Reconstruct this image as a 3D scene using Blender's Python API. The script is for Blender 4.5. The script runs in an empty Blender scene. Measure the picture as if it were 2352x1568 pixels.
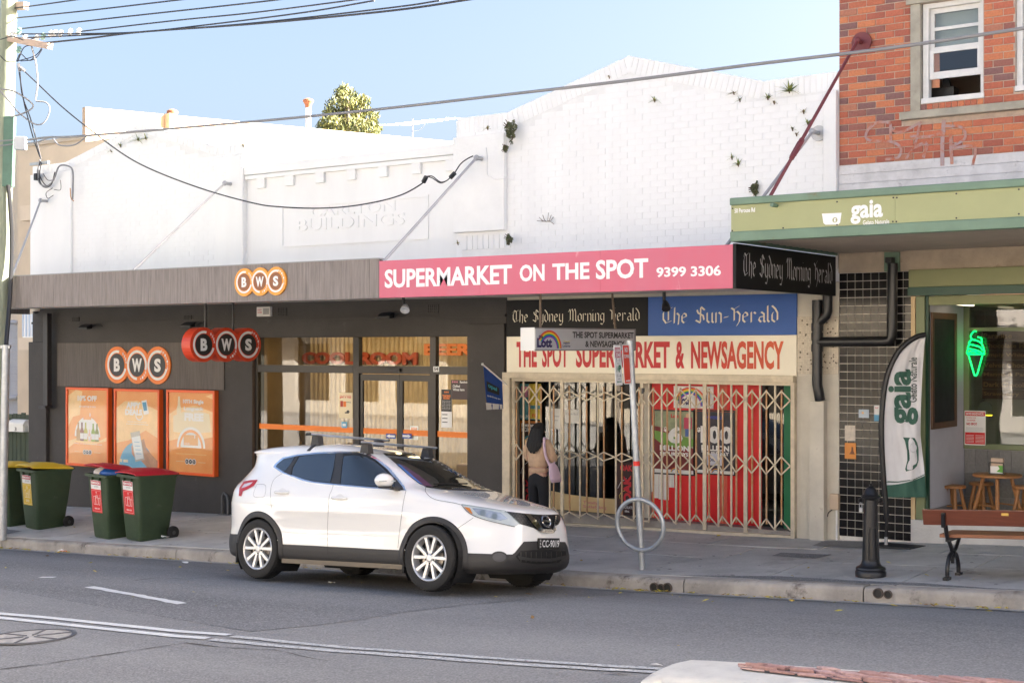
import bpy, bmesh, math, random
from math import sin, cos, pi, radians, sqrt, atan2
from mathutils import Vector, Matrix
from mathutils.bvhtree import BVHTree
from mathutils.geometry import delaunay_2d_cdt, tessellate_polygon
random.seed(7)
SC = bpy.context.scene
COL = SC.collection
V3 = Vector

# ---------------------------------------------------------------- camera
F, HY, CX, H = 3267.0, 800.0, 1176.0, 2.70      # focal length and horizon in pixels of a 2352 px wide view
PSI = radians(35.5)
SP, CP = sin(PSI), cos(PSI)
CAM = V3((0, 0, H))
cd = bpy.data.cameras.new('camera'); co = bpy.data.objects.new('camera', cd); COL.objects.link(co)
cd.sensor_width = 36; cd.lens = 36 * F / 2352; cd.shift_y = (HY - 784) / 2352
cd.clip_end = 2000; cd.clip_start = .05
co.location = CAM; co.rotation_euler = (radians(90), 0, PSI)
SC.camera = co

# ---------------------------------------------------------------- sky, sun, exposure
SUN_AZ = V3((.80, .60, 0)).normalized(); SUN_EL = radians(23)
wd = bpy.data.worlds.new('World'); SC.world = wd; wd.use_nodes = True
nt = wd.node_tree; bg = nt.nodes['Background']
sky = nt.nodes.new('ShaderNodeTexSky'); sky.sky_type = 'NISHITA'; sky.sun_disc = False
sky.sun_elevation = SUN_EL; sky.sun_rotation = atan2(SUN_AZ.x, SUN_AZ.y)
sky.air_density = .7; sky.dust_density = 6.0; sky.ozone_density = .1
nt.links.new(sky.outputs[0], bg.inputs[0]); bg.inputs[1].default_value = .05
sl = bpy.data.lights.new('sun', 'SUN'); so = bpy.data.objects.new('sun', sl); COL.objects.link(so)
sl.energy = 5.0; sl.angle = radians(.5); sl.color = (1, .91, .79)
sdir = -(SUN_AZ * cos(SUN_EL) + V3((0, 0, sin(SUN_EL))))
so.rotation_euler = sdir.to_track_quat('-Z', 'Y').to_euler(); so.location = (20, 20, 30)
vs = SC.view_settings; vs.view_transform = 'Standard'; vs.look = 'None'; vs.exposure = 3.2; vs.gamma = 1
vs.use_white_balance = True; vs.white_balance_temperature = 6200; vs.white_balance_tint = 10
SC.cycles.use_denoising = True
SC.cycles.max_bounces = 8; SC.cycles.transparent_max_bounces = 12; SC.cycles.caustics_reflective = False

# ---------------------------------------------------------------- pixels to places
def ray(p):
    u = (p[0] - CX) / F
    return V3((CP * u - SP, SP * u + CP, (HY - p[1]) / F))
def W(p, Y): r = ray(p); return CAM + r * (Y / r.y)          # on the plane y = Y
def WX(p, X): r = ray(p); return CAM + r * (X / r.x)
def WD(p, d): return CAM + ray(p) * d
def crop(x0, y0, s): return lambda x, y: ((x0 + x / s) / 1.7415, (y0 + y / s) / 1.7415)
A1 = crop(0, 0, 1.5684); A2 = crop(1000, 300, 1.96); A3 = crop(1800, 200, 1.7425); A4 = crop(2800, 0, 1.5679)
A5 = crop(0, 1000, 1.7419); A6 = crop(900, 1000, 1.7418); A7 = crop(1900, 1000, 1.7423); A8 = crop(2800, 900, 1.5679)
D1 = crop(0, 1800, 1.6845); D2 = crop(880, 1700, 2.2402); D3 = crop(1500, 1700, 2.24); D4 = crop(2200, 1700, 1.96)
D5 = crop(3100, 1800, 1.6837); D6 = crop(1000, 2200, 1.47); D7 = crop(2000, 1450, 2.0911); D8 = crop(3400, 1100, 1.5675)
E1 = crop(2400, 2500, 1.3868); E2 = crop(3350, 0, 3.135); E4 = crop(200, 1500, 3.36)

def lerpt(tab, x):
    if x <= tab[0][0]:
        a, b = tab[0], tab[1]
    elif x >= tab[-1][0]:
        a, b = tab[-2], tab[-1]
    else:
        for a, b in zip(tab, tab[1:]):
            if x <= b[0]: break
    t = (x - a[0]) / (b[0] - a[0])
    return a[1] + (b[1] - a[1]) * t
YK, YB = 13.75, 17.0                      # kerb line, building line
KERB = [(-26, -.60), (-19.85, -.34), (-14.57, -.115), (-8, .15), (-4.06, .367), (0, .58)]
BASE = [(-26, -.42), (-22.6, -.28), (-17.9, -.13), (-11.16, .19), (-7.7, .25), (-7, .29), (-4.78, .40), (0, .63)]
PROF = [(-9, -.03), (2, .10), (5, .20), (8.7, .235), (10, .22), (11.5, .175), (12.53, .11), (13.75, 0)]
def zk(x): return lerpt(KERB, max(-60, min(x, 14)))
def zb(x): return lerpt(BASE, max(-60, min(x, 14)))
def zroad(x, y): return zk(x) - .155 + lerpt(PROF, y)
def zpath(x, y): t = (y - YK) / (YB - YK); return zk(x) * (1 - t) + zb(x) * t
def ground(x, y): return zroad(x, y) if y < YK else zpath(x, y)
def G(p, f=ground):
    r = ray(p); lo, hi = 2.0, 60.0
    for _ in range(50):
        m = (lo + hi) / 2; q = CAM + r * m
        if q.z > f(q.x, q.y): lo = m
        else: hi = m
    return CAM + r * lo

# ---------------------------------------------------------------- materials
MAT = {}
def lk(nt, a, b): nt.links.new(a, b)
def M(name, col, rough=.6, metal=0, var=0, scale=6, col2=None, bump=0, bscale=60, coat=0, emit=0, stretch=None, spec=.5, dirt=None, alpha=None):
    if name in MAT: return MAT[name]
    m = bpy.data.materials.new(name); m.use_nodes = True; MAT[name] = m
    nt = m.node_tree; b = nt.nodes['Principled BSDF']
    b.inputs['Roughness'].default_value = rough; b.inputs['Metallic'].default_value = metal
    b.inputs['Specular IOR Level'].default_value = spec
    c = (*col, 1); b.inputs['Base Color'].default_value = c
    if coat: b.inputs['Coat Weight'].default_value = coat; b.inputs['Coat Roughness'].default_value = .03
    if emit: b.inputs['Emission Color'].default_value = c; b.inputs['Emission Strength'].default_value = emit
    if var or bump or dirt:
        tc = nt.nodes.new('ShaderNodeTexCoord'); mp = nt.nodes.new('ShaderNodeMapping')
        lk(nt, tc.outputs['Object'], mp.inputs[0])
        if stretch: mp.inputs['Scale'].default_value = stretch
        out = None
        if var:
            n = nt.nodes.new('ShaderNodeTexNoise'); n.inputs['Scale'].default_value = scale; n.inputs['Detail'].default_value = 6; n.inputs['Roughness'].default_value = .65
            lk(nt, mp.outputs[0], n.inputs['Vector'])
            r = nt.nodes.new('ShaderNodeValToRGB'); r.color_ramp.elements[0].position = .3; r.color_ramp.elements[1].position = .72
            d = col2 or tuple(x * (1 - var) for x in col)
            r.color_ramp.elements[0].color = (*d, 1); r.color_ramp.elements[1].color = (*[min(1, x * (1 + (0 if col2 else var * .6))) for x in col], 1)
            lk(nt, n.outputs[0], r.inputs[0]); out = r.outputs[0]
        if dirt:                                    # (colour, scale, threshold): stains with a shape of their own
            n2 = nt.nodes.new('ShaderNodeTexNoise'); n2.inputs['Scale'].default_value = dirt[1]; n2.inputs['Detail'].default_value = 8; n2.inputs['Roughness'].default_value = .7
            lk(nt, mp.outputs[0], n2.inputs['Vector'])
            r2 = nt.nodes.new('ShaderNodeValToRGB'); r2.color_ramp.elements[0].position = dirt[2]; r2.color_ramp.elements[1].position = min(1, dirt[2] + .12)
            r2.color_ramp.elements[0].color = (0, 0, 0, 1); r2.color_ramp.elements[1].color = (1, 1, 1, 1)
            lk(nt, n2.outputs[0], r2.inputs[0])
            mx = nt.nodes.new('ShaderNodeMix'); mx.data_type = 'RGBA'
            lk(nt, r2.outputs[0], mx.inputs['Factor'])
            if out: lk(nt, out, mx.inputs['A'])
            else: mx.inputs['A'].default_value = c
            mx.inputs['B'].default_value = (*dirt[0], 1); out = mx.outputs['Result']
        if out: lk(nt, out, b.inputs['Base Color'])
        if bump:
            n3 = nt.nodes.new('ShaderNodeTexNoise'); n3.inputs['Scale'].default_value = bscale; n3.inputs['Detail'].default_value = 4
            lk(nt, mp.outputs[0], n3.inputs['Vector'])
            bp = nt.nodes.new('ShaderNodeBump'); bp.inputs['Strength'].default_value = bump; bp.inputs['Distance'].default_value = .01
            lk(nt, n3.outputs[0], bp.inputs['Height']); lk(nt, bp.outputs[0], b.inputs['Normal'])
    return m
def ramp_mat(name, cols, src='object', rough=.8, bump=.5):
    m = bpy.data.materials.new(name); m.use_nodes = True; MAT[name] = m
    nt = m.node_tree; b = nt.nodes['Principled BSDF']; b.inputs['Roughness'].default_value = rough
    if src == 'object': s = nt.nodes.new('ShaderNodeObjectInfo').outputs['Random']
    else: s = nt.nodes.new('ShaderNodeNewGeometry').outputs['Random Per Island']
    r = nt.nodes.new('ShaderNodeValToRGB'); r.color_ramp.interpolation = 'CONSTANT'
    while len(r.color_ramp.elements) < len(cols): r.color_ramp.elements.new(.5)
    for i, c in enumerate(cols): r.color_ramp.elements[i].position = i / len(cols); r.color_ramp.elements[i].color = (*c, 1)
    lk(nt, s, r.inputs[0])
    tc = nt.nodes.new('ShaderNodeTexCoord'); n = nt.nodes.new('ShaderNodeTexNoise'); n.inputs['Scale'].default_value = 38; n.inputs['Detail'].default_value = 6
    g = nt.nodes.new('ShaderNodeNewGeometry'); lk(nt, g.outputs['Position'], n.inputs['Vector'])
    hs = nt.nodes.new('ShaderNodeMapRange'); hs.inputs[3].default_value = .62; hs.inputs[4].default_value = 1.3; lk(nt, n.outputs[0], hs.inputs[0])
    mx = nt.nodes.new('ShaderNodeMix'); mx.data_type = 'RGBA'; mx.blend_type = 'MULTIPLY'; mx.inputs['Factor'].default_value = 1
    lk(nt, r.outputs[0], mx.inputs['A']); lk(nt, hs.outputs[0], mx.inputs['B']); lk(nt, mx.outputs['Result'], b.inputs['Base Color'])
    if bump:
        bp = nt.nodes.new('ShaderNodeBump'); bp.inputs['Strength'].default_value = bump; bp.inputs['Distance'].default_value = .006
        lk(nt, n.outputs[0], bp.inputs['Height']); lk(nt, bp.outputs[0], b.inputs['Normal'])
    return m
def glass_mat(name, tint, base_refl, rough=.01):
    m = bpy.data.materials.new(name); m.use_nodes = True; MAT[name] = m
    nt = m.node_tree; nt.nodes.remove(nt.nodes['Principled BSDF']); out = nt.nodes['Material Output']
    t = nt.nodes.new('ShaderNodeBsdfTransparent'); t.inputs[0].default_value = (*tint, 1)
    g = nt.nodes.new('ShaderNodeBsdfGlossy'); g.inputs['Roughness'].default_value = rough
    lw = nt.nodes.new('ShaderNodeFresnel'); lw.inputs[0].default_value = 1.5
    ad = nt.nodes.new('ShaderNodeMath'); ad.operation = 'ADD'; ad.inputs[1].default_value = base_refl; ad.use_clamp = True
    lk(nt, lw.outputs[0], ad.inputs[0])
    gm = nt.nodes.new('ShaderNodeNewGeometry'); iv = nt.nodes.new('ShaderNodeMath'); iv.operation = 'SUBTRACT'; iv.inputs[0].default_value = 1; lk(nt, gm.outputs['Backfacing'], iv.inputs[1])
    ml = nt.nodes.new('ShaderNodeMath'); ml.operation = 'MULTIPLY'; lk(nt, ad.outputs[0], ml.inputs[0]); lk(nt, iv.outputs[0], ml.inputs[1]); ad = ml
    mx = nt.nodes.new('ShaderNodeMixShader'); lk(nt, ad.outputs[0], mx.inputs[0]); lk(nt, t.outputs[0], mx.inputs[1]); lk(nt, g.outputs[0], mx.inputs[2])
    lk(nt, mx.outputs[0], out.inputs[0]); return m
def asphalt(name, lo, hi, speck=(.32, .31, .30)):
    m = bpy.data.materials.new(name); m.use_nodes = True; MAT[name] = m
    nt = m.node_tree; b = nt.nodes['Principled BSDF']; b.inputs['Roughness'].default_value = .85
    g = nt.nodes.new('ShaderNodeNewGeometry')
    n1 = nt.nodes.new('ShaderNodeTexNoise'); n1.inputs['Scale'].default_value = .55; n1.inputs['Detail'].default_value = 7; n1.inputs['Roughness'].default_value = .6
    n2 = nt.nodes.new('ShaderNodeTexNoise'); n2.inputs['Scale'].default_value = 55; n2.inputs['Detail'].default_value = 3
    vo = nt.nodes.new('ShaderNodeTexVoronoi'); vo.inputs['Scale'].default_value = 70
    mq = nt.nodes.new('ShaderNodeMapping'); mq.inputs['Scale'].default_value = (.22, 1.3, 1); lk(nt, g.outputs['Position'], mq.inputs[0]); lk(nt, mq.outputs[0], n1.inputs['Vector'])
    for n in (n2, vo): lk(nt, g.outputs['Position'], n.inputs['Vector'])
    r = nt.nodes.new('ShaderNodeValToRGB'); r.color_ramp.elements[0].position = .3; r.color_ramp.elements[1].position = .7
    r.color_ramp.elements[0].color = (*lo, 1); r.color_ramp.elements[1].color = (*hi, 1); lk(nt, n1.outputs[0], r.inputs[0])
    mr = nt.nodes.new('ShaderNodeMapRange'); mr.inputs[3].default_value = .25; mr.inputs[4].default_value = 1.75; lk(nt, n2.outputs[0], mr.inputs[0])
    mu = nt.nodes.new('ShaderNodeMix'); mu.data_type = 'RGBA'; mu.blend_type = 'MULTIPLY'; mu.inputs['Factor'].default_value = 1
    lk(nt, r.outputs[0], mu.inputs['A']); lk(nt, mr.outputs[0], mu.inputs['B'])
    gt = nt.nodes.new('ShaderNodeMath'); gt.operation = 'GREATER_THAN'; gt.inputs[1].default_value = .80
    sp = nt.nodes.new('ShaderNodeSeparateColor'); lk(nt, vo.outputs['Color'], sp.inputs[0]); lk(nt, sp.outputs[0], gt.inputs[0])
    f2 = nt.nodes.new('ShaderNodeMath'); f2.operation = 'MULTIPLY'; f2.inputs[1].default_value = .75; lk(nt, gt.outputs[0], f2.inputs[0])
    mx = nt.nodes.new('ShaderNodeMix'); mx.data_type = 'RGBA'; mx.inputs['B'].default_value = (*speck, 1)
    lk(nt, f2.outputs[0], mx.inputs['Factor']); lk(nt, mu.outputs['Result'], mx.inputs['A']); lk(nt, mx.outputs['Result'], b.inputs['Base Color'])
    bp = nt.nodes.new('ShaderNodeBump'); bp.inputs['Strength'].default_value = .6; bp.inputs['Distance'].default_value = .006
    lk(nt, n2.outputs[0], bp.inputs['Height']); lk(nt, bp.outputs[0], b.inputs['Normal']); return m

white = M('white paint', (.80, .80, .79), .55, var=.05, scale=3)
off_white = M('off white print', (.78, .76, .70), .5)
black = M('black', (.012, .012, .013), .4)
black_metal = M('black iron', (.012, .012, .014), .35, bump=.25, bscale=90)
glass = glass_mat('shop glass', (.93, .95, .93), .03)
dark_glass = glass_mat('dim shop glass', (.8, .82, .8), .04)

# ---------------------------------------------------------------- objects
ORG = {}
def tag(o, label=None, cat=None, group=None, kind=None):
    if label: o['label'] = label
    if cat: o['category'] = cat
    if group: o['group'] = group
    if kind: o['kind'] = kind
    return o
def thing(name, label, cat, loc=(0, 0, 0), group=None, kind=None, mw=None):
    o = bpy.data.objects.new(name, None); COL.objects.link(o); o.empty_display_size = .1
    if mw is not None: o.matrix_world = mw; ORG[o] = V3((0, 0, 0))
    else: o.location = loc; ORG[o] = V3(loc)
    return tag(o, label, cat, group, kind)
def link(name, me, mat, parent=None):
    o = bpy.data.objects.new(name, me); COL.objects.link(o)
    if mat is not None and not me.materials: me.materials.append(mat)
    if parent is not None: o.parent = parent; ORG[o] = ORG[parent]
    else: ORG[o] = V3((0, 0, 0))
    return o
class MB:
    def __init__(s): s.v = []; s.f = []
    def add(s, vs, fs):
        n = len(s.v); s.v += [V3(x) for x in vs]; s.f += [tuple(i + n for i in f) for f in fs]; return s
    def box(s, a, b):
        x0, x1 = sorted((a[0], b[0])); y0, y1 = sorted((a[1], b[1])); z0, z1 = sorted((a[2], b[2]))
        return s.add([(x0, y0, z0), (x1, y0, z0), (x1, y1, z0), (x0, y1, z0), (x0, y0, z1), (x1, y0, z1), (x1, y1, z1), (x0, y1, z1)],
                     [(0, 3, 2, 1), (4, 5, 6, 7), (0, 1, 5, 4), (1, 2, 6, 5), (2, 3, 7, 6), (3, 0, 4, 7)])
    def hexa(s, p):            # 8 corners: bottom ring, top ring
        return s.add(p, [(0, 3, 2, 1), (4, 5, 6, 7), (0, 1, 5, 4), (1, 2, 6, 5), (2, 3, 7, 6), (3, 0, 4, 7)])
    def bar(s, p, q, w, h, up=(0, 0, 1)):
        p, q = V3(p), V3(q); d = (q - p).normalized(); a = d.cross(V3(up))
        if a.length < 1e-4: a = d.cross(V3((0, 1, 0)))
        a.normalize(); b = a.cross(d).normalized(); a *= w / 2; b *= h / 2
        return s.hexa([p - a - b, p + a - b, q + a - b, q - a - b, p - a + b, p + a + b, q + a + b, q - a + b])
    def prism(s, poly, d):     # planar polygon extruded by vector d
        n = len(poly); d = V3(d); P = [V3(x) for x in poly]
        tris = tessellate_polygon([P])
        s.add(P + [x + d for x in P], [tuple(t) for t in tris] + [tuple(i + n for i in reversed(t)) for t in tris] + [(i, (i + 1) % n, (i + 1) % n + n, i + n) for i in range(n)])
        return s
    def flat(s, poly):
        P = [V3(x) for x in poly]; return s.add(P, [tuple(t) for t in tessellate_polygon([P])])
    def tube(s, pts, r, n=8, cap=True):
        pts = [V3(p) for p in pts]; m = len(pts); rs = r if isinstance(r, (list, tuple)) else [r] * m
        base = len(s.v); prev = None
        for i, p in enumerate(pts):
            t = (pts[min(i + 1, m - 1)] - pts[max(i - 1, 0)]).normalized()
            if prev is None:
                a = t.orthogonal().normalized()
            else:
                a = prev - t * prev.dot(t)
                a = a.normalized() if a.length > 1e-6 else t.orthogonal().normalized()
            prev = a; b = t.cross(a)
            for k in range(n): s.v.append(p + (a * cos(2 * pi * k / n) + b * sin(2 * pi * k / n)) * rs[i])
        for i in range(m - 1):
            for k in range(n):
                s.f.append((base + i * n + k, base + i * n + (k + 1) % n, base + (i + 1) * n + (k + 1) % n, base + (i + 1) * n + k))
        if cap: s.f.append(tuple(base + k for k in reversed(range(n)))); s.f.append(tuple(base + (m - 1) * n + k for k in range(n)))
        return s
    def lathe(s, prof, O=(0, 0, 0), ax=(0, 0, 1), n=24, closed=False):   # prof: (radius, height)
        O = V3(O); ax = V3(ax).normalized(); a = ax.orthogonal().normalized(); b = ax.cross(a); base = len(s.v); m = len(prof)
        for r, h in prof:
            for k in range(n): s.v.append(O + ax * h + (a * cos(2 * pi * k / n) + b * sin(2 * pi * k / n)) * max(r, 1e-5))
        for i in range(m if closed else m - 1):
            j = (i + 1) % m
            for k in range(n): s.f.append((base + i * n + k, base + i * n + (k + 1) % n, base + j * n + (k + 1) % n, base + j * n + k))
        return s
    def disc(s, O, N, r, n=24, th=0):
        O = V3(O); N = V3(N).normalized(); a = N.orthogonal().normalized(); b = N.cross(a)
        P = [O + (a * cos(2 * pi * k / n) + b * sin(2 * pi * k / n)) * r for k in range(n)]
        if th: return s.prism(P, N * th)
        return s.flat(P)
    def blob(s, O, rx, ry, rz, n=10, m=6, jit=0):
        O = V3(O); base = len(s.v)
        for i in range(m + 1):
            th = pi * i / m
            for k in range(n):
                j = 1 + random.uniform(-jit, jit)
                s.v.append(O + V3((rx * sin(th) * cos(2 * pi * k / n), ry * sin(th) * sin(2 * pi * k / n), rz * cos(th))) * j)
        for i in range(m):
            for k in range(n): s.f.append((base + i * n + k, base + (i + 1) * n + k, base + (i + 1) * n + (k + 1) % n, base + i * n + (k + 1) % n))
        return s
    def build(s, name, mat, parent=None, smooth=False, bevel=0, local=False):
        me = bpy.data.meshes.new(name); o_ = ORG[parent] if parent is not None and not local else V3((0, 0, 0))
        me.from_pydata([tuple(v - o_) for v in s.v], [], s.f); me.update()
        bm = bmesh.new(); bm.from_mesh(me)
        bmesh.ops.recalc_face_normals(bm, faces=bm.faces)
        if bevel:
            es = [e for e in bm.edges if len(e.link_faces) == 2 and e.calc_face_angle(0) > .6]
            bmesh.ops.bevel(bm, geom=es, offset=bevel, segments=2, affect='EDGES', clamp_overlap=True, profile=.6)
        bm.to_mesh(me); bm.free()
        if smooth:
            me.polygons.foreach_set('use_smooth', [True] * len(me.polygons))
            if smooth != 'full':
                for e in me.edges: pass
                me.set_sharp_from_angle(angle=radians(40))
        return link(name, me, mat, parent)
def box(name, a, b, mat, parent=None, bevel=0): return MB().box(a, b).build(name, mat, parent, bevel=bevel)
def bez(p, n=10):              # smooth curve through points (Catmull-Rom)
    p = [V3(x) for x in p]; q = [p[0] * 2 - p[1]] + p + [p[-1] * 2 - p[-2]]; out = []
    for i in range(1, len(q) - 2):
        a, b, c, d = q[i - 1:i + 3]
        for k in range(n):
            t = k / n; out.append(.5 * ((2 * b) + (c - a) * t + (2 * a - 5 * b + 4 * c - d) * t * t + (3 * b - a - 3 * c + d) * t ** 3))
    return out + [p[-1]]
def copy_tree(o, parent=None):
    c = o.copy(); COL.objects.link(c); c.parent = parent; ORG[c] = ORG.get(o, V3((0, 0, 0)))
    for ch in list(o.children): copy_tree(ch, c)
    return c
def rect(K, x0, y0, x1, y1, Y):          # a level rectangle on the plane y = Y
    xm, ym = (x0 + x1) / 2, (y0 + y1) / 2
    return W(K(x0, ym), Y).x, W(K(x1, ym), Y).x, W(K(xm, y1), Y).z, W(K(xm, y0), Y).z
def fpoly(K, pts, Y): return [W(K(*p), Y) for p in pts]

# ---------------------------------------------------------------- lettering and flat print
_tc = {}
def text_mesh(s, bold=0.0, space=1.0):
    key = (s, bold, space)
    if key not in _tc:
        cu = bpy.data.curves.new('t', 'FONT'); cu.body = s; cu.resolution_u = 3; cu.offset = bold; cu.space_character = space; cu.fill_mode = 'FRONT'
        o = bpy.data.objects.new('t', cu); COL.objects.link(o); bpy.context.view_layer.update()
        me = bpy.data.meshes.new_from_object(o.evaluated_get(bpy.context.evaluated_depsgraph_get()))
        vs = [tuple(v.co) for v in me.vertices]; fs = [tuple(p.vertices) for p in me.polygons]
        bpy.data.objects.remove(o); bpy.data.curves.remove(cu); bpy.data.meshes.remove(me)
        x0 = min(v[0] for v in vs); x1 = max(v[0] for v in vs); y0 = min(v[1] for v in vs); y1 = max(v[1] for v in vs)
        _tc[key] = ([((v[0] - x0) / (x1 - x0), (v[1] - y0) / (y1 - y0)) for v in vs], fs)
    return _tc[key]
GL = {'n': (.5, [[(0, 1), (0, 0)], [(0, .8), (.3, 1.02), (.5, .85), (.5, 0)]]), 'h': (.5, [[(.05, 1.6), (0, 0)], [(0, .8), (.3, 1.02), (.5, .8), (.42, -.15)]]),
 'e': (.5, [[(0, .5), (.45, .66), (.4, .9), (.2, 1), (0, .75), (0, .2), (.2, 0), (.48, .2)]]), 'r': (.42, [[(0, 1), (0, 0)], [(0, .8), (.28, 1), (.42, .85)]]),
 'd': (.5, [[(.1, .95), (0, .75), (0, .2), (.25, 0), (.5, .2), (.5, .9), (.3, 1.3), (0, 1.6)]]), 'y': (.5, [[(0, 1), (0, .2), (.2, 0), (.5, .15)], [(.5, 1), (.5, -.1), (.3, -.45), (.02, -.4)]]),
 'o': (.5, [[(.25, 1), (0, .75), (0, .2), (.25, 0), (.5, .25), (.5, .8), (.25, 1)]]), 'g': (.5, [[(.5, .9), (.2, 1), (0, .75), (0, .3), (.2, .1), (.5, .3)], [(.5, 1), (.5, -.15), (.25, -.45), (0, -.35)]]),
 'a': (.55, [[(.05, .85), (.25, 1), (.5, .8), (.5, .1), (.6, 0)], [(.5, .58), (.1, .5), (0, .25), (.2, 0), (.5, .2)]]), 'l': (.12, [[(0, 1.6), (0, .15), (.14, 0)]]),
 'i': (.12, [[(0, 1), (0, .12), (.12, 0)], [(-.03, 1.38), (.05, 1.42)]]), 'u': (.58, [[(0, 1), (0, .2), (.2, 0), (.5, .2)], [(.5, 1), (.5, .12), (.62, 0)]]),
 'T': (.85, [[(-.05, 1.3), (.2, 1.58), (.55, 1.42), (.95, 1.62)], [(.3, 1.5), (.02, 1.05), (.02, .4), (.3, 0), (.85, .22)], [(.55, 1.4), (.55, .3)]]),
 'S': (.8, [[(.85, 1.3), (.5, 1.62), (.08, 1.3), (.2, 1.0), (.7, .72), (.78, .3), (.4, 0), (-.05, .25)], [(.45, 1.55), (.42, .1)]]),
 'M': (1.25, [[(-.02, 1.25), (.2, 1.58), (.3, 1.3), (.3, .2), (0, .02)], [(.3, 1.35), (.58, 1.62), (.72, 1.3), (.72, .05)], [(.72, 1.35), (1.0, 1.62), (1.15, 1.3), (1.15, .15), (1.3, 0)]]),
 'H': (.85, [[(.02, 1.45), (.3, 1.25), (.3, .2), (.02, -.02)], [(.3, .95), (.6, 1.1), (.85, .8), (.8, .1), (.55, -.35)], [(.3, 1.35), (.8, 1.65)]]), '-': (.4, [[(0, .5), (.4, .58)]]), ' ': (.35, [])}
def nib_text(s, w=.085, ang=38):
    """broad-nib blackletter: each stroke swept by a slanted pen edge; returns unit-box points, faces"""
    n = V3((cos(radians(ang)), sin(radians(ang)), 0)) * w; x = 0; vs = []; fs = []; k = 0
    for ch in s:
        adv, st = GL[ch]
        for poly in st:
            for a, b in zip(poly, poly[1:]):
                a = V3((a[0] + x, a[1], 0)); b = V3((b[0] + x, b[1], 0)); z = V3((0, 0, (k % 5) * .0006)); k += 1
                e = (b - a).normalized() * .015
                i = len(vs); vs += [a - e - n + z, a - e + n + z, b + e + n + z, b + e - n + z]; fs.append((i, i + 1, i + 2, i + 3))
        x += adv + .3
    x0 = min(v.x for v in vs); x1 = max(v.x for v in vs); y0 = min(v.y for v in vs); y1 = max(v.y for v in vs)
    return [((v.x - x0) / (x1 - x0), (v.y - y0) / (y1 - y0), v.z) for v in vs], fs
class Board:
    """flat print on a rectangle: O bottom-left corner, U and V its edges; layers are real, each 1.2 mm proud of the last"""
    def __init__(s, O, U, V, parent, lift=.002):
        s.O, s.U, s.V, s.p = V3(O), V3(U), V3(V), parent; s.N = s.U.cross(s.V).normalized(); s.k = lift; s.ar = s.V.length / s.U.length
    def P(s, u, v, k=0): return s.O + s.U * u + s.V * v + s.N * (s.k + .0012 * k)
    def poly(s, pts, mat, k=0, name='print'):
        return MB().flat([s.P(u, v, k) for u, v in pts]).build(name, mat, s.p)
    def rec(s, u0, v0, u1, v1, mat, k=0, name='print'): return s.poly([(u0, v0), (u1, v0), (u1, v1), (u0, v1)], mat, k, name)
    def circ(s, u, v, r, mat, k=0, n=28, a0=0, a1=360, name='print', r2=None):     # r in units of V
        ru, rv = r * s.ar, r
        if r2 is None:
            full = abs(a1 - a0) >= 360
            pts = [(u + ru * cos(radians(a0 + (a1 - a0) * i / n)), v + rv * sin(radians(a0 + (a1 - a0) * i / n))) for i in range(n + (0 if full else 1))]
            return s.poly(pts, mat, k, name)
        m = MB()
        for i in range(n):
            a, b = radians(a0 + (a1 - a0) * i / n), radians(a0 + (a1 - a0) * (i + 1) / n); q = r2 * s.ar
            m.add([s.P(u + ru * cos(a), v + rv * sin(a), k), s.P(u + ru * cos(b), v + rv * sin(b), k), s.P(u + q * cos(b), v + r2 * sin(b), k), s.P(u + q * cos(a), v + r2 * sin(a), k)], [(0, 1, 2, 3)])
        return m.build(name, mat, s.p)
    def stroke(s, pts, w, mat, k=0, name='print'):      # w in units of V
        m = MB(); q = [V3((a * 1.0 / s.ar, b, 0)) for a, b in pts]
        for i in range(len(q) - 1):
            d = (q[i + 1] - q[i])
            if d.length < 1e-6: continue
            d.normalize(); nn = V3((-d.y, d.x, 0)) * w / 2; d = d * w * .3
            c = [q[i] - nn - d, q[i + 1] - nn + d, q[i + 1] + nn + d, q[i] + nn - d]
            m.add([s.P(x.x * s.ar, x.y, k + (i % 3) * .3) for x in c], [(0, 1, 2, 3)])
        return m.build(name, mat, s.p)
    def text(s, t, u0, v0, u1, v1, mat, k=1, bold=.02, space=1.0, name='lettering'):
        vs, fs = text_mesh(t, bold, space)
        m = MB().add([s.P(u0 + (u1 - u0) * a, v0 + (v1 - v0) * b, k) for a, b in vs], fs); return m.build(name, mat, s.p)
    def black(s, t, u0, v0, u1, v1, mat, k=1, w=.085):
        vs, fs = nib_text(t, w)
        m = MB().add([s.P(u0 + (u1 - u0) * a, v0 + (v1 - v0) * b, k + z * 300) for a, b, z in vs], fs); return m.build('lettering', mat, s.p)
def fboard(r, Y, parent, lift=.002):     # board on the facade plane, r = X0, X1, Z0, Z1
    return Board((r[0], Y, r[2]), (r[1] - r[0], 0, 0), (0, 0, r[3] - r[2]), parent, lift)

# ================================================================ the setting: ground
asphalt('asphalt', (.175, .172, .17), (.28, .275, .265))
asphalt('asphalt dark', (.145, .143, .143), (.225, .222, .22))
concrete = M('concrete', (.58, .565, .53), .85, var=.22, scale=1.6, bump=.5, bscale=45, dirt=((.34, .32, .28), 2.2, .60))
concrete_old = M('old concrete', (.50, .485, .455), .9, var=.28, scale=1.3, bump=.7, bscale=38, dirt=((.29, .275, .25), 1.7, .56))
kerb_mat = M('kerb concrete', (.40, .365, .32), .9, var=.35, scale=2.2, bump=.7, bscale=40, dirt=((.14, .12, .10), 3.2, .55))
grime = M('joint grime', (.07, .065, .06), .95, var=.3)
line_mat = M('road paint', (.72, .72, .70), .7, var=.12, scale=14, bump=.4, bscale=70, dirt=((.2, .2, .2), 26, .64))
line_worn = M('worn road paint', (.55, .55, .54), .75, var=.2, scale=14, bump=.4, bscale=70, dirt=((.14, .14, .14), 34, .52))

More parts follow.
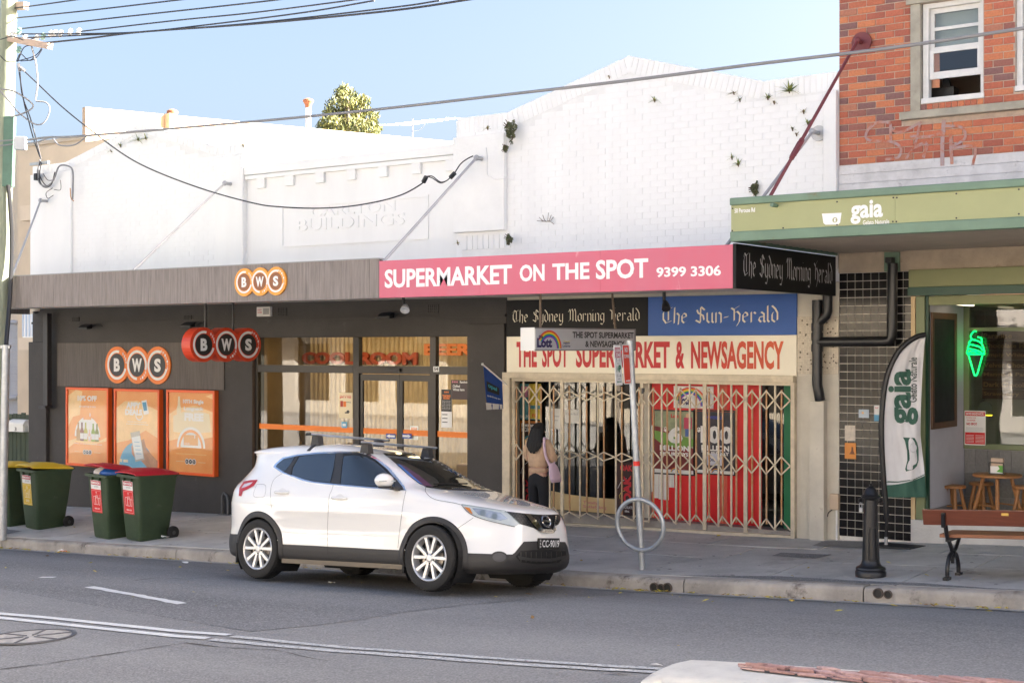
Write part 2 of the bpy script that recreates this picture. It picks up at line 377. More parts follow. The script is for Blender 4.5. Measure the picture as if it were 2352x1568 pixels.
def drape(name, poly, zf, mat, lift=.004, step=.4, parent=None):
    pts = [V3((p[0], p[1])) for p in poly]; n = len(pts); ed = [(i, (i + 1) % n) for i in range(n)]
    xs = [p.x for p in pts]; ys = [p.y for p in pts]
    x = min(xs) + step / 2
    while x < max(xs):
        y = min(ys) + step / 2
        while y < max(ys): pts.append(V3((x, y))); y += step
        x += step
    vv, ee, ff, *_ = delaunay_2d_cdt([p.to_2d() for p in pts], ed, [], 1, 1e-5)
    return MB().add([(p[0], p[1], zf(p[0], p[1]) + lift) for p in vv], ff).build(name, mat, parent)
def gpx(K, pts, f=ground): return [G(K(*p), f) for p in pts]

m = MB(); xs = [-70 + .6 * i for i in range(190)]; ys = [-9, -6, -3, 0, 2, 3.5, 5, 6, 7, 8, 8.7, 9.3, 10, 10.6, 11.2, 11.8, 12.3, 12.8, 13.3, YK + .02]
m.add([(x, y, zroad(x, min(y, YK))) for x in xs for y in ys], [(i * len(ys) + j, (i + 1) * len(ys) + j, (i + 1) * len(ys) + j + 1, i * len(ys) + j + 1) for i in range(len(xs) - 1) for j in range(len(ys) - 1)])
tag(m.build('road', MAT['asphalt'], smooth='full'), 'grey asphalt road sloping up to the right', kind='structure')
m = MB().add([(-900, -900, -3.2), (900, -900, -3.2), (900, 900, -3.2), (-900, 900, -3.2)], [(0, 1, 2, 3)])
tag(m.build('ground', M('far ground', (.12, .12, .09), .95, var=.3, scale=.05)), 'flat ground around the street', kind='structure')
# newer, darker asphalt along the kerb lane
edge = gpx(D6, [(2250, 262), (1950, 268), (1500, 300), (1150, 335), (900, 365), (650, 408), (400, 440), (0, 478)])
pp = [(p.x, p.y) for p in edge] + [(-18, 10.4), (-24, 10.6), (-30, 10.8), (-30, 13.55)] + [(-30 + .5 * i, 13.55) for i in range(1, 45) if -30 + .5 * i < edge[0].x - .1]
tag(drape('road_patch', pp, zroad, MAT['asphalt dark'], .004, .5), 'darker newer asphalt strip beside the kerb', kind='structure')
# gutter lip
m = MB()
for i in range(70):
    x0 = -30 + i * .5; x1 = x0 + .5
    m.add([(x0, 13.56, zroad(x0, 13.56) + .009), (x1, 13.56, zroad(x1, 13.56) + .009), (x1, YK, zroad(x1, YK) + .009), (x0, YK, zroad(x0, YK) + .009)], [(0, 1, 2, 3)])
tag(m.build('gutter', concrete_old), 'narrow concrete gutter strip', kind='structure')
# kerb stones
kt = thing('kerb', 'worn concrete kerb along the road', None, (-12, YK, 0), kind='structure')
x = -28.0; r_ = random.Random(3)
while x < 3:
    L = 2.05; n = 5; m = MB(); a, b = x + .008, x + L - .008
    dz = r_.uniform(-.004, .004)
    prof = [(0, -.24), (-.005, -.05), (.004, -.018), (.03, 0), (.2, .004), (.2, -.24)]
    for i in range(n):
        xx = a + (b - a) * i / (n - 1)
        m.v += [V3((xx, YK + py, zk(xx) + pz + dz)) for py, pz in prof]
    for i in range(n - 1):
        for j in range(6): m.f.append((i * 6 + j, i * 6 + (j + 1) % 6, (i + 1) * 6 + (j + 1) % 6, (i + 1) * 6 + j))
    m.f += [tuple(range(6)), tuple(range(6 * n - 6, 6 * n))[::-1]]
    m.build('kerb_stone', kerb_mat, kt, smooth=True); x += L
# footpath: bed and slabs
fp = thing('footpath', 'concrete footpath in front of the shops', None, (-12, 15.3, 0), kind='structure')
m = MB(); ys = [YK + .19, 15, 16, 17.6]
xs = [-40 + i for i in range(55)]
m.add([(x, y, zpath(x, y) - .012) for x in xs for y in ys], [(i * 4 + j, (i + 1) * 4 + j, (i + 1) * 4 + j + 1, i * 4 + j + 1) for i in range(len(xs) - 1) for j in range(3)])
m.build('slab_bed', grime, fp)
for row, (y0, y1) in enumerate(((YK + .2, 15.25), (15.25, 16.2), (16.2, 17.0))):
    x = -32.0 + .4 * row
    while x < 2:
        L = 1.5 if x > -13 else 2.6
        a, b, c, d = x + .008, x + L - .008, y0 + .008, y1 - .008; e = r_.uniform(-.003, .003)
        top = [(a, c), (b, c), (b, d), (a, d)]
        MB().hexa([(p, q, zpath(p, q) - .07) for p, q in top] + [(p, q, zpath(p, q) + e) for p, q in top]).build('slab', concrete if x < -12.2 else concrete_old, fp, bevel=.006)
        x += L
pt = gpx(D4, [(930, 1188), (1020, 1155), (1500, 1160), (1960, 1172), (1960, 1212), (1500, 1205)], zpath)
pt = [(p.x, max(p.y, YK + .21)) for p in pt]
pt2 = gpx(D5, [(40, 850), (560, 880), (1000, 897), (1430, 930), (1677, 942)], zpath)
pp = [(pt[0][0], YK + .215), *[(p.x, p.y) for p in pt2], (-3.2, YK + .5), (-3.2, YK + .215)]
drape('asphalt_patch', pp, zpath, MAT['asphalt dark'], .006, .3, None)
bpy.data.objects['asphalt_patch'].parent = None
tag(bpy.data.objects['asphalt_patch'], 'dark asphalt strip behind the kerb by the bollard', kind='structure')
for K, pts, nm, mt, lab in ((D5, [(-20, 712), (40, 690), (385, 705), (270, 730)], 'path_patch', 'asphalt dark', 'dark square patch in the footpath'),):
    q = gpx(K, pts, zpath); o = drape(nm, [(p.x, p.y) for p in q], zpath, MAT[mt], .005, .2); tag(o, lab, kind='structure')
q = gpx(D5, [(250, 645), (330, 612), (600, 616), (590, 658)], zpath)
tag(drape('service_cover', [(p.x, p.y) for p in q], zpath, M('cover', (.27, .26, .24), .8, var=.3, scale=40), .007, .2), 'flat grey service cover set in the footpath', 'cover')
q = gpx(D1, [(-40, 500), (60, 535), (150, 545), (0, 575), (-60, 560)], zpath)
tag(drape('pole_surround', [(p.x, p.y) for p in q], zpath, MAT['asphalt dark'], .006, .2), 'dark asphalt around the foot of the pole', kind='structure')

# lines on the road
def stripe(K, pts, w, mat, name, label, lift=.008, jag=0):
    P = gpx(K, pts, zroad); fine = [P[0]]
    for a, b in zip(P, P[1:]):
        n = max(1, int((b - a).length / .12)); fine += [a.lerp(b, (i + 1) / n) for i in range(n)]
    m = MB(); rr = random.Random(5)
    for i, p in enumerate(fine):
        t = (fine[min(i + 1, len(fine) - 1)] - fine[max(i - 1, 0)]); t.z = 0; t.normalize(); n = V3((-t.y, t.x, 0))
        for s in (-1, 1):
            q = p + n * s * (w / 2 + rr.uniform(-jag, jag)); m.v.append(V3((q.x, q.y, zroad(q.x, q.y) + lift)))
    m.f = [(2 * i, 2 * i + 1, 2 * i + 3, 2 * i + 2) for i in range(len(fine) - 1)]
    return tag(m.build(name, mat), label, kind='structure')
stripe(D1, [(-60, 1098), (0, 1103), (300, 1128), (800, 1180), (1200, 1222), (1545, 1247)], .095, line_mat, 'road_marking', 'fresh upper line of the double white centre line', jag=.003)
stripe(D1, [(-60, 1125), (0, 1132), (300, 1162), (800, 1215), (1200, 1256), (1400, 1270)], .095, line_mat, 'road_marking', 'fresh lower line of the double white centre line', jag=.003)
stripe(D6, [(-102, 508), (400, 560), (1000, 606), (1600, 650), (2352, 697), (2600, 712)], .085, line_worn, 'road_marking', 'worn upper line of the double centre line', jag=.008)
stripe(D6, [(-228, 527), (0, 549), (400, 586), (1000, 630), (1600, 676), (2330, 717), (2600, 735)], .085, line_worn, 'road_marking', 'worn lower line of the double centre line', jag=.008)
stripe(D1, [(600, 922), (900, 975), (1225, 1037)], .11, line_mat, 'lane_dash', 'single white dash in the near lane', jag=.012)
stripe(D1, [(270, 858), (370, 858)], .10, line_mat, 'lane_dash', 'short white dash fragment on the road at left', jag=.01)
# cracks in the road
for pts in ([(600, 1395), (800, 1365), (1000, 1335), (1250, 1298)], [(1250, 1298), (1500, 1330), (1850, 1345), (2200, 1420)], [(-30, 1480), (300, 1440), (600, 1395)], [(900, 880), (1050, 860), (1250, 868), (1500, 850)]):
    stripe(D1, pts, .011, grime, 'road_crack', 'thin dark crack across the asphalt', .005, .008)
# manhole
c = G(D1(205, 1258), zroad)
mh = thing('manhole_cover', 'round concrete-filled iron manhole cover in the road', 'manhole', c)
nrm = V3((-.045, .01, 1)).normalized()
iron = M('worn iron', (.16, .16, .17), .5, .6, var=.3, scale=20)
MB().lathe([(.36, .004), (.36, .012), (.40, .012), (.40, .0)], c, nrm, 40).build('rim', iron, mh, smooth=True)
MB().disc(c + nrm * .007, nrm, .36, 40).build('infill', M('cover concrete', (.46, .43, .39), .85, var=.35, scale=12, bump=.5), mh)
m = MB(); a = nrm.orthogonal().normalized(); b = nrm.cross(a)
for k in range(6):
    d = a * cos(k * pi / 3 + .3) + b * sin(k * pi / 3 + .3); m.bar(c + nrm * .008 + d * .06, c + nrm * .008 + d * .35, .02, .012)
m.build('rib', iron, mh)

# ================================================================ median island
isl = thing('median_island', 'raised traffic island with white kerb and red paving', None, G(E1(500, 250), zroad), kind='structure')
wkerb = M('white kerb', (.70, .67, .60), .75, var=.14, scale=5, bump=.5, bscale=50, dirt=((.40, .36, .30), 5, .62))
def isl_z(x, y): return zroad(x, y) + .15
topo = [G(E1(*p), isl_z) for p in [(235, 290), (300, 245), (400, 202), (500, 183), (640, 188), (700, 192)]]
tr = [G(E1(*p), isl_z) for p in [(900, 202), (1400, 238), (1900, 275), (2352, 305)]]
far = topo + tr; dv = (tr[-1] - tr[0]); dv.normalize()
far += [far[-1] + dv * 2.5]
mid0 = [G(E1(*p), isl_z) for p in [(590, 228), (1400, 318)]]; dv2 = (mid0[1] - mid0[0]).normalized()
# solid body: outline far edge, then back along the near side
near = [mid0[0] + V3((-.1, -.42, 0)), mid0[1] + dv2 * 6 + V3((0, -.42, 0))]
outl = far + [near[1]] + [near[0], G(E1(222, 320), isl_z)]
def island_ring(pts, zoff, inset): 
    n = len(pts); res = []
    cx = sum(p.x for p in pts) / n; cy = sum(p.y for p in pts) / n
    for i, p in enumerate(pts):
        t = pts[(i + 1) % n] - pts[i - 1]; nn = V3((t.y, -t.x, 0)).normalized()
        if nn.dot(V3((cx - p.x, cy - p.y, 0))) < 0: nn = -nn
        q = p + nn * inset; res.append(V3((q.x, q.y, zroad(q.x, q.y) + zoff)))
    return res
m = MB(); rings = [island_ring(outl, -.02, -.05), island_ring(outl, .09, -.03), island_ring(outl, .135, 0), island_ring(outl, .15, .05)]; n = len(outl)
for R in rings: m.v += R
for k in range(3):
    for i in range(n): m.f.append((k * n + i, k * n + (i + 1) % n, (k + 1) * n + (i + 1) % n, (k + 1) * n + i))
for t in tessellate_polygon([[V3((p.x, p.y, 0)) for p in rings[3]]]): m.f.append(tuple(3 * n + i for i in t))
m.build('kerb_body', wkerb, isl, smooth=True)
# red pavers in rows between the two white strips
pav = ramp_mat('red paver', [(.42, .25, .22), (.50, .32, .29), (.36, .21, .19), (.54, .37, .34), (.45, .28, .26)])
A = G(E1(655, 206), isl_z); B = G(E1(2352, 319), isl_z); B = B + (B - A).normalized() * 1.2; Cn = mid0[0]; Dn = mid0[1] + dv2 * 4.5
rows = 5; r_ = random.Random(9)
drape('paving_bed', [(p.x, p.y) for p in (A.lerp(B, .05), B, Dn, Cn.lerp(Dn, .05))], isl_z, grime, .004, .5, None)
pb = bpy.data.objects['paving_bed']; pb.data.transform(Matrix.Translation(-ORG[isl])); pb.parent = isl
for j in range(rows):
    s = (j % 2) * .06; tot = (B - A).length
    while s < tot:
        L = r_.uniform(.115, .15); t0, t1 = s / tot, min(1, (s + L) / tot); v0, v1 = j / rows, (j + 1) / rows
        def q(t, v): p = A.lerp(B, t).lerp(Cn.lerp(Dn, t), .06 + v * .88); return p
        w = (q(t0, v1) - q(t0, v0)).length
        if w > .03:
            e = .011 / L * (t1 - t0); g = .013 / w * (v1 - v0); hz = r_.uniform(.010, .032)
            c4 = [q(t0 + e, v0 + g), q(t1 - e, v0 + g), q(t1 - e, v1 - g), q(t0 + e, v1 - g)]
            c4 = [V3((p.x + r_.uniform(-.008, .008), p.y + r_.uniform(-.008, .008), 0)) for p in c4]
            MB().hexa([(p.x, p.y, isl_z(p.x, p.y)) for p in c4] + [(p.x, p.y, isl_z(p.x, p.y) + hz) for p in c4]).build('paver', pav, isl, bevel=.012)
        s += L

# ================================================================ helpers for walls
def sub_intervals(a, b, cuts):
    iv = [(a, b)]
    for c, d in cuts:
        nv = []
        for p, q in iv:
            if d <= p or c >= q: nv.append((p, q)); continue
            if c > p: nv.append((p, c))
            if d < q: nv.append((d, q))
        iv = nv
    return iv
def in_poly(x, z, poly):
    r = False; n = len(poly)
    for i in range(n):
        (x1, z1), (x2, z2) = poly[i], poly[i - 1]
        if (z1 > z) != (z2 > z) and x < (x2 - x1) * (z - z1) / (z2 - z1) + x1: r = not r
    return r
def bricks(parent, X0, X1, Z0, Z1, Y, mat_o, mat_s, cuts=(), poly=None, L=.24, Hc=.085, gap=.010, dep=.03, limit=300, jy=.002, keep=None, seed=1, bev=.004):
    rr = random.Random(seed); items = []; row = 0; z = Z0
    while z + .03 < Z1:
        h = min(Hc, Z1 - z); x = X0 - (L / 2 if row % 2 else 0)
        while x < X1:
            a, b = max(x, X0), min(x + L, X1)
            cs = [(c[0], c[1]) for c in cuts if c[2] < z + h - .01 and c[3] > z + .01]
            for p, q in sub_intervals(a, b, cs):
                if q - p < .035: continue
                if poly and not all(in_poly(u, w, poly) for u in (p, q) for w in (z, z + h)): continue
                items.append((p, q, z, z + h))
            x += L
        z += Hc; row += 1
    if keep: items.sort(key=lambda t: -keep(t))
    cache = {}
    m = MB(); nobj = 0
    for i, (p, q, z0, z1) in enumerate(items):
        w, h = q - p - gap, z1 - z0 - gap; dy = rr.uniform(-jy, jy)
        if nobj < limit and (keep is None or keep((p, q, z0, z1)) > 0):
            key = (round(w, 3), round(h, 3))
            if key not in cache:
                bm_ = MB().box((-w / 2, 0, -h / 2), (w / 2, dep, h / 2)); o = bm_.build('brick', mat_o, parent, bevel=bev, local=True); cache[key] = o.data
            else: o = link('brick', cache[key], None, parent)
            o.location = V3(((p + q) / 2, Y + dy, (z0 + z1) / 2)) - ORG[parent]; nobj += 1
        else: m.box((p + gap / 2, Y + dy, z0 + gap / 2), (q - gap / 2, Y + dy + dep, z1 - gap / 2))
    if m.v: tag(m.build('brickwork', mat_s, parent), kind='stuff')
def wall(name, X0, X1, Z0, Z1, Y0, Y1, mat, parent, holes=()):      # wall slab with rectangular holes
    m = MB(); xs = sorted({X0, X1, *[h[0] for h in holes], *[h[1] for h in holes]}); xs = [x for x in xs if X0 <= x <= X1]
    for a, b in zip(xs, xs[1:]):
        c = (a + b) / 2
        for z0, z1 in sub_intervals(Z0, Z1, [(h[2], h[3]) for h in holes if h[0] < c < h[1]]): m.box((a, Y0, z0), (b, Y1, z1))
    return m.build(name, mat, parent)

charcoal = M('charcoal paint', (.052, .047, .043), .7, var=.18, scale=2.5, bump=.35, bscale=30, dirt=((.095, .088, .08), 4, .62))
white_brick = M('white painted brick', (.84, .84, .835), .6, var=.05, scale=2.0, bump=.5, bscale=25, dirt=((.68, .68, .66), 5, .70), stretch=(1, 1, .3))
white_wall = M('white painted render', (.83, .83, .82), .6, var=.06, scale=1.2, bump=.3, bscale=14, dirt=((.70, .70, .68), 4, .68), stretch=(1, 1, .25))
white_joint = M('white painted joint', (.80, .80, .79), .65, var=.10, scale=3.0, bump=.3)
XL = W((75, 500), YB).x; XM = W(A7(219, 600), YB).x; XR = -7.06
print('XL XM', XL, XM)

# ================================================================ bottle shop building (left)
bs = thing('bottle_shop_building', 'white gabled parapet building over charcoal painted bottle shop front', 'building', (-17.5, YB, 0))
WIN = (W(A6(190, 1000), YB).x, W(A6(1705, 1000), YB).x, -.10, W(A6(950, 603), YB).z)
wall('wall', XL, XM, -.75, 3.72, YB, YB + .28, charcoal, bs, [WIN])
# raised beam line above the window and pier beside it
zb_ = W(A6(1000, 470), YB).z
box('band', (XL, YB - .03, zb_ - .02), (XM, YB, zb_ + .02), charcoal, bs)
box('pier', (W(A6(1708, 1000), YB).x, YB - .06, -.3), (XM + .0, YB - .001, W(A6(1710, 515), YB).z), charcoal, bs, bevel=.01)
box('corner_pier', (XL - .02, YB - .08, -.75), (W(A5(345, 900), YB).x, YB - .001, W(A5(300, 640), YB).z), charcoal, bs, bevel=.01)
# parapets
ZP = 3.70
gl = [W(p, YB) for p in [(75, 383), (150, 373), (318, 286), (331, 286), (500, 337), (506, 334), (563, 330)]]
gl = [(p.x, p.z) for p in gl]
polyL = [(gl[0][0], ZP)] + gl + [(gl[-1][0], ZP)]
m = MB().prism([(x, YB + .0035, z) for x, z in polyL], (0, .26, 0)); m.build('parapet', white_joint, bs)
# coping bricks along the left gable top
def coping(parent, pts, Y, th=.15, w=.085, mat=white_brick, out=.002):
    for (x0, z0), (x1, z1) in zip(pts, pts[1:]):
        d = V3((x1 - x0, 0, z1 - z0)); L = d.length; d.normalize(); n = V3((-d.z, 0, d.x)); k = max(1, round(L / w)); s = L / k
        for i in range(k):
            a = V3((x0, 0, z0)) + d * (i * s + .003); b = V3((x0, 0, z0)) + d * ((i + 1) * s - .003); dy = random.uniform(-.003, .003)
            P = [a - n * th, b - n * th, b, a]
            MB().prism([V3((p.x, Y - out + dy, p.z)) for p in P], (0, .34, 0)).build('coping_brick', mat, parent, bevel=.003)
coping(bs, gl, YB)
inn = [(x, z - .16) for x, z in gl]; inn = [(gl[0][0], ZP)] + inn + [(gl[-1][0], ZP)]
bricks(bs, XL, gl[-1][0], 3.72, 7, YB, white_brick, white_brick, poly=inn, gap=.003, dep=.03, jy=.0012, bev=.0015, keep=lambda t: 1 + t[3], seed=4)
box('pilaster', (gl[4][0], YB - .06, ZP), (gl[-1][0] - .004, YB - .001, gl[4][1] - .2), white_wall, bs, bevel=.01)
box('pilaster', (XL + .004, YB - .06, ZP), (W((168, 500), YB).x, YB - .001, gl[0][1] - .17), white_wall, bs, bevel=.01)
# middle rendered parapet with brackets and raised lettering
XR2 = W((1048, 400), YB).x
zt = (W((570, 383), YB + .05).z + W((1045, 331), YB + .05).z) / 2
box('parapet', (gl[-1][0] + .002, YB + .05, ZP), (XR2 - .002, YB + .3, zt - .17), white_wall, bs)
box('coping', (gl[-1][0] + .002, YB - .03, zt - .16), (XR2 - .002, YB + .36, zt), white_wall, bs, bevel=.015)
box('moulding', (gl[-1][0] + .003, YB - .01, zt - .235), (XR2 - .003, YB + .05, zt - .165), white_wall, bs, bevel=.01)
for x0, x1, y0, y1 in ((38, 98, 752, 832), (258, 325, 733, 812), (497, 563, 705, 788), (745, 810, 680, 765), (993, 1060, 655, 740), (1252, 1320, 630, 715), (1518, 1585, 600, 690)):
    r = rect(A2, x0, y0, x1, y1, YB - .04); box('bracket', (r[0], YB - .005, zt - .40), (r[1], YB + .05, zt - .168), white_wall, bs, bevel=.008)
pr = (W(A2(235, 1200), YB).x, W(A2(1385, 1200), YB).x, W(A2(800, 1318), YB).z, W(A2(800, 985), YB).z)
m = MB()
for a, b in (((pr[0], pr[2]), (pr[1], pr[2] + .03)), ((pr[0], pr[3] - .03), (pr[1], pr[3])), ((pr[0], pr[2] + .03), (pr[0] + .03, pr[3] - .03)), ((pr[1] - .03, pr[2] + .03), (pr[1], pr[3] - .03))):
    m.box((a[0], YB + .03, a[1]), (b[0], YB + .049, b[1]))
m.build('name_panel', white_wall, bs)
def raised(s, r, Y, th, mat, parent, bold=.02):
    vs, fs = text_mesh(s, bold); n = len(vs); m = MB()
    P = [V3((r[0] + (r[1] - r[0]) * a, Y, r[2] + (r[3] - r[2]) * b)) for a, b in vs]
    ec = {}
    for f in fs:
        for i in range(len(f)):
            e = (f[i], f[(i + 1) % len(f)]); k = tuple(sorted(e)); ec.setdefault(k, []).append(e)
    sides = [e[0] for e in ec.values() if len(e) == 1]
    m.add(P + [p + V3((0, th, 0)) for p in P], list(fs) + [(a, b, b + n, a + n) for a, b in sides]); return m.build('lettering', mat, parent)
raised('CARLTON', rect(A2, 475, 1010, 1140, 1090, YB + .05), YB + .036, .014, white_wall, bs)
raised('BUILDINGS', rect(A2, 370, 1105, 1215, 1200, YB + .05), YB + .036, .014, white_wall, bs)
# plain roof and side walls behind, out of view
box('roof', (XL + .1, YB + .3, 3.4), (XM, 30, 3.7), M('roof metal', (.35, .35, .34), .6), bs)
box('side_wall', (XL, YB + .285, -.8), (XL + .25, 30, 4.9), white_wall, bs)

# ---- shop window and doors
frame_mat = M('dark bronze frame', (.030, .026, .022), .35, .4)
ft = thing('shopfront_glazing', 'dark framed bottle shop window with glass double doors', 'window', (-14.5, YB + .12, 0))
YF = YB + .10
def fx(x): return W(A6(x, 1000), YF).x
zt0, zt1 = W(A6(950, 607), YF).z, W(A6(950, 805), YF).z; zt2 = W(A6(950, 858), YF).z
zsill = zb(-14.5) + .03
cols = [fx(190), fx(240), fx(905), fx(945), fx(1440), fx(1480), fx(1700)]
FB = lambda nm, x0, x1, z0, z1, d=.09: box(nm, (x0, YF - d / 2, z0), (x1, YF + d / 2, z1), frame_mat, ft, bevel=.004)
FB('jamb', cols[0] + .002, cols[1], zsill - .3, zt0); FB('mullion', cols[2], cols[3], zsill - .3, zt0); FB('mullion', cols[4], cols[5], zsill - .3, zt0); FB('jamb', cols[6], WIN[1] - .002, zsill - .3, zt0)
FB('head', cols[0] + .002, WIN[1] - .002, zt0 + .001, WIN[3] - .002)
for a, b in ((1, 2), (3, 4), (5, 6)): FB('transom', cols[a] + .001, cols[b] - .001, zt2, zt1)
for a, b in ((1, 2), (3, 4), (5, 6)):
    box('pane', (cols[a] + .001, YF - .004, zt1 + .001), (cols[b] - .001, YF + .004, zt0), glass, ft)
for a, b in ((1, 2), (5, 6)):
    FB('sill', cols[a] + .001, cols[b] - .001, zsill - .3, zsill + .12); box('pane', (cols[a] + .001, YF - .004, zsill + .121), (cols[b] - .001, YF + .004, zt2 - .001), glass, ft)
xm0, xm1 = fx(1205), fx(1240); xmm = (xm0 + xm1) / 2
for a, b in ((cols[3] + .004, xmm - .003), (xmm + .003, cols[4] - .004)):
    dr = MB(); w = .055; zt_ = zt2 - .012; zl = zb(-14) + .01
    dr.box((a, YF - .02, zl), (a + w, YF + .02, zt_)); dr.box((b - w, YF - .02, zl), (b, YF + .02, zt_)); dr.box((a + w, YF - .02, zt_ - .1), (b - w, YF + .02, zt_)); dr.box((a + w, YF - .02, zl), (b - w, YF + .02, zl + .16))
    d_ = dr.build('door', frame_mat, ft); box('pane', (a + w, YF - .004, zl + .16), (b - w, YF + .004, zt_ - .1), glass, d_)
orange_tape = M('orange tape', (.85, .22, .02), .5)
for a, b in ((1, 2), (5, 6)): box('safety_strip', (cols[a] + .002, YF - .0065, W(A6(950, 1275), YF).z), (cols[b] - .002, YF - .0045, W(A6(950, 1237), YF).z), orange_tape, ft)
for a, b in ((cols[3] + .065, xmm - .062), (xmm + .062, cols[4] - .065)): box('safety_strip', (a, YF - .0065, W(A6(950, 1275), YF).z), (b, YF - .0045, W(A6(950, 1237), YF).z), orange_tape, ft)
r = rect(A6, 1117, 823, 1225, 848, YF - .05); box('door_sensor', (r[0], YF - .09, r[2]), (r[1], YF - .046, r[3]), black, ft, bevel=.005)
box('reveal', (WIN[0] + .001, YB + .001, -.3), (cols[0] + .001, YB + .06, WIN[3] - .001), M('brown reveal', (.12, .085, .06), .4), ft)

# ---- inside the bottle shop
ins = thing('shop_interior', 'warm lit bottle shop room with corrugated cool room wall', 'shop interior', (-15, 19, 0))
warm = M('warm interior wall', (.20, .135, .07), .7, var=.2, scale=2)
YI = 19.7; x0i, x1i = XL + 4.5, XM - .02
box('floor', (x0i, YB + .29, -.3), (x1i, 24, zb(-13.5)), M('shop floor', (.20, .14, .08), .4, var=.2), ins)
box('ceiling', (x0i, YB + .29, 3.15), (x1i, 24, 3.25), M('shop ceiling', (.7, .62, .48), .8), ins)
box('back_wall', (x0i, 24, -.3), (x1i, 24.1, 3.2), warm, ins)
box('side_wall', (x0i - .1, YB + .29, -.3), (x0i - .001, 24, 3.2), warm, ins); box('side_wall', (x1i - .10, YB + .29, -.3), (x1i, 24, 3.2), warm, ins)
cw0, cw1 = W(A6(600, 700), YI).x, W(A6(1440, 700), YI).x
m = MB(); n = int((cw1 - cw0 + 1.6) / .02)
for i in range(n + 1):
    x = cw0 + i * .02; y = YI + .018 * sin(x * 2 * pi / .11); m.v += [V3((x, y, 0)), V3((x, y, 3.1))]
m.f = [(2 * i, 2 * i + 2, 2 * i + 3, 2 * i + 1) for i in range(n)]
m.build('corrugated_wall', M('gold corrugated iron', (.46, .33, .16), .45, .3, var=.15), ins, smooth='full')
redl = M('red letters', (.36, .06, .02), .5)
raised('COOL ROOM', rect(A6, 540, 710, 1340, 797, YI - .1), YI - .12, .05, redl, ins, .05)
YJ = 19.3; raised('BEER', rect(A6, 1392, 652, 1720, 733, YJ), YJ - .02, .05, M('orange letters', (.5, .13, .02), .5), ins, .04)
lampm = M('warm ceiling lamp', (1, .74, .40), .5, emit=.8)
for i in range(4):
    xx = x0i + .9 + i * 1.55
    if xx < x1i - .5: box('ceiling_lamp', (xx, YB + .9, 3.12), (xx + .9, YB + 2.0, 3.149), lampm, ins); box('ceiling_lamp', (xx, YB + 4.2, 3.12), (xx + .9, YB + 5.2, 3.149), lampm, ins)
box('fridge', (x1i - 1.2, 21, zb(-13)), (x1i - .12, 23.9, 2.3), M('fridge', (.5, .16, .05), .5), ins, bevel=.02)
m = MB()
for k in range(4): m.box((x1i - 3.4, 21.3, .3 + k * .5), (x1i - 1.4, 21.8, .34 + k * .5))
m.build('shelf', M('shelf wood', (.35, .2, .09), .5), ins)
bot = [M('stock %d' % i, c, .25) for i, c in enumerate(((.05, .08, .02), (.16, .06, .01), (.35, .25, .08), (.03, .05, .05), (.4, .1, .05)))]
for k in range(4):
    for i in range(14):
        x = x1i - 3.3 + i * .14; MB().lathe([(.035, 0), (.035, .18), (.014, .24), (.014, .31), (0, .31)], (x, 21.42, .341 + k * .5), n=10).build('bottle', bot[(i // 3 + k) % 5], ins, smooth=True)
box('display_fridge', (x0i + .2, 20.4, zb(-17)), (x0i + 2.2, 21.2, 2.2), M('fridge dark', (.04, .04, .045), .3), ins, bevel=.02)
# stock standing on the floor
cart = thing('carton', 'brown drink carton stacked on the bottle shop floor', 'carton', (0, 0, 0), 'cartons inside the bottle shop')
cb = MB().box((-.2, -.13, 0), (.2, .13, .25)).build('body', M('brown carton', (.36, .22, .10), .8, var=.15), cart, bevel=.008, local=True); MB().box((-.201, -.03, .03), (.201, .03, .251)).build('tape', M('carton tape', (.6, .45, .25), .4), cart, local=True)
first = True
for i, (xx, yy, nz) in enumerate(((-13.0, 18.2, 4), (-13.45, 18.2, 3), (-13.9, 18.35, 3), (-16.3, 18.6, 3), (-16.8, 18.6, 2), (-12.7, 18.9, 5))):
    for k in range(nz):
        c_ = cart if first else copy_tree(cart); first = False
        c_.location = (xx + random.uniform(-.01, .01), yy, zb(-13.5) + k * .252)

# ================================================================ newsagency building (right white gable)
nb = thing('newsagency_building', 'white painted brick gable building above the newsagency', 'building', (-9.6, YB, 0))
gr = [W(p, YB) for p in [(1048.4, 279), (1058, 271.5), (1165, 259), (1445, 128.6), (1627, 163), (1754, 187), (1888, 169), (1931, 164)]]
gr = [(p.x, p.z) for p in gr]; gr[-1] = (XR, gr[-1][1])
polyR = [(gr[0][0], 3.55)] + gr + [(XR, 3.55)]
MB().prism([(x, YB + .004, z) for x, z in polyR], (0, .27, 0)).build('parapet', white_joint, nb)
coping(nb, gr, YB, th=.23)
inn = [(gr[0][0], 3.55)] + [(x, z - .235) for x, z in gr] + [(XR, 3.55)]
op = rect(A3, 85, 1405, 425, 1440, YB)
bricks(nb, gr[0][0], XR, 3.55, 8, YB, white_brick, white_brick, poly=inn, gap=.003, dep=.03, jy=.0025, bev=.0015, keep=lambda t: 20 + t[0] if t[2] > 3.8 else -1, cuts=[(op[0], op[1], 3.5, op[3] + .05)], seed=8)
box('lintel_gap', (op[0], YB + .03, 3.7), (op[1], YB + .04, op[3] + .05), M('bare brick', (.10, .05, .04), .9, var=.4, scale=9), nb)
for i in range(9):
    w = (op[1] - op[0]) / 9; box('lintel_brick', (op[0] + i * w + .006, YB - .012, op[3] + .04), (op[0] + (i + 1) * w - .006, YB + .03, op[3] + .25), white_brick, nb, bevel=.005)
px1 = W((1165, 400), YB).x
box('pilaster', (gr[0][0] + .004, YB - .09, op[3] + .30), (px1, YB - .004, gr[2][1] - .3), M('white painted pilaster', (.82, .82, .81), .6, var=.06, scale=2, bump=.4, bscale=20), nb, bevel=.008)
pxr = W((1897, 400), YB).x
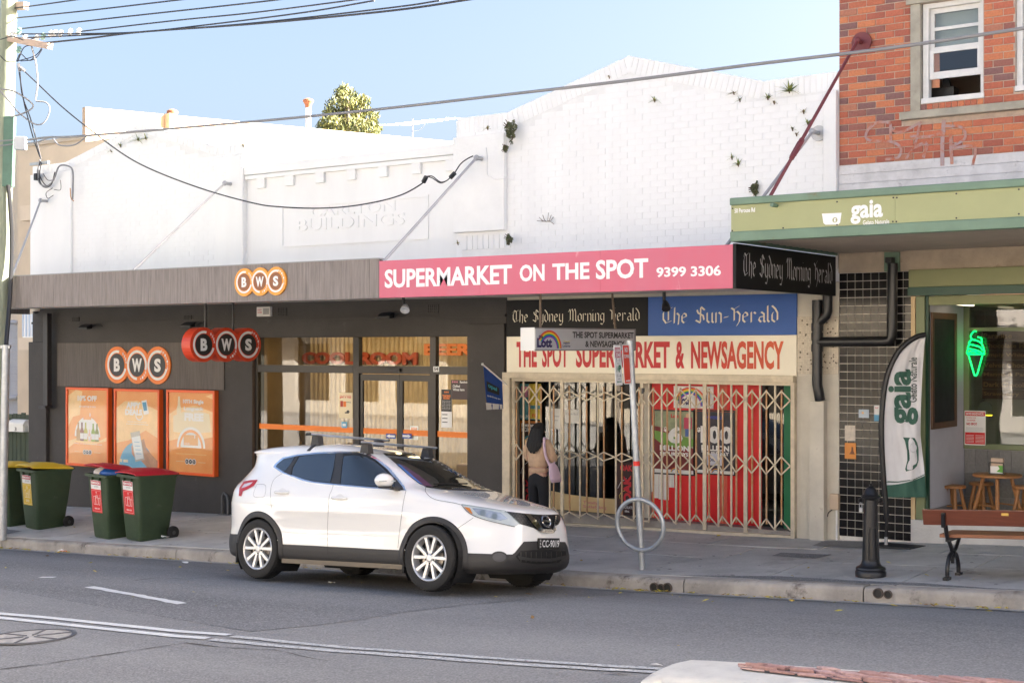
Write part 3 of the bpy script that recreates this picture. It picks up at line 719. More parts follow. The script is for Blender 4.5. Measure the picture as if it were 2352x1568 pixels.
box('pilaster', (pxr, YB - .09, 3.7), (XR - .003, YB - .004, gr[6][1] - .25), MAT['white painted pilaster'], nb, bevel=.008)
box('roof', (XM, YB + .3, 3.3), (XR, 30, 3.55), MAT['roof metal'], nb)
# shopfront surround: cream pilaster on the right and lintel wall behind the signs
cream = M('cream paint', (.60, .55, .44), .65, var=.15, scale=3, bump=.25, dirt=((.30, .20, .12), 6, .70))
xg1 = W(A7(2242, 900), YB).x
OPN = (XM + .03, xg1 - .005, -.2, W(A7(1200, 890), YB).z)
wall('wall', XM, xg1, -.4, 3.54, YB + .02, YB + .3, cream, nb, [OPN])
pil = M('weathered cream pilaster', (.58, .54, .45), .75, var=.14, scale=2.5, bump=.3, dirt=((.33, .26, .18), 5, .66))
box('pilaster_shaft', (xg1 + .001, YB, -.3), (XR, YB + .3, 3.54), pil, nb)
zm0, zm1 = W(A8(750, 935), YB).z, W(A8(750, 572), YB).z
mos = bpy.data.materials.new('mosaic'); mos.use_nodes = True; n_ = mos.node_tree; bsd = n_.nodes['Principled BSDF']; bsd.inputs['Roughness'].default_value = .4
g_ = n_.nodes.new('ShaderNodeNewGeometry'); bt = n_.nodes.new('ShaderNodeTexBrick'); mp_ = n_.nodes.new('ShaderNodeMapping'); mp_.inputs['Rotation'].default_value = (radians(90), 0, 0)
lk(n_, g_.outputs['Position'], mp_.inputs[0]); lk(n_, mp_.outputs[0], bt.inputs[0]); bt.offset = 0; bt.inputs['Scale'].default_value = 1; bt.inputs['Brick Width'].default_value = .022; bt.inputs['Row Height'].default_value = .022; bt.inputs['Mortar Size'].default_value = .0016
bt.inputs['Color1'].default_value = (.62, .55, .42, 1); bt.inputs['Color2'].default_value = (.5, .43, .32, 1); bt.inputs['Mortar'].default_value = (.38, .34, .28, 1); lk(n_, bt.outputs[0], bsd.inputs['Base Color'])
box('mosaic_tiling', (xg1 + .01, YB - .012, zm0), (XR - .004, YB - .0005, zm1), mos, nb)
m = MB(); rr = random.Random(2)
for i in range(60):
    xx = rr.uniform(xg1 + .03, XR - .03); zz = rr.uniform(zm0 + .03, zm1 - .03); m.box((xx, YB - .0145, zz), (xx + .019, YB - .0125, zz + .019))
m.build('mosaic_accent', M('brown mosaic', (.10, .07, .04), .4), nb)
bx = rect(A8, 708, 1100, 798, 1568, YB); box('pipe_casing', (bx[0], YB - .11, zb(-7.3) - .02), (bx[1], YB - .001, bx[3]), pil, nb, bevel=.006)

# ================================================================ brick building (right)
BR = [(.44, .125, .07), (.50, .155, .08), (.37, .11, .07), (.53, .18, .085), (.28, .11, .085), (.45, .14, .075), (.42, .17, .105), (.56, .20, .09), (.34, .10, .065), (.22, .11, .10), (.47, .14, .08)]
brick_o = ramp_mat('red brick', BR); brick_s = ramp_mat('red brick joined', BR, 'island')
mortar = M('mortar', (.50, .40, .33), .9, var=.25, scale=12, bump=.4)
bb = thing('brick_building', 'two storey red brick building above the gelato shop', 'building', (-4, YB, 0))
stone = M('stone trim', (.40, .37, .30), .85, var=.22, scale=5, bump=.4, bscale=50, dirt=((.20, .19, .17), 7, .62))
def ex(x, y=700): return W(E2(x, y), YB).x
def ez(x, y): return W(E2(x, y), YB).z
X2 = 3.0
jx0, jx1, wx0, wx1 = ex(915), ex(1040), ex(1052), ex(1832)
wz0 = (ez(1100, 1275) + ez(1800, 1190)) / 2; wz1 = ez(1440, -8); sz0, sz1 = ez(1600, 1445), ez(1600, 1345)
w2x0 = ex(2228); w2z0 = ez(2280, 1150); ZT = 9.2
cuts = [(jx0, wx1, sz1, wz1 + .16), (ex(805), X2, sz0, sz1), (w2x0, w2x0 + .95, w2z0, wz1)]
wall('wall', XR + .001, X2, 5.0, ZT, YB + .008, YB + .3, mortar, bb, [(jx0 + .02, wx1 - .005, sz1 + .1, wz1), (w2x0, w2x0 + .95, w2z0, wz1)])
bricks(bb, XR + .001, X2, 5.0, ZT, YB, brick_o, brick_s, cuts=cuts, keep=lambda t: 10 - t[1] if t[2] < 7.2 and t[0] < -4.2 else -1, jy=.0025, seed=6)
box('side_wall', (XR + .002, YB + .305, 3.5), (XR + .3, 26, ZT), brick_s, bb)
box('roof', (XR + .3, YB + .305, ZT - .3), (X2, 26, ZT - .2), MAT['roof metal'], bb)
box('sill', (ex(805), YB - .10, sz0), (X2, YB + .03, sz1), stone, bb, bevel=.01)
jb = box('stone_jamb', (jx0, YB - .012, sz1 + .002), (jx1, YB + .12, wz1), stone, bb, bevel=.008)
box('stone_head', (jx0 - .05, YB - .03, wz1 + .002), (wx1 + .02, YB + .12, wz1 + .16), stone, bb, bevel=.008)
n = 10; w = (wx1 - jx1) / n
for i in range(n): box('sill_brick', (jx1 + i * w + .004, YB - .004, sz1 + .006), (jx1 + (i + 1) * w - .004, YB + .03, wz0 - .04), brick_o, bb, bevel=.004)
old_white = M('flaking white paint', (.72, .71, .69), .6, var=.08, scale=12, bump=.4, bscale=30, dirt=((.40, .38, .35), 16, .70))
room = M('dim room', (.26, .24, .22), .9)
def sash(x0, x1, z0, z1, split, gap):
    wt = thing('sash_window', 'open white timber sash window in the brick wall' if gap else 'white sash window cut off by the right edge', 'window', ((x0 + x1) / 2, YB + .1, z0))
    b = lambda nm, a, c, e, f, y0=YB + .07, y1=YB + .13: box(nm, (a, y0, e), (c, y1, f), old_white, wt, bevel=.004)
    b('frame', x0, x0 + .07, z0, z1, YB + .05, YB + .16); b('frame', x1 - .05, x1, z0, z1, YB + .05, YB + .16)
    b('frame', x0 + .07, x1 - .05, z1 - .06, z1, YB + .05, YB + .16); b('window_sill', x0 - .0, x1 + .01, z0 - .035, z0 + .03, YB - .02, YB + .18)
    a, c = x0 + .075, x1 - .055; lo = z0 + gap
    f = MB(); f.box((a, YB + .07, lo), (a + .05, YB + .1, split + .02)).box((c - .04, YB + .07, lo), (c, YB + .1, split + .02)).box((a + .05, YB + .07, lo), (c - .04, YB + .1, lo + .085)).box((a + .05, YB + .07, split - .03), (c - .04, YB + .1, split + .02))
    s = f.build('lower_sash', old_white, wt, bevel=.003); box('pane', (a + .05, YB + .083, lo + .085), (c - .04, YB + .088, split - .03), dark_glass, s)
    f = MB(); mid = (split + z1) / 2 - .02; f.box((a, YB + .105, split), (a + .05, YB + .135, z1 - .06)).box((c - .04, YB + .105, split), (c, YB + .135, z1 - .06)).box((a + .05, YB + .105, mid - .02), (c - .04, YB + .135, mid + .02)).box((a + .05, YB + .105, z1 - .12), (c - .04, YB + .135, z1 - .061)).box((a + .05, YB + .105, split + .021), (c - .04, YB + .135, split + .05))
    s = f.build('upper_sash', old_white, wt, bevel=.003); box('pane', (a + .05, YB + .118, split + .05), (c - .04, YB + .122, mid - .02), dark_glass, s); box('pane', (a + .05, YB + .118, mid + .02), (c - .04, YB + .122, z1 - .12), dark_glass, s)
    box('blind', (a + .03, YB + .2, split + .05), (c - .03, YB + .21, z1 - .07), M('pale blind', (.62, .66, .68), .8, var=.1, scale=8, stretch=(1, 1, 30)), wt)
    return wt
split = (ez(1150, 630) + ez(1790, 560)) / 2; gapz = (ez(1130, 985) + ez(1820, 920)) / 2 - wz0
sash(wx0, wx1 - .002, wz0, wz1 - .003, split, gapz)
sash(w2x0 + .002, w2x0 + .93, w2z0 + .04, wz1 - .003, split, .0)
rt = thing('upstairs_room', 'dim grey room seen through the open sash window', 'room', (-4.7, 19, 5.2))
box('back_wall', (XR + .4, 19.6, 4.9), (-2, 19.7, 7.6), room, rt); box('ceiling', (XR + .4, YB + .31, 7.5), (-2, 19.59, 7.6), room, rt); box('floor', (XR + .4, YB + .31, 4.9), (-2, 19.59, 5.0), room, rt)
bc = W(E2(1330, 1160), YB + .5)
kit = thing('desk_equipment', 'black boxy equipment on the sill inside the upstairs window', 'equipment', bc)
MB().box(bc + V3((-.2, -.1, -.3)), bc + V3((.16, .1, .05))).build('case', black, kit, bevel=.01); MB().prism([bc + V3((-.03, 0, .05)), bc + V3((.09, 0, .05)), bc + V3((.05, 0, .2)), bc + V3((0, 0, .2))], (0, .05, 0)).build('fin', black, kit); MB().box(bc + V3((-.3, -.05, -.3)), bc + V3((-.24, .05, .17))).build('post', black, kit)
# white painted band below the bricks
peel = M('peeling white band', (.66, .65, .65), .75, var=.22, scale=4, bump=.6, bscale=22, dirt=((.36, .35, .36), 5, .58))
z0b = 4.42
for i in range(3):
    box('painted_band', (XR + .001, YB - .008 - .012 * i, 5.0 - .12 * (i + 1) + .003), (X2, YB + .28, 5.0 - .12 * i - .001), peel, bb, bevel=.006)
wall('wall', XR + .001, X2, z0b - .8, 4.63, YB + .01, YB + .28, peel, bb)
# graffiti
grf = thing('graffiti', 'faded blue grey spray tag on the red bricks', 'graffiti', W(A4(1350, 900), YB))
gm = M('faded spray', (.36, .33, .36), .8, var=.35, scale=10, col2=(.46, .24, .18), dirt=((.44, .14, .075), 7, .47))
def gst(pts, w=.034):
    P = bez([W(A4(*p), YB - .012) for p in pts], 7); m = MB()
    for i in range(len(P) - 1):
        d = (P[i + 1] - P[i]).normalized(); nn = V3((-d.z, 0, d.x)) * w / 2; o = V3((0, -.0004 * (i % 3), 0))
        m.add([P[i] - nn + o, P[i + 1] - nn + o, P[i + 1] + nn + o, P[i] + nn + o], [(0, 1, 2, 3)])
    m.build('spray_line', gm, grf)
gst([(1195, 770), (1110, 770), (1045, 830), (1060, 880), (1200, 890), (1260, 930), (1240, 990), (1160, 1000)]); gst([(1195, 775), (1195, 880)]); gst([(1200, 810), (1260, 830), (1390, 765)]); gst([(1315, 855), (1450, 855), (1540, 820)]); gst([(1380, 770), (1350, 900), (1290, 1000)], .03); gst([(1530, 750), (1520, 900), (1520, 1040)], .05); gst([(1530, 790), (1640, 800), (1660, 870), (1570, 930), (1720, 920), (1710, 1040)]); gst([(1330, 930), (1420, 900), (1400, 990)], .04); gst([(1570, 840), (1580, 1030)], .04)

# ================================================================ gelato shop front
gs = thing('gelato_shopfront', 'green framed gelato shop alcove beside black tiled pillar', 'shopfront', (-5.5, YB, 0))
xt1 = W(A8(1325, 700), YB).x; ztp = W(A8(1100, 296), YB).z
render = M('stained render', (.46, .38, .29), .85, var=.25, scale=2.5, bump=.4, dirt=((.24, .18, .12), 3.5, .6))
box('render_band', (XR + .002, YB - .02, ztp), (X2, YB + .28, z0b - .45), render, gs)
box('pillar', (XR + .002, YB + .012, 0), (xt1, YB + .3, ztp), M('tile grout', (.74, .70, .62), .8, var=.2), gs)
tile_m = M('black glazed tile', (.010, .010, .011), .14, var=.3, scale=3, spec=.3)
tp = .0985; nc = int(round((xt1 - XR) / tp)); tp = (xt1 - XR - .004) / nc; zt_ = ztp; tmesh = None; cnt = 0; jm = MB()
z = ztp - tp
while z > zb(-6.6) - .05:
    for i in range(nc):
        xx = XR + .004 + i * tp
        if cnt < 300:
            if tmesh is None: o = MB().box((.004, 0, .004), (tp - .004, .014, tp - .004)).build('tile', tile_m, gs, bevel=.0015, local=True); tmesh = o.data
            else: o = link('tile', tmesh, None, gs)
            o.location = V3((xx, YB + random.uniform(-.0008, .0008), z)) - ORG[gs]; o.rotation_euler = (random.uniform(-.002, .002), 0, random.uniform(-.002, .002)); cnt += 1
        else: jm.box((xx + .003, YB, z + .003), (xx + tp - .003, YB + .014, z + tp - .003))
    z -= tp
if jm.v: tag(jm.build('tiling', tile_m, gs), kind='stuff')
olive = M('olive green paint', (.20, .21, .085), .5, var=.08, scale=3); dkgreen = M('dark green paint', (.012, .055, .030), .45); green2 = M('green frame paint', (.16, .19, .09), .45)
h0 = rect(A8, 1305, 275, 1700, 385, YB - .12); h1 = rect(A8, 1305, 385, 1700, 440, YB - .12)
hx = W(A8(1308, 340), YB - .12).x
box('shutter_box', (hx, YB - .12, h0[2]), (X2, YB - .021, h0[3]), olive, gs, bevel=.006); box('shutter_rail', (hx - .01, YB - .13, h1[2]), (X2, YB - .021, h0[2] - .001), dkgreen, gs, bevel=.005)
box('timber_strip', (xt1 + .001, YB - .015, .3), (W(D8(411, 600), YB).x, YB + .25, h1[2] - .002), M('pale timber', (.62, .46, .25), .6, var=.12), gs)
gx0, gx1 = W(D8(414, 600), YB).x, W(D8(470, 600), YB).x
zpl = W(D5(1100, 474), YB).z
box('frame_post', (gx0, YB - .01, zpl + .002), (gx1, YB + .08, h1[2] - .002), green2, gs, bevel=.008)
box('frame_post', (gx1 + .001, YB + .02, zpl + .002), (gx1 + .035, YB + .08, h1[2] - .002), dkgreen, gs)
zce = W(D8(700, 185), YB + .1).z
box('head', (gx1 + .036, YB + .03, zce), (X2, YB + .25, h1[2] - .002), olive, gs)
YA = 18.36
xw = gx1 + .036
lav = M('pale lavender wall', (.50, .50, .55), .8, var=.06)
box('side_wall', (xw - .06, YB + .081, zpl), (xw, YA + .1, 3.4), lav, gs)
box('ceiling', (xw, YB + .251, zce + .03), (X2, 22, zce + .12), M('cream ceiling', (.62, .55, .36), .8), gs)
box('floor', (xw, YB + .0, 0), (X2, 22, zpl), M('shop tiles', (.20, .19, .18), .5, var=.15), gs)
box('plinth', (xt1 + .003, YB - .03, 0), (X2, YB - .0005, zpl - .002), concrete, gs, bevel=.006)
box('skirting', (xw + .0005, YB + .09, zpl + .001), (xw + .012, YA, zpl + .12), M('grey skirting', (.18, .18, .19), .6), gs)
# window wall in the alcove
zlw = W(D8(705, 1085), YA).z; zh0, zh1 = W(D8(850, 352), YA).z, W(D8(850, 328), YA).z
xa = WX(D8(700, 700), xw).x
box('low_wall', (xw, YA + .012, zpl), (X2, YA + .1, zlw), M('tile joint', (.30, .30, .29), .8), gs)
tcol = ramp_mat('grey wall tile', [(.17, .165, .16), (.20, .195, .19), (.15, .145, .14), (.185, .18, .17)], bump=.15, rough=.5)
zz = zlw - .012; r_i = 0
while zz > zpl + .05:
    hh = min(.30, zz - zpl); i = 0; x_ = xw + .002
    while x_ < -3.2:
        box('wall_tile', (x_ + .002, YA, zz - hh + .003), (x_ + .15 - .002, YA + .011, zz), tcol, gs, bevel=.002); x_ += .15
    zz -= hh
for nm, a, b, c, d in (('window_frame', xw, xw + .07, zlw, 3.35), ('window_sill', xw + .071, X2, zlw, zlw + .07), ('window_frame', xw + .071, X2, zh0, zh1)): box(nm, (a, YA - .02, c + .001), (b, YA + .08, d), green2, gs, bevel=.005)
box('pane', (xw + .071, YA + .03, zlw + .071), (X2, YA + .036, zh0), glass, gs)
box('pane', (xw + .071, YA + .03, zh1 + .001), (X2, YA + .036, 3.34), dark_glass, gs)
box('inner_wall', (xw - .7, 21.5, zpl), (X2, 21.6, 3.5), M('sage wall', (.21, .22, .175), .8), gs)
box('inner_side_wall', (xw - .8, YA + .1, zpl), (xw - .7, 21.6, 3.5), MAT['sage wall'], gs); box('inner_ceiling', (xw - .8, YA + .1, zce + .03), (xw - .001, 21.6, zce + .12), MAT['sage wall'], gs); box('inner_wall', (xw - .8, YA + .1, zpl), (xw - .061, YA + .16, 3.5), MAT['sage wall'], gs)
box('counter', (xw + .75, 20.2, zpl), (X2, 20.8, 1.75), M('dark counter', (.09, .055, .035), .5, var=.3), gs, bevel=.01)
il = M('cool lamp', (1, .93, .8), .5, emit=.1)
box('ceiling_lamp', (-4.9, 19.4, zce + .0), (-3.2, 19.9, zce + .029), il, gs)
box('strip_lamp', (xw + .25, YB + .3, zce - .0), (xw + .31, YB + .8, zce + .029), M('strip lamp', (1, .85, .55), .5, emit=.4), gs)

# menu board
YMn = 21.38; r = (W(D8(808, 560), YMn).x, X2 - 2.6, W(D8(900, 778), YMn).z, W(D8(900, 352), YMn).z)
mb_ = thing('menu_board', 'dark timber menu board on the gelato shop wall', 'menu board', (r[0], YMn, r[2]))
nwd = 7; hh = (r[3] - r[2]) / nwd
for k in range(nwd): box('plank', (r[0], YMn, r[2] + k * hh + .006), (r[1], YMn + .03, r[2] + (k + 1) * hh), M('menu timber', (.075, .042, .026), .7, var=.3, scale=6, stretch=(1, 1, 6)), mb_, bevel=.003)
gold = M('menu lettering', (.30, .19, .09), .6)
B_ = fboard(r, YMn, mb_)
uw = r[1] - r[0]
for k, (t, t2) in enumerate((('Strawberry', 'Lime & Basil'), ('Dark Chocolate', 'Cookie'), ('Mango & Passion Fruit', 'Hazelnut'), ('Velvet Chocolate', 'Salted Caramel'), ('Simply White Chocolate', 'Tiramisu'), ('Chocolate Mint', 'Pistachio'), ('Paradise', 'Rainbow'))):
    v = (k + .28) / nwd; B_.text(t, .07 / uw, v, (.07 + .052 * len(t)) / uw, v + .07, gold); B_.text(t2, 1.28 / uw, v, (1.28 + .05 * len(t2)) / uw, v + .07, gold)

# blackboard on the side wall
p0, p1 = WX(D8(476, 600), xw + .02), WX(D8(668, 600), xw + .02); zt_, zb2 = WX(D8(570, 236), xw + .02).z, WX(D8(570, 960), xw + .02).z
bk = thing('blackboard', 'tall blackboard with brown timber frame in the gelato alcove', 'blackboard', (xw + .01, p0.y, zb2))
y0, y1 = max(p0.y, YB + .09), p1.y; fm = M('brown timber', (.12, .06, .03), .6, var=.25, scale=9)
box('slate', (xw + .001, y0 + .05, zb2 + .05), (xw + .018, y1 - .05, zt_ - .05), M('chalky slate', (.018, .018, .02), .8, var=.5, scale=5), bk)
box('frame', (xw + .001, y0, zb2), (xw + .03, y0 + .07, zt_), fm, bk, .004); box('frame', (xw + .001, y1 - .07, zb2), (xw + .03, y1, zt_), fm, bk, .004); box('frame', (xw + .001, y0 + .07, zb2), (xw + .03, y1 - .07, zb2 + .08), fm, bk, .004); box('frame', (xw + .001, y0 + .07, zt_ - .08), (xw + .03, y1 - .07, zt_), fm, bk, .004)

# ================================================================ awnings
YW = 14.08
aw1 = thing('bottle_shop_awning', 'charcoal boarded awning fascia across the bottle shop', 'awning', (-17, YW, 3.6))
zA0, zA1 = 3.355, 3.865; xp = W((870, 640), YW).x; xE = XL + .05
wood = M('grey stained boards', (.27, .235, .215), .75, var=.35, scale=3.2, bump=.35, bscale=16, stretch=(9, 9, .6))
x = xE; r_ = random.Random(12); nb_ = 70; pitch = (xp - xE) / nb_
for i in range(nb_):
    a = xE + i * pitch; o = box('board', (a + .0015, YW + r_.uniform(-.0015, .0015), zA0), (a + pitch - .0015, YW + .022, zA1), wood, aw1)
soffit = M('awning soffit', (.58, .56, .53), .7, var=.12, scale=2.5, stretch=(1, 6, 1))
box('fascia_backing', (xE, YW + .0225, zA0 + .005), (xp, YW + .08, zA1 - .005), charcoal, aw1)
box('flashing', (xE, YW - .012, zA1 + .001), (xp, YW + .10, zA1 + .014), M('grey flashing', (.30, .30, .30), .5), aw1)
def slab_soffit(name, x0, x1, z0, z1, th, mat, par): return MB().hexa([(x0, YW + .081, z0), (x1, YW + .081, z0), (x1, YB - .10, z1), (x0, YB - .10, z1), (x0, YW + .081, z0 + th), (x1, YW + .081, z0 + th), (x1, YB - .10, z1 + th), (x0, YB - .10, z1 + th)]).build(name, mat, par)
slab_soffit('soffit', xE, xp, zA0 + .005, zA0 + .10, .03, soffit, aw1); slab_soffit('roof_sheet', xE, xp, zA1 - .15, zA1 - .22, .03, MAT['roof metal'], aw1)
box('end_trim', (xE - .02, YW, zA0), (xE - .001, YB - .1, zA1), wood, aw1)
aw2 = thing('newsagency_awning', 'flat awning with pale soffit above the newsagency', 'awning', (-9.5, YW, 3.6))
xq = -7.075
slab_soffit('soffit', xp + .002, xq - .07, zA0 + .02, zA0 + .09, .03, soffit, aw2); slab_soffit('roof_sheet', xp + .002, xq - .07, zA1 - .15, zA1 - .2, .03, MAT['roof metal'], aw2)
box('fascia_backing', (xp + .002, YW + .031, zA0 + .002), (xq - .002, YW + .08, zA1 - .03), M('raw sign backing', (.3, .3, .3), .6), aw2)
# pink sign: three metal panels with lettering
ps = thing('supermarket_sign', 'long faded pink fascia sign reading SUPERMARKET ON THE SPOT', 'sign', ((xp + xq) / 2, YW, 3.6))
pink = M('faded pink enamel', (.60, .10, .165), .45, var=.10, scale=1.6, col2=(.55, .13, .20), stretch=(1, 1, .35), dirt=((.74, .40, .46), 3.0, .64))
zP0, zP1 = (W((870, 684), YW).z + W((1680, 663), YW).z) / 2, (W((870, 599), YW).z + W((1680, 562), YW).z) / 2
xs_ = [xp + .004, W(A7(35, 100), YW).x, W(A7(873, 100), YW).x, xq]
for a, b in zip(xs_, xs_[1:]): box('panel', (a + .001, YW, zP0), (b - .001, YW + .03, zP1), pink, ps, bevel=.003)
B_ = fboard((xp, xq, zP0, zP1), YW, ps)
wl = M('white vinyl letters', (.86, .85, .83), .5)
def rt_(K, x0, y0, x1, y1, Y, t, par, mat, bold=.03, raised_=.004):
    r = rect(K, x0, y0, x1, y1, Y); return raised(t, r, Y - raised_, raised_, mat, par, bold)
for t, K, x0, x1, y0, y1 in (('SUPERMARKET', None, 884, 1176, 613, 657), ('ON', None, 1194, 1251, 607, 646), ('THE', None, 1269, 1354, 604, 642), ('SPOT', None, 1369, 1489, 595, 640), ('9399', None, 1508, 1576, 613, 636), ('3306', None, 1587, 1656, 610, 634)):
    raised(t, rect(lambda a, b: (a, b), x0, y0, x1, y1, YW), YW - .004, .004, wl, ps, .028)
# black return sign
hs = thing('herald_return_sign', 'black end sign of the awning with silver blackletter newspaper title', 'sign', (xq, 15.5, 3.6))
blk = M('black enamel', (.010, .010, .011), .55, var=.2, spec=.25)
box('panel', (xq + .001, YW, zP0), (xq + .04, YB - .16, zP1 + .01), blk, hs, bevel=.004)
B_ = Board((xq + .04, YW, zP0), (0, YB - .16 - YW, 0), (0, 0, zP1 - zP0), hs)
silver = M('silver print', (.66, .65, .66), .4, var=.1)
B_.black('The Sydney Morning Herald', .06, .15, .955, .86, silver, w=.075)
# gelato awning
ga = thing('gelato_awning', 'sage green awning fascia with olive sign panels', 'awning', (-5, YW, 4.1))
zr = [W((1681, y), YW).z for y in (556, 533, 473, 456)]
sage = M('sage green metal', (.15, .235, .165), .5, .1, var=.18, scale=2, bump=.1, dirt=((.16, .15, .07), 2.4, .62))
XG = -7.085; yG = YW - .03
box('bottom_rail', (XG, yG - .02, zr[0]), (X2, yG + .08, zr[1]), sage, ga, bevel=.012)
box('top_rail', (XG, yG - .03, zr[2]), (X2, yG + .08, zr[3]), sage, ga, bevel=.014)
box('side_rail', (XG, yG + .081, zr[0]), (XG + .05, YB - .1, zr[1]), sage, ga); box('side_rail', (XG, yG + .081, zr[2]), (XG + .05, YB - .1, zr[3]), sage, ga); box('side_panel', (XG + .01, yG + .081, zr[1] + .001), (XG + .04, YB - .1, zr[2] - .001), sage, ga)
m = MB(); nn_ = 64
for i in range(nn_ + 1):
    y = yG + .085 + (YB - .03 - yG - .085) * i / nn_; zz = zr[0] + .03 + (.012 if (i // 2) % 2 else 0); m.v += [V3((XG + .05, y, zz)), V3((X2, y, zz))]
m.f = [(2 * i, 2 * i + 1, 2 * i + 3, 2 * i + 2) for i in range(nn_)]
m.build('soffit_sheet', M('beige soffit', (.50, .42, .33), .6, var=.15, scale=2), ga)
m = MB(); nn_ = 140
for i in range(nn_ + 1):
    x = XG + (X2 - XG) * i / nn_; zz = .018 * sin(i * pi / 2)
    m.v += [V3((x, yG + .05, zr[3] - .03 + zz)), V3((x, YB - .02, zr[3] + .25 + zz))]
m.f = [(2 * i, 2 * i + 1, 2 * i + 3, 2 * i + 2) for i in range(nn_)]
m.build('roof_sheet', M('zinc sheet', (.42, .44, .45), .45, .4, var=.1), ga, smooth='full')
gsn = thing('gelato_fascia_sign', 'olive green fascia sign with white gaia gelato lettering', 'sign', (-5, YW - .03, 4.1))
olv = M('olive sign', (.36, .375, .18), .5, var=.05, scale=3)
xsg = [XG + .005, W(A4(1224, 1300), yG).x, X2 - 2, X2]
for a, b in zip(xsg, xsg[1:]): box('panel', (a + .001, yG + .0, zr[1] + .001), (b - .001, yG + .02, zr[2] - .001), olv, gsn)
def gtext(t, x0, y0, x1, y1, bold=.02, mat=wl): return raised(t, rect(A4, x0, y0, x1, y1, yG), yG - .003, .003, mat, gsn, bold)
gtext('50 Perouse Rd', 217, 1305, 345, 1333, .02); gtext('gaia', 945, 1255, 1147, 1402, .03); gtext('Gelato Naturale', 1022, 1378, 1187, 1406, .01)
cu = fpoly(A4, [(765, 1340), (888, 1335), (880, 1395), (868, 1408), (788, 1410), (775, 1400)], yG)
MB().prism([p + V3((0, -.003, 0)) for p in cu], (0, .003, 0)).build('cup_emblem', wl, gsn)
c_ = W(A4(847, 1380), yG); MB().disc(c_ + V3((0, -.0035, 0)), (0, -1, 0), .028, 20).build('cup_badge', olv, gsn); raised('g', (c_.x - .012, c_.x + .012, c_.z - .02, c_.z + .018), yG - .005, .001, wl, gsn, .03)
m = MB()
for x, y in ((205, 1308), (860, 1266), (860, 1410), (1213, 1240), (1235, 1240), (1210, 1390), (1232, 1390), (1608, 1215), (1608, 1368), (203, 1447), (522, 1430), (2000, 1188), (2000, 1342)): m.disc(W(A4(x, y), yG - .0), (0, -1, 0), .009, 10, .004)
m.build('rivet', black, gsn)
p_ = W(A4(480, 1290), yG); MB().tube([p_, p_ + V3((-.0, -.12, .0))], .022, 12).build('drain_spout', sage, ga, smooth=True)

# ================================================================ signs on the shop fronts
orange = M('orange sign', (.82, .20, .015), .45); orange_y = M('amber sign', (.86, .33, .02), .4); red_o = M('red orange sign', (.62, .055, .015), .4)
char_p = M('charcoal print', (.025, .023, .022), .45); brown_p = M('brown print', (.25, .075, .015), .45); wp = M('white print', (.80, .79, .76), .5)
def bws_face(B, R, cu, cv, sp, ring, disc, k=0, words=True):
    """three linked discs with a broken ring, letter and tiny words; sizes in units of the board height"""
    for i, (L, a0, a1) in enumerate((('B', 75, 345), ('W', -20, 270), ('S', 70, 345))):
        u = cu + (i - 1) * sp * B.ar
        B.circ(u, cv, R * .80, ring, k + 1, 40, a0, a1, name='ring', r2=R * .66); B.circ(u, cv, R * .62, disc, k + 1, 32, name='disc')
        h = R * .36; wu = {'B': .25, 'W': .40, 'S': .26}[L] * R * B.ar
        B.text(L, u - wu, cv - h, u + wu, cv + h, ring, k + 2, bold=.05)
        if words:
            t = ('BEER', 'WINE', 'SPIRITS')[i]; a_c = (30, -48, 28)[i]; n = len(t)
            for j, ch in enumerate(t):
                a = radians(a_c + ((n - 1) / 2 - j) * 13 * (1 if i != 1 else -1)); rr = R * .80
                x, y = u + rr * cos(a) * B.ar, cv + rr * sin(a); s = R * .07
                B.text(ch, x - s * B.ar * .8, y - s, x + s * B.ar * .8, y + s, ring, k + 2, bold=.02)
def trilobe(R, sp, n=26):            # outline of three overlapping discs, centred
    pts = []; c = math.acos(min(1, sp / 2 / R))
    for i, (a0, a1) in enumerate(((c, 2 * pi - c),)): pts += [(-sp + R * cos(a), R * sin(a)) for a in [a0 + (a1 - a0) * j / n for j in range(n + 1)]]
    pts += [(R * cos(a), R * sin(a)) for a in [pi + c + (pi - 2 * c) * j / (n // 2) for j in range(n // 2 + 1)]]
    pts += [(sp + R * cos(a), R * sin(a)) for a in [-(pi - c) + 2 * (pi - c) * j / n for j in range(n + 1)]]
    pts += [(R * cos(a), R * sin(a)) for a in [c + (pi - 2 * c) * j / (n // 2) for j in range(n // 2 + 1)]]
    out = []
    for p in pts:
        if not out or (V3((*p, 0)) - V3((*out[-1], 0))).length > 1e-4: out.append(p)
    if (V3((*out[0], 0)) - V3((*out[-1], 0))).length < 1e-4: out.pop()
    return out
def bws_sign(name, label, C, U, R, sp, th, body, face, ring, disc, words=True):
    t = thing(name, label, 'sign', C); U = V3(U).normalized(); Vv = V3((0, 0, 1)); N = U.cross(Vv)
    P = [C + U * a + Vv * b for a, b in trilobe(R, sp)]
    MB().prism([p - N * th for p in P], N * th).build('lightbox' if th > .1 else 'backing', body, t)
    w, h = 2 * (sp + R), 2 * R
    B = Board(C - U * w / 2 - Vv * h / 2, U * w, Vv * h, t)
    if face is not body: B.poly([((a + w / 2) / w, (b + h / 2) / h) for a, b in trilobe(R * .985, sp)], face, 0, 'face')
    bws_face(B, .5, .5, .5, sp / h, ring, disc, .2, words); return t, B
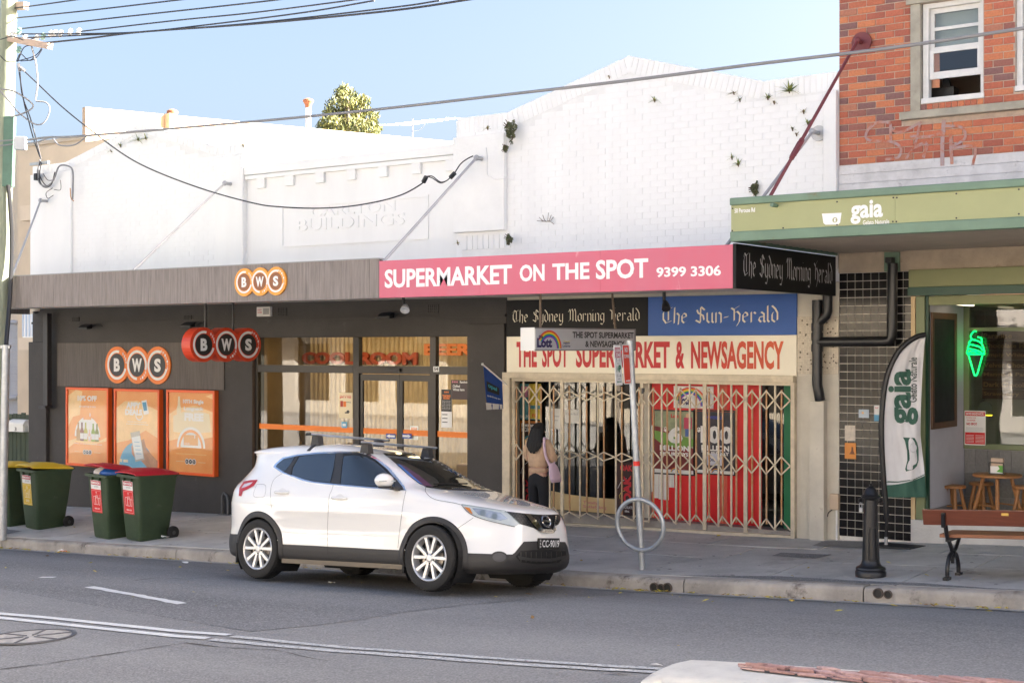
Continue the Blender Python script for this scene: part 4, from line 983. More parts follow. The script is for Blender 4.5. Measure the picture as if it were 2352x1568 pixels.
# panel on the wall with the logo
r = rect(A5, 400, 645, 1560, 960, YB - .02)
pt_ = thing('timber_cladding', 'grey timber look panel on the charcoal wall', 'panel', (r[0], YB, r[2]))
lw_ = M('lighter stained boards', (.13, .113, .10), .7, var=.28, scale=3.2, bump=.3, bscale=16, stretch=(9, 9, .6))
npn = 16; pw = (r[1] - r[0]) / npn
for i in range(npn): box('board', (r[0] + i * pw + .001, YB - .022, r[2]), (r[0] + (i + 1) * pw - .001, YB - .001, r[3]), lw_, pt_)
c = W(A5(955, 801), YB - .05); Rv = (W(A5(955, 672), YB - .05).z - W(A5(955, 932), YB - .05).z) / 2
spv = (W(A5(1095, 800), YB - .05).x - W(A5(812, 800), YB - .05).x) / 2
bws_sign('logo_sign', 'orange three disc logo sign on the charcoal wall above the posters', c, (1, 0, 0), Rv, spv, .025, orange, orange, wp, char_p)
c = W(A6(243, 220), YW - .03); Rv = (W(A6(243, 120), YW).z - W(A6(243, 316), YW).z) / 2; spv = (W(A6(350, 220), YW).x - W(A6(130, 220), YW).x) / 2
bws_sign('logo_sign', 'amber three disc logo sign on the awning fascia', c, (1, 0, 0), Rv, spv, .025, orange_y, orange_y, wp, brown_p)
# hanging lightbox
pL, pR = WD(A5(1420, 658), 21.35), WD(A5(1730, 660), 22.05); U = pR - pL; U.z = 0; spv = U.length / 2; c = (pL + pR) / 2
Rv = 238 * .32966 / F * 21.7 / 2
hl, B_ = bws_sign('hanging_lightbox', 'red orange three disc lightbox hanging under the awning', c, U, Rv, spv, .20, red_o, red_o, wp, char_p)
Un = U.normalized(); Nn = Un.cross(V3((0, 0, 1)))
for px in (1462, 1655):
    q = WD(A5(px, 560), 21.5 if px < 1500 else 21.9); MB().tube([V3((q.x, q.y, c.z + Rv * .8)) - Nn * .1, V3((q.x, q.y, 3.42)) - Nn * .1], .018, 10).build('hanger', black_metal, hl, smooth=True)

# poster boxes
film = glass_mat('poster cover', (.97, .97, .97), -.02)
paper_o = M('orange poster', (.86, .33, .09), .6, var=.16, scale=1.6, col2=(.92, .46, .16))
peach = M('peach print and reflection', (.95, .64, .30), .6, var=.1); blue_p = M('sky blue print', (.14, .42, .62), .6, var=.2, scale=2); cream_p = M('cream print', (.82, .70, .46), .6); skin_p = M('hand print', (.55, .28, .15), .6, var=.3, scale=6)  # peach serves real print and the reflections painted on the posters
orange_f = M('orange frame', (.80, .12, .015), .4)
def poster(rc, label):
    r = rect(A5, *rc, YB - .10); t = thing('poster_box', label, 'poster', (r[0], YB, r[2])); w = .045; Yf = YB - .10
    for a, b, c_, d in ((r[0], r[0] + w, r[2], r[3]), (r[1] - w, r[1], r[2], r[3]), (r[0] + w, r[1] - w, r[2], r[2] + w), (r[0] + w, r[1] - w, r[3] - w, r[3])): box('frame', (a, Yf, c_), (b, YB - .001, d), orange_f, t, bevel=.004)
    ri = (r[0] + w, r[1] - w, r[2] + w, r[3] - w); box('sheet', (ri[0], Yf + .03, ri[2]), (ri[1], YB - .002, ri[3]), paper_o, t)
    box('cover', (ri[0], Yf + .012, ri[2]), (ri[1], Yf + .015, ri[3]), film, t)
    return t, fboard(ri, Yf + .03, t, .001)
def mini_logo(B, u, v, R):
    sp = R * 1.7
    for i, L in enumerate('BWS'):
        uu = u + (i - 1) * sp * B.ar; B.circ(uu, v, R, wp, 3 + .2 * i); B.circ(uu, v, R * .72, char_p, 4 + .2 * i); B.text(L, uu - R * .3 * B.ar, v - R * .35, uu + R * .3 * B.ar, v + R * .35, wp, 5.2)
def bottle(B, u, v, h, mat, lab=wp):
    w = h * .16 * B.ar
    B.poly([(u - w, v), (u + w, v), (u + w, v + h * .55), (u + w * .4, v + h * .72), (u + w * .4, v + h), (u - w * .4, v + h), (u - w * .4, v + h * .72), (u - w, v + h * .55)], mat, 4, 'bottle_print'); B.rec(u - w * .95, v + h * .1, u + w * .95, v + h * .42, lab, 5)
t, B = poster((457, 958, 753, 1507), 'orange framed poster reading 10% OFF with six wine bottles, leftmost of three')
B.poly([(0, .5), (.12, .63), (.3, .66), (.36, .98), (.2, 1), (0, .92)], peach, 1); B.poly([(.0, .30), (.3, .36), (.7, .30), (1, .38), (1, .33), (.6, .26), (.2, .29), (0, .2)], peach, 1)  # peach shapes: street reflections painted into the sheet colour
B.text('10% OFF', .24, .85, .73, .925, wp, 2, .05); B.text('ANY 6 BOTTLES OF WINE', .28, .765, .70, .785, wp, 2, .02)
B.circ(.49, .37, .27, wp, 2, 32, 0, 180); B.rec(.39, .60, .59, .70, paper_o, 3); B.rec(.55, .645, .57, .69, wp, 4)
for i, (cc, hh) in enumerate((((.50, .30, .12), .25), ((.18, .05, .04), .25), ((.45, .42, .05), .25), ((.80, .50, .38), .16), ((.30, .42, .06), .24), ((.22, .26, .06), .24))): bottle(B, .26 + .095 * i, .31, hh, M('bottle ink %d' % i, cc, .5), wp if i else M('bottle ink 0', cc))
B.text('When you scan your rewards card', .16, .262, .85, .279, wp, 2, .02); mini_logo(B, .49, .16, .034); B.rec(.16, .158, .32, .163, cream_p, 2); B.rec(.66, .158, .82, .163, cream_p, 2)
t, B = poster((792, 968, 1108, 1538), 'orange framed poster reading APPY DEALS with hand holding phone, middle of three')
B.poly([(0, .78), (.2, .87), (.5, .88), (1, .76), (1, .40), (.7, .5), (.3, .36), (0, .32)], peach, 1); B.circ(.48, .0, .34, blue_p, 2, 32, 0, 180)  # peach area is a painted reflection, not poster artwork
B.text('APPY', .24, .78, .58, .86, wp, 2, .06); B.text('DEALS', .21, .69, .62, .77, wp, 2, .06); B.poly([(.60, .88), (.72, .895), (.78, .72), (.66, .70)], wp, 3); B.poly([(.62, .86), (.71, .87), (.74, .76), (.66, .75)], blue_p, 4); B.circ(.55, .70, .075, wp, 3, 20, 180, 360, r2=.06)
B.text('Unlock our best prices', .27, .595, .72, .612, wp, 2, .02); B.text('in store with the BWS app', .24, .565, .76, .582, wp, 2, .02)
B.poly([(.42, .18), (.56, .36), (.66, .39), (.72, .26), (1, .1), (1, .0), (.78, .0), (.6, .1)], skin_p, 4); B.poly([(.36, .28), (.42, .32), (.44, .14), (.38, .18)], skin_p, 4)
B.poly([(.34, .46), (.56, .49), (.68, .12), (.46, .085)], M('phone print', (.45, .42, .36), .4), 5); B.poly([(.37, .40), (.57, .43), (.655, .14), (.47, .11)], M('phone screen print', (.70, .74, .74), .4), 6)
for k in range(4): B.rec(.43 + .015 * k, .34 - k * .05, .56 + .015 * k, .347 - k * .05, blue_p, 7)
B.rec(.08, .07, .14, .11, cream_p, 3); B.rec(.17, .07, .28, .105, cream_p, 3)
t, B = poster((1157, 975, 1493, 1567), 'orange framed poster reading FREE with white dome tent picture, rightmost of three')
B.poly([(0, .72), (.2, .80), (.6, .84), (1, .76), (1, .46), (.6, .40), (.3, .43), (0, .38)], peach, 1); B.poly([(.1, .7), (.5, .8), (.9, .74), (.95, .52), (.5, .48), (.1, .5)], cream_p, 2); B.poly([(.82, .96), (.98, .99), (.99, .92)], peach, 1)  # reflections on the cover painted as peach patches
B.text('10TH Single', .32, .85, .78, .915, wp, 3, .05); B.text('Longneck', .34, .765, .78, .825, wp, 3, .05); B.text('FREE', .35, .645, .78, .745, wp, 3, .06)
B.poly([(.21, .95), (.25, .95), (.26, .84), (.28, .80), (.28, .72), (.18, .72), (.18, .80), (.20, .84)], cream_p, 3)
B.circ(.50, .31, .26, wp, 3, 32, 0, 180); B.circ(.50, .31, .225, paper_o, 4, 32, 0, 180); B.circ(.50, .31, .19, wp, 5, 32, 0, 180); B.rec(.34, .34, .66, .47, M('tent print', (.80, .42, .14), .5), 6); B.text('everyday', .36, .35, .48, .37, wp, 7); B.rec(.58, .43, .60, .48, wp, 7)
B.rec(.16, .225, .84, .232, peach, 2); mini_logo(B, .49, .135, .038); B.rec(.16, .13, .34, .135, cream_p, 2); B.rec(.66, .13, .82, .135, cream_p, 2)
# small licence notice
r = rect(A5, 1460, 872, 1551, 967, YB - .015); t = thing('licence_notice', 'small framed yellow notice on the charcoal wall', 'notice', (r[0], YB, r[2]))
box('frame', (r[0], YB - .015, r[2]), (r[1], YB - .001, r[3]), wp, t, .003); B = fboard(r, YB - .015, t); B.rec(.1, .1, .9, .9, M('yellow notice', (.72, .52, .18), .6), 0); B.text('BWS', .4, .68, .6, .75, char_p); B.text('UNDERAGE DRINKING', .2, .55, .8, .62, char_p); B.text('is against the law', .2, .42, .8, .48, char_p)
# vents, floodlights, alarm box, dome camera
for i, (K, rc) in enumerate(((A5, (505, 470, 550, 513)), (A5, (1282, 455, 1332, 498)), (A6, (370, 402, 428, 458)), (A6, (1415, 380, 1485, 438)))):
    r = rect(K, *rc, YB - .01); t = thing('air_vent', 'small dark grid air vent in the charcoal wall, %s from the left' % ('first', 'second', 'third', 'fourth')[i], 'vent', (r[0], YB, r[2]), 'air vents above the bottle shop')
    box('backing', (r[0], YB - .004, r[2]), (r[1], YB - .001, r[3]), black, t); w = r[1] - r[0]; h = r[3] - r[2]
    m = MB()
    for k in range(6): m.box((r[0] + w * k / 5 - .006, YB - .014, r[2]), (r[0] + w * k / 5 + .006, YB - .0045, r[3])); m.box((r[0], YB - .016, r[2] + h * k / 5 - .006), (r[1], YB - .0145, r[2] + h * k / 5 + .006))
    m.build('grille', charcoal, t)
for i, (K, cx, cy) in enumerate(((A5, 605, 533), (A5, 1320, 520), (A6, 1130, 455))):
    p = W(K(cx, cy), YB - .15); t = thing('floodlight', 'black floodlight with drooping cable on the charcoal wall, %s of three' % ('leftmost', 'middle', 'rightmost')[i], 'light', p, 'unlit black floodlights')
    MB().hexa([p + V3(v) for v in ((-.13, -.10, -.05), (.13, -.10, -.05), (.13, .02, -.04), (-.13, .02, -.04), (-.13, -.10, -.01), (.13, -.10, -.01), (.13, .02, .05), (-.13, .02, .05))]).build('housing', black_metal, t, bevel=.01)
    MB().bar(p + V3((0, .02, 0)), p + V3((0, .149, .02)), .05, .03).build('arm', black_metal, t); MB().tube(bez([p + V3((.1, .02, 0)), p + V3((.2, .1, .05)), p + V3((.26, .148, 0))], 6), .008, 6).build('cable', black, t, smooth=True); MB().tube(bez([p + V3((-.1, .02, 0)), p + V3((-.22, .08, .02)), p + V3((-.3, .148, -.04))], 6), .008, 6).build('cable', black, t, smooth=True)
r = rect(A6, 220, 395, 312, 462, YB - .06); t = thing('alarm_box', 'white alarm box with red print under the awning', 'alarm', (r[0], YB, r[2]))
box('case', (r[0], YB - .06, r[2]), (r[1], YB - .001, r[3]), off_white, t, .006); B = fboard(r, YB - .06, t); B.rec(.05, .15, .42, .88, wp, 0); B.text('SECURITY', .08, .6, .4, .75, M('red print', (.6, .02, .02), .5)); B.text('ALARM', .08, .35, .4, .5, MAT['red print']); B.rec(.5, .2, .95, .85, M('grey grille print', (.35, .34, .32), .5), 0)
p = WD(A5(250, 432), 26.0); p = V3((p.x, p.y, 3.43)); t = thing('dome_camera', 'white dome security camera under the awning end', 'camera', p)
MB().lathe([(.0, .0), (.07, .0), (.07, -.04), (.055, -.055)], p, (0, 0, 1), 20).build('base', off_white, t, smooth=True); MB().lathe([(.055, -.05), (.045, -.08), (.0, -.10)], p, (0, 0, 1), 16).build('dome', black, t, smooth=True)
p = WD(A6(1243, 340), 18.7); p = V3((p.x, p.y, 3.42)); t = thing('spotlight', 'black bracket spotlight with bright reflector below pink sign', 'light', p)
MB().tube([p, p + V3((0, 0, -.10)), p + V3((.05, -.03, -.15))], .02, 8).build('bracket', black_metal, t, smooth=True); q = p + V3((.07, -.05, -.20)); dd = V3((.35, -.55, -.6)).normalized()
MB().lathe([(.02, -.08), (.05, -.02), (.062, .03), (.055, .03), (.0, .012)], q, dd, 16).build('lamp_head', M('mirror reflector', (.8, .8, .78), .25, .6), t, smooth=True)
p = WD(A7(1318, 285), 17.6); p = V3((p.x, p.y, 3.40)); t = thing('spotlight', 'small black unlit spotlight under the newsagency soffit', 'light', p)
MB().tube([p, p + V3((0, 0, -.12))], .022, 8).build('bracket', black_metal, t, smooth=True); MB().lathe([(.03, -.06), (.05, 0), (.055, .06), (.0, .05)], p + V3((.04, -.03, -.17)), V3((.4, -.5, -.7)), 14).build('lamp_head', black_metal, t, smooth=True)
# charcoal downpipe
r = rect(A5, 310, 440, 338, 1095, YB - .16); t = thing('downpipe', 'charcoal square downpipe at the left corner of the bottle shop', 'pipe', (r[0], YB - .1, r[2]))
box('shaft', (r[0], YB - .19, r[2] + .03), (r[1], YB - .085, r[3]), M('charcoal metal', (.035, .033, .034), .45), t, .008); box('shoe', (r[0] - .07, YB - .25, r[2] - .02), (r[1] + .02, YB - .085, r[2] + .029), MAT['charcoal metal'], t, .006)
p = W(D2(60, 790), YB - .06); t = thing('hoop_pipe', 'short bent grey pipe hoop against the charcoal wall base', 'pipe', (p.x, p.y, zb(p.x)))
z_ = zb(p.x); MB().tube([V3((p.x - .11, YB - .06, z_)), V3((p.x - .11, YB - .06, z_ + .3)), V3((p.x - .07, YB - .06, z_ + .37)), V3((p.x, YB - .06, z_ + .33)), V3((p.x + .03, YB - .06, z_ + .25)), V3((p.x + .03, YB - .06, z_))], .022, 8).build('hoop', M('grey pipe', (.14, .14, .14), .5, .3), t, smooth=True); box('foot_plate', (p.x - .15, YB - .11, z_), (p.x + .08, YB - .02, z_ + .012), MAT['grey pipe'], t)
# posters inside the bottle shop glass
def card(K, rc, Y, label, name='poster', cat='poster', base=wp, parent=None):
    r = rect(K, *rc, Y); t = thing(name, label, cat, (r[0], Y, r[2])); box('sheet', (r[0], Y, r[2]), (r[1], Y + .004, r[3]), base, t); return t, fboard(r, Y, t, .001)
redp = M('red print', (.6, .02, .02), .5)
t, B = card(A6, (793, 993, 888, 1172), YB + .085, 'cream poster reading get a cap in the bottle shop window', base=cream_p)
B.text('buy two 6 packs', .1, .86, .9, .91, redp); B.text('get a cap', .08, .78, .92, .86, redp, 1, .03); B.rec(.12, .45, .32, .68, M('can print', (.45, .05, .02), .5), 1); B.rec(.34, .45, .54, .66, orange, 1); B.circ(.68, .24, .085, char_p, 1, 20, 0, 180); B.rec(.45, .2, .75, .25, char_p, 2); B.text('the bws cap', .5, .6, .88, .66, char_p)
t, B = card(A6, (812, 1195, 850, 1238), YB + .085, 'small blue notice in the bottle shop window', 'notice', 'notice', blue_p); B.rec(.2, .3, .8, .7, wp, 1)
t, B = card(A6, (1507, 970, 1580, 1235), YB + .085, 'charcoal and white trading hours notice in the shop window', 'notice', 'notice', wp); B.rec(0, .42, 1, 1, char_p, 0); B.text('TRADING', .12, .80, .88, .86, orange, 1, .04); B.text('HOURS', .2, .74, .8, .80, orange, 1, .04)
for k in range(7): B.text('Monday 10am 8pm', .08, .69 - k * .037, .9, .71 - k * .037, wp, 1, 0)
for k in range(3): B.circ(.35 + .15 * k, .93, .022, orange, 1, 14); B.rec(.1, .33 - k * .1, .6, .35 - k * .1, char_p, 1)
r = rect(A6, 1452, 810, 1492, 848, YF - .05); t = thing('number_plate', 'small white house number plate 54 above the shop door', 'number plate', (r[0], YF, r[2])); box('plate', (r[0], YF - .052, r[2]), (r[1], YF - .0455, r[3]), wp, t); fboard(r, YF - .052, t).text('54', .15, .2, .85, .85, char_p, 1, .03)
for i, x0 in enumerate((1122, 1235)):
    t, B = card(A6, (x0, 1278, x0 + 65, 1312), YF - .028, ('left', 'right')[i] + ' blue arrow door sticker on the glass door', 'door_sticker', 'sticker', M('sticker blue', (.03, .07, .3), .5))
    if i: B.poly([(.05, .3), (.6, .3), (.6, .12), (.95, .5), (.6, .88), (.6, .7), (.05, .7)], wp, 1)
    else: B.poly([(.95, .3), (.4, .3), (.4, .12), (.05, .5), (.4, .88), (.4, .7), (.95, .7)], wp, 1)
t, B = card(A6, (1575, 905, 1700, 1040), YB + .085, 'handwritten white lettering Chilled Wines here on the shop glass', 'window_lettering', 'lettering', M('dim vinyl', (.05, .03, .03), .5))
B.text('Chilled', .1, .62, .5, .75, wp); B.text('Wines here', .1, .44, .75, .58, wp); B.text('Randwick', .5, .84, 1, .96, wp)
for k in range(3): B.circ(.1 + .12 * k, .9, .05, M('pink print', (.6, .2, .25), .5), 1, 14)
t, B = card(A6, (1290, 1225, 1345, 1320), YF + .03, 'white notice sheet on the inside of the glass door', 'notice', 'notice', off_white); B.rec(.1, .6, .9, .9, orange, 1)

# ================================================================ newsagency signs
Yn = YB - .03
def nsign(name, label, K, rc, mat):
    r = rect(K, *rc, Yn); t = thing(name, label, 'sign', (r[0], Yn, r[2])); box('panel', (r[0] + .001, Yn, r[2]), (r[1] - .001, YB + .019, r[3]), mat, t, .003); return t, fboard(r, Yn, t), r
zs1 = (W(A7(220, 607), Yn).z + W(A7(2240, 587), Yn).z) / 2; zs0 = (W(A7(220, 862), Yn).z + W(A7(2240, 877), Yn).z) / 2; zs2 = (W(A7(220, 350), Yn).z + W(A7(2240, 302), Yn).z) / 2
xa_, xb_, xc_ = W(A7(220, 600), Yn).x, W(A7(1206, 500), Yn).x, W(A7(2241, 600), Yn).x
def nsg(name, label, x0, x1, z0, z1, mat):
    t = thing(name, label, 'sign', (x0, Yn, z0)); box('panel', (x0 + .001, Yn, z0 + .001), (x1 - .001, YB + .019, z1 - .001), mat, t, .003); return t, Board((x0, Yn, z0), (x1 - x0, 0, 0), (0, 0, z1 - z0), t)
cream_l = M('cream sign print', (.80, .74, .58), .45)
t, B = nsg('herald_sign', 'black sign with cream blackletter The Sydney Morning Herald', xa_, xb_, zs1, zs2, blk); B.black('The Sydney Morning Herald', .045, .30, .945, .74, cream_l, w=.075)
blue_s = M('royal blue enamel', (.02, .10, .38), .5, var=.08, scale=2)
t, B = nsg('sun_herald_sign', 'royal blue sign with cream blackletter The Sun-Herald', xb_, xc_, zs1, zs2, blue_s); B.black('The Sun-Herald', .10, .22, .885, .74, cream_l, w=.09)
cream_s = M('cream sign', (.86, .80, .64), .45, var=.05, scale=2)
t, B = nsg('newsagency_sign', 'long cream sign with red lettering THE SPOT SUPERMARKET & NEWSAGENCY', xa_, xc_, zs0, zs1, cream_s)
redg = bpy.data.materials.new('red to orange print'); redg.use_nodes = True; n_ = redg.node_tree; bsd = n_.nodes['Principled BSDF']; g_ = n_.nodes.new('ShaderNodeNewGeometry'); sx = n_.nodes.new('ShaderNodeSeparateXYZ'); lk(n_, g_.outputs['Position'], sx.inputs[0])
mr = n_.nodes.new('ShaderNodeMapRange'); mr.inputs[1].default_value = xa_ + 2.9; mr.inputs[2].default_value = xc_; lk(n_, sx.outputs[0], mr.inputs[0]); rp = n_.nodes.new('ShaderNodeValToRGB'); rp.color_ramp.elements[0].color = (.52, .008, .012, 1); rp.color_ramp.elements[1].color = (.62, .10, .02, 1); lk(n_, mr.outputs[0], rp.inputs[0]); lk(n_, rp.outputs[0], bsd.inputs['Base Color'])
for s, x0, x1 in (('THE', 290, 432), ('SPOT', 468, 650), ('SUPERMARKET', 704, 1358), ('&', 1398, 1460), ('NEWSAGENCY', 1506, 2152)):
    u0 = (W(A7(x0, 730), Yn).x - xa_) / (xc_ - xa_); u1 = (W(A7(x1, 730), Yn).x - xa_) / (xc_ - xa_); B.text(s, u0, .17, u1, .86, redg, 1, .035)
# hanging lott sign
pL, pR = WD(A7(415, 620), 17.35), WD(A7(1120, 620), 18.75); U = pR - pL; U.z = 0; Un = U.normalized(); Nn = Un.cross(V3((0, 0, 1))); w = U.length; hh = .285; c0 = V3((pL.x, pL.y, pL.z - hh / 2))
t = thing('hanging_lottery_sign', 'grey hanging lightbox sign with rainbow logo reading THE SPOT SUPERMARKET', 'sign', c0)
alum = M('pale grey sign', (.52, .52, .54), .4, var=.06); P = [c0, c0 + U, c0 + U + V3((0, 0, hh)), c0 + V3((0, 0, hh))]
MB().prism([p - Nn * .24 for p in P], Nn * .24).build('lightbox', off_white, t, bevel=.006)
B = Board(c0, U, V3((0, 0, hh)), t)
B.rec(.01, .03, .99, .97, alum, 0); fr = M('dull sign frame', (.22, .20, .20), .5)
for a in ((0, 0, 1, .05), (0, .95, 1, 1), (.985, .05, 1, .95)): B.rec(*a, fr, 1)
RB = [(.30, .02, .35), (.02, .12, .55), (.03, .35, .12), (.80, .65, .03), (.80, .25, .02), (.62, .02, .03)]
def rainbow(B, u, v, R, k=1, a1=150):
    for i, cc in enumerate(RB): B.circ(u, v, R * (.62 + .065 * (i + 1)), M('rainbow %d' % i, cc, .5), k, 22, 0, a1, r2=R * (.62 + .065 * i))
navy = M('navy print', (.03, .02, .10), .5)
rainbow(B, .135, .10, .78); B.text('the', .035, .52, .075, .70, navy, 2, .03); B.text('Lott', .02, .14, .16, .55, navy, 3, .05); B.text('NSW', .27, .28, .33, .38, navy); B.text('Lotteries', .26, .16, .335, .26, navy); B.poly([(.27, .44), (.30, .40), (.33, .43), (.33, .40), (.30, .38), (.27, .41)], M('rainbow 3', RB[3], .5), 1)
B.text('THE SPOT SUPERMARKET', .355, .56, .975, .84, char_p, 2, .03); B.text('& NEWSAGENCY', .48, .16, .88, .44, char_p, 2, .03)
for f_ in (.12, .86):
    q = c0 + U * f_ - Nn * .12; MB().tube([V3((q.x, q.y, c0.z + hh)), V3((q.x + (.0 if f_ < .5 else -.05), q.y, 3.42))], .016, 8).build('hanger', M('rusty steel', (.20, .15, .11), .7, .3, var=.3, scale=30), t, smooth=True)
# opal flag
pm = W(A7(228, 945), YB - .08); pe = WD(A7(52, 795), 20.45)
t = thing('wall_flag', 'small blue flag on an angled white pole beside the gate', 'flag', pm)
MB().tube([pm, pe], .012, 8).build('pole', wp, t, smooth=True); MB().blob(pe, .02, .02, .02, 8, 5).build('finial', wp, t, smooth=True); box('bracket', (pm.x - .04, YB - .09, pm.z - .05), (pm.x + .03, YB - .061, pm.z + .05), wp, t, .004)
d = (pe - pm); q0 = pm + d * .97; q1 = pm + d * .22
m = MB(); nu, nv = 9, 10; hb = [WD(A7(85, 1112), 20.45), WD(A7(196, 1106), 20.75)]
for j in range(nv + 1):
    for i in range(nu + 1):
        a = q0.lerp(q1, i / nu); b = hb[0].lerp(hb[1], i / nu); p = a.lerp(b, j / nv); s = .012 * sin(i * 1.5 + j * .4) * (j / nv); m.v.append(p + V3((s * .5, -s, 0)))
m.f = [(j * (nu + 1) + i, j * (nu + 1) + i + 1, (j + 1) * (nu + 1) + i + 1, (j + 1) * (nu + 1) + i) for j in range(nv) for i in range(nu)]
m.build('cloth', M('flag blue', (.02, .07, .30), .8, var=.1), t, smooth='full')
def fl(u, v): a = q0.lerp(q1, u); b = hb[0].lerp(hb[1], u); return a.lerp(b, v) + V3((.004, -.022, 0))
MB().add([fl(0, .84), fl(1, .84), fl(1, 1), fl(0, 1)], [(0, 1, 2, 3)]).build('white_hem', wp, t); MB().add([fl(.15, .32), fl(.85, .30), fl(.85, .55), fl(.15, .56)], [(0, 1, 2, 3)]).build('card_print', black, t)
vs_, fs_ = text_mesh('opal', .03); MB().add([fl(.22 + .5 * a, .48 - .14 * b) + V3((.002, -.004, 0)) for a, b in vs_], fs_).build('lettering', M('teal print', (.05, .4, .5), .5), t)
vs_, fs_ = text_mesh('cards & top ups', .02); MB().add([fl(.12 + .78 * a, .70 - .06 * b) + V3((.002, -.004, 0)) for a, b in vs_], fs_).build('lettering', wp, t)

# ================================================================ behind the gate: shop window
nw = thing('newsagency_window', 'glass shopfront with red panels behind the folding gate', 'window', (-10, YB + .3, 0))
YG = YB + .32; dkf = M('window frame dark', (.05, .045, .04), .5)
def gx(x): return W(A7(x, 1300), YG).x
zst = zb(-9.5)
zhd = W(A7(1200, 905), YG).z
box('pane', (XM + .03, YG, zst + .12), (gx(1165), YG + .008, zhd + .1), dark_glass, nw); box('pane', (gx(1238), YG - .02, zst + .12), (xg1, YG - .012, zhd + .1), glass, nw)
box('head', (XM + .03, YG - .04, zhd + .101), (xg1, YG + .05, zhd + .3), cream, nw); box('sill', (XM + .03, YB + .06, zst - .2), (xg1, YG + .05, zst + .119), M('window sill stone', (.34, .31, .28), .7, var=.2), nw)
box('door_post', (gx(1168), YG - .06, zst + .12), (gx(1236), YG + .04, zhd + .1), cream, nw, .005)
redw = M('red panel', (.72, .012, .012), .5, var=.06, scale=2)
box('red_panel', (gx(1240), YG - .032, zst + .12), (gx(1700), YG - .022, zhd + .1), redw, nw); box('red_panel', (gx(1765), YG - .032, zst + .12), (gx(2005), YG - .022, zhd + .1), redw, nw); box('salmon_strip', (gx(1701), YG - .032, zst + .12), (gx(1764), YG - .022, zhd + .1), M('salmon panel', (.66, .12, .07), .5), nw)
box('green_strip', (gx(2160), YG - .032, zst + .12), (gx(2215), YG - .022, zhd + .1), M('green panel', (.01, .19, .07), .5), nw)
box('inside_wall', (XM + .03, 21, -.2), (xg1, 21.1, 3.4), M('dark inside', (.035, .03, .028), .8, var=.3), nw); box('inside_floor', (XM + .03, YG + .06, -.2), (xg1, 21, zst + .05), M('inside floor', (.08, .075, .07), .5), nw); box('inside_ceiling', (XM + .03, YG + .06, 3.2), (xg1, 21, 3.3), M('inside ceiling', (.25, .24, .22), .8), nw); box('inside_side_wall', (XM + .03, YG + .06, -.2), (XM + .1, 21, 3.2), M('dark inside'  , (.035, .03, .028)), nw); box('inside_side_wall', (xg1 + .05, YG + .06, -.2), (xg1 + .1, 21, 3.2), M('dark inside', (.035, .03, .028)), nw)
def wcard(rc, label, base, Yq=YG - .045, name='poster', cat='poster'): return card(A7, rc, Yq, label, name, cat, base)
t, B = wcard((1385, 948, 1662, 1102), 'white lottery sign with rainbow arch behind the gate', wp, name='lottery_sign', cat='sign'); rainbow(B, .42, .1, .85, 1, 160); B.text('Lott', .12, .15, .42, .55, navy, 3, .05)
t, B = wcard((1252, 1120, 1527, 1555), 'lottery poster reading 6 MILLION behind the gate', M('poster sage', (.30, .34, .20), .5, var=.4, scale=5))
B.rec(0, 0, 1, .06, wp, 2); B.poly([(0, .06), (1, .06), (1, .40), (.6, .52), (.3, .72), (0, .75)], M('poster maroon', (.20, .02, .02), .5, var=.2), 1); B.poly([(0, .55), (.2, .46), (.6, .40), (1, .45), (1, .56), (.5, .62), (0, .68)], M('poster green', (.16, .32, .05), .5), 2)
B.circ(.85, .93, .04, M('poster skin', (.6, .35, .22), .5), 3, 12); B.poly([(.75, .9), (.95, .9), (.95, .72), (.75, .72)], M('poster shirt', (.50, .05, .10), .5), 3); B.rec(.78, .6, .92, .72, M('poster jeans', (.06, .12, .35), .5), 3)
B.text('$', .24, .66, .34, .74, wp, 3, .05); B.text('6', .34, .48, .72, .76, wp, 4, .05); B.text('MILLION', .14, .36, .88, .45, wp, 4, .05); B.text('SATURDAYS', .14, .28, .86, .34, wp, 4, .04); B.text('Lott', .42, .89, .62, .95, redp, 3, .04); rainbow(B, .52, .01, .08, 3, 170)
t, B = wcard((1535, 1125, 1812, 1560), 'dark lottery poster reading 100 MILLION behind the gate', M('poster night', (.05, .045, .06), .5, var=.5, scale=6))
B.rec(0, 0, 1, .06, wp, 2); B.text('POWERBALL', .28, .88, .70, .93, M('poster blue', (.06, .08, .4), .5), 3, .03); B.text('$', .05, .66, .14, .74, wp, 3, .05); B.text('100', .14, .49, .95, .77, wp, 3, .05); B.text('MILLION', .16, .37, .86, .46, wp, 3, .05); B.text('THURSDAY', .16, .30, .86, .36, wp, 3, .04); B.rec(.28, .14, .72, .33, M('paper sheet', (.66, .67, .74), .7), 4); B.text('Om', .34, .2, .5, .26, navy, 5); rainbow(B, .52, .01, .08, 3, 170)
for k, xx in enumerate((1252, 1535)):
    r = rect(A7, xx, 1122, xx + 276, 1555, YG - .03); m = MB(); w = .018
    for a, b, c_, d in ((r[0] - w, r[0], r[2] - w, r[3] + w), (r[1], r[1] + w, r[2] - w, r[3] + w), (r[0], r[1], r[2] - w, r[2]), (r[0], r[1], r[3], r[3] + w)): m.box((a, YG - .055, c_), (b, YG - .0325, d))
    m.build('poster_frame', black, nw)
t, B = wcard((310, 930, 460, 1180), 'colourful magazine poster at the top left of the newsagency window', M('magazine teal', (.10, .28, .30), .5, var=.4, scale=7)); B.rec(.45, .4, 1, 1, M('magazine yellow', (.6, .45, .05), .5, var=.4, scale=9), 1); B.rec(.5, .02, .95, .3, MAT['magazine yellow'], 1); B.text('FF', .6, .06, .8, .16, M('red print', (.6, .02, .02)), 2); B.text('$63.70', .03, .03, .45, .12, wp, 2); B.rec(.08, .62, .4, .92, M('magazine pink', (.5, .2, .3), .5), 1)
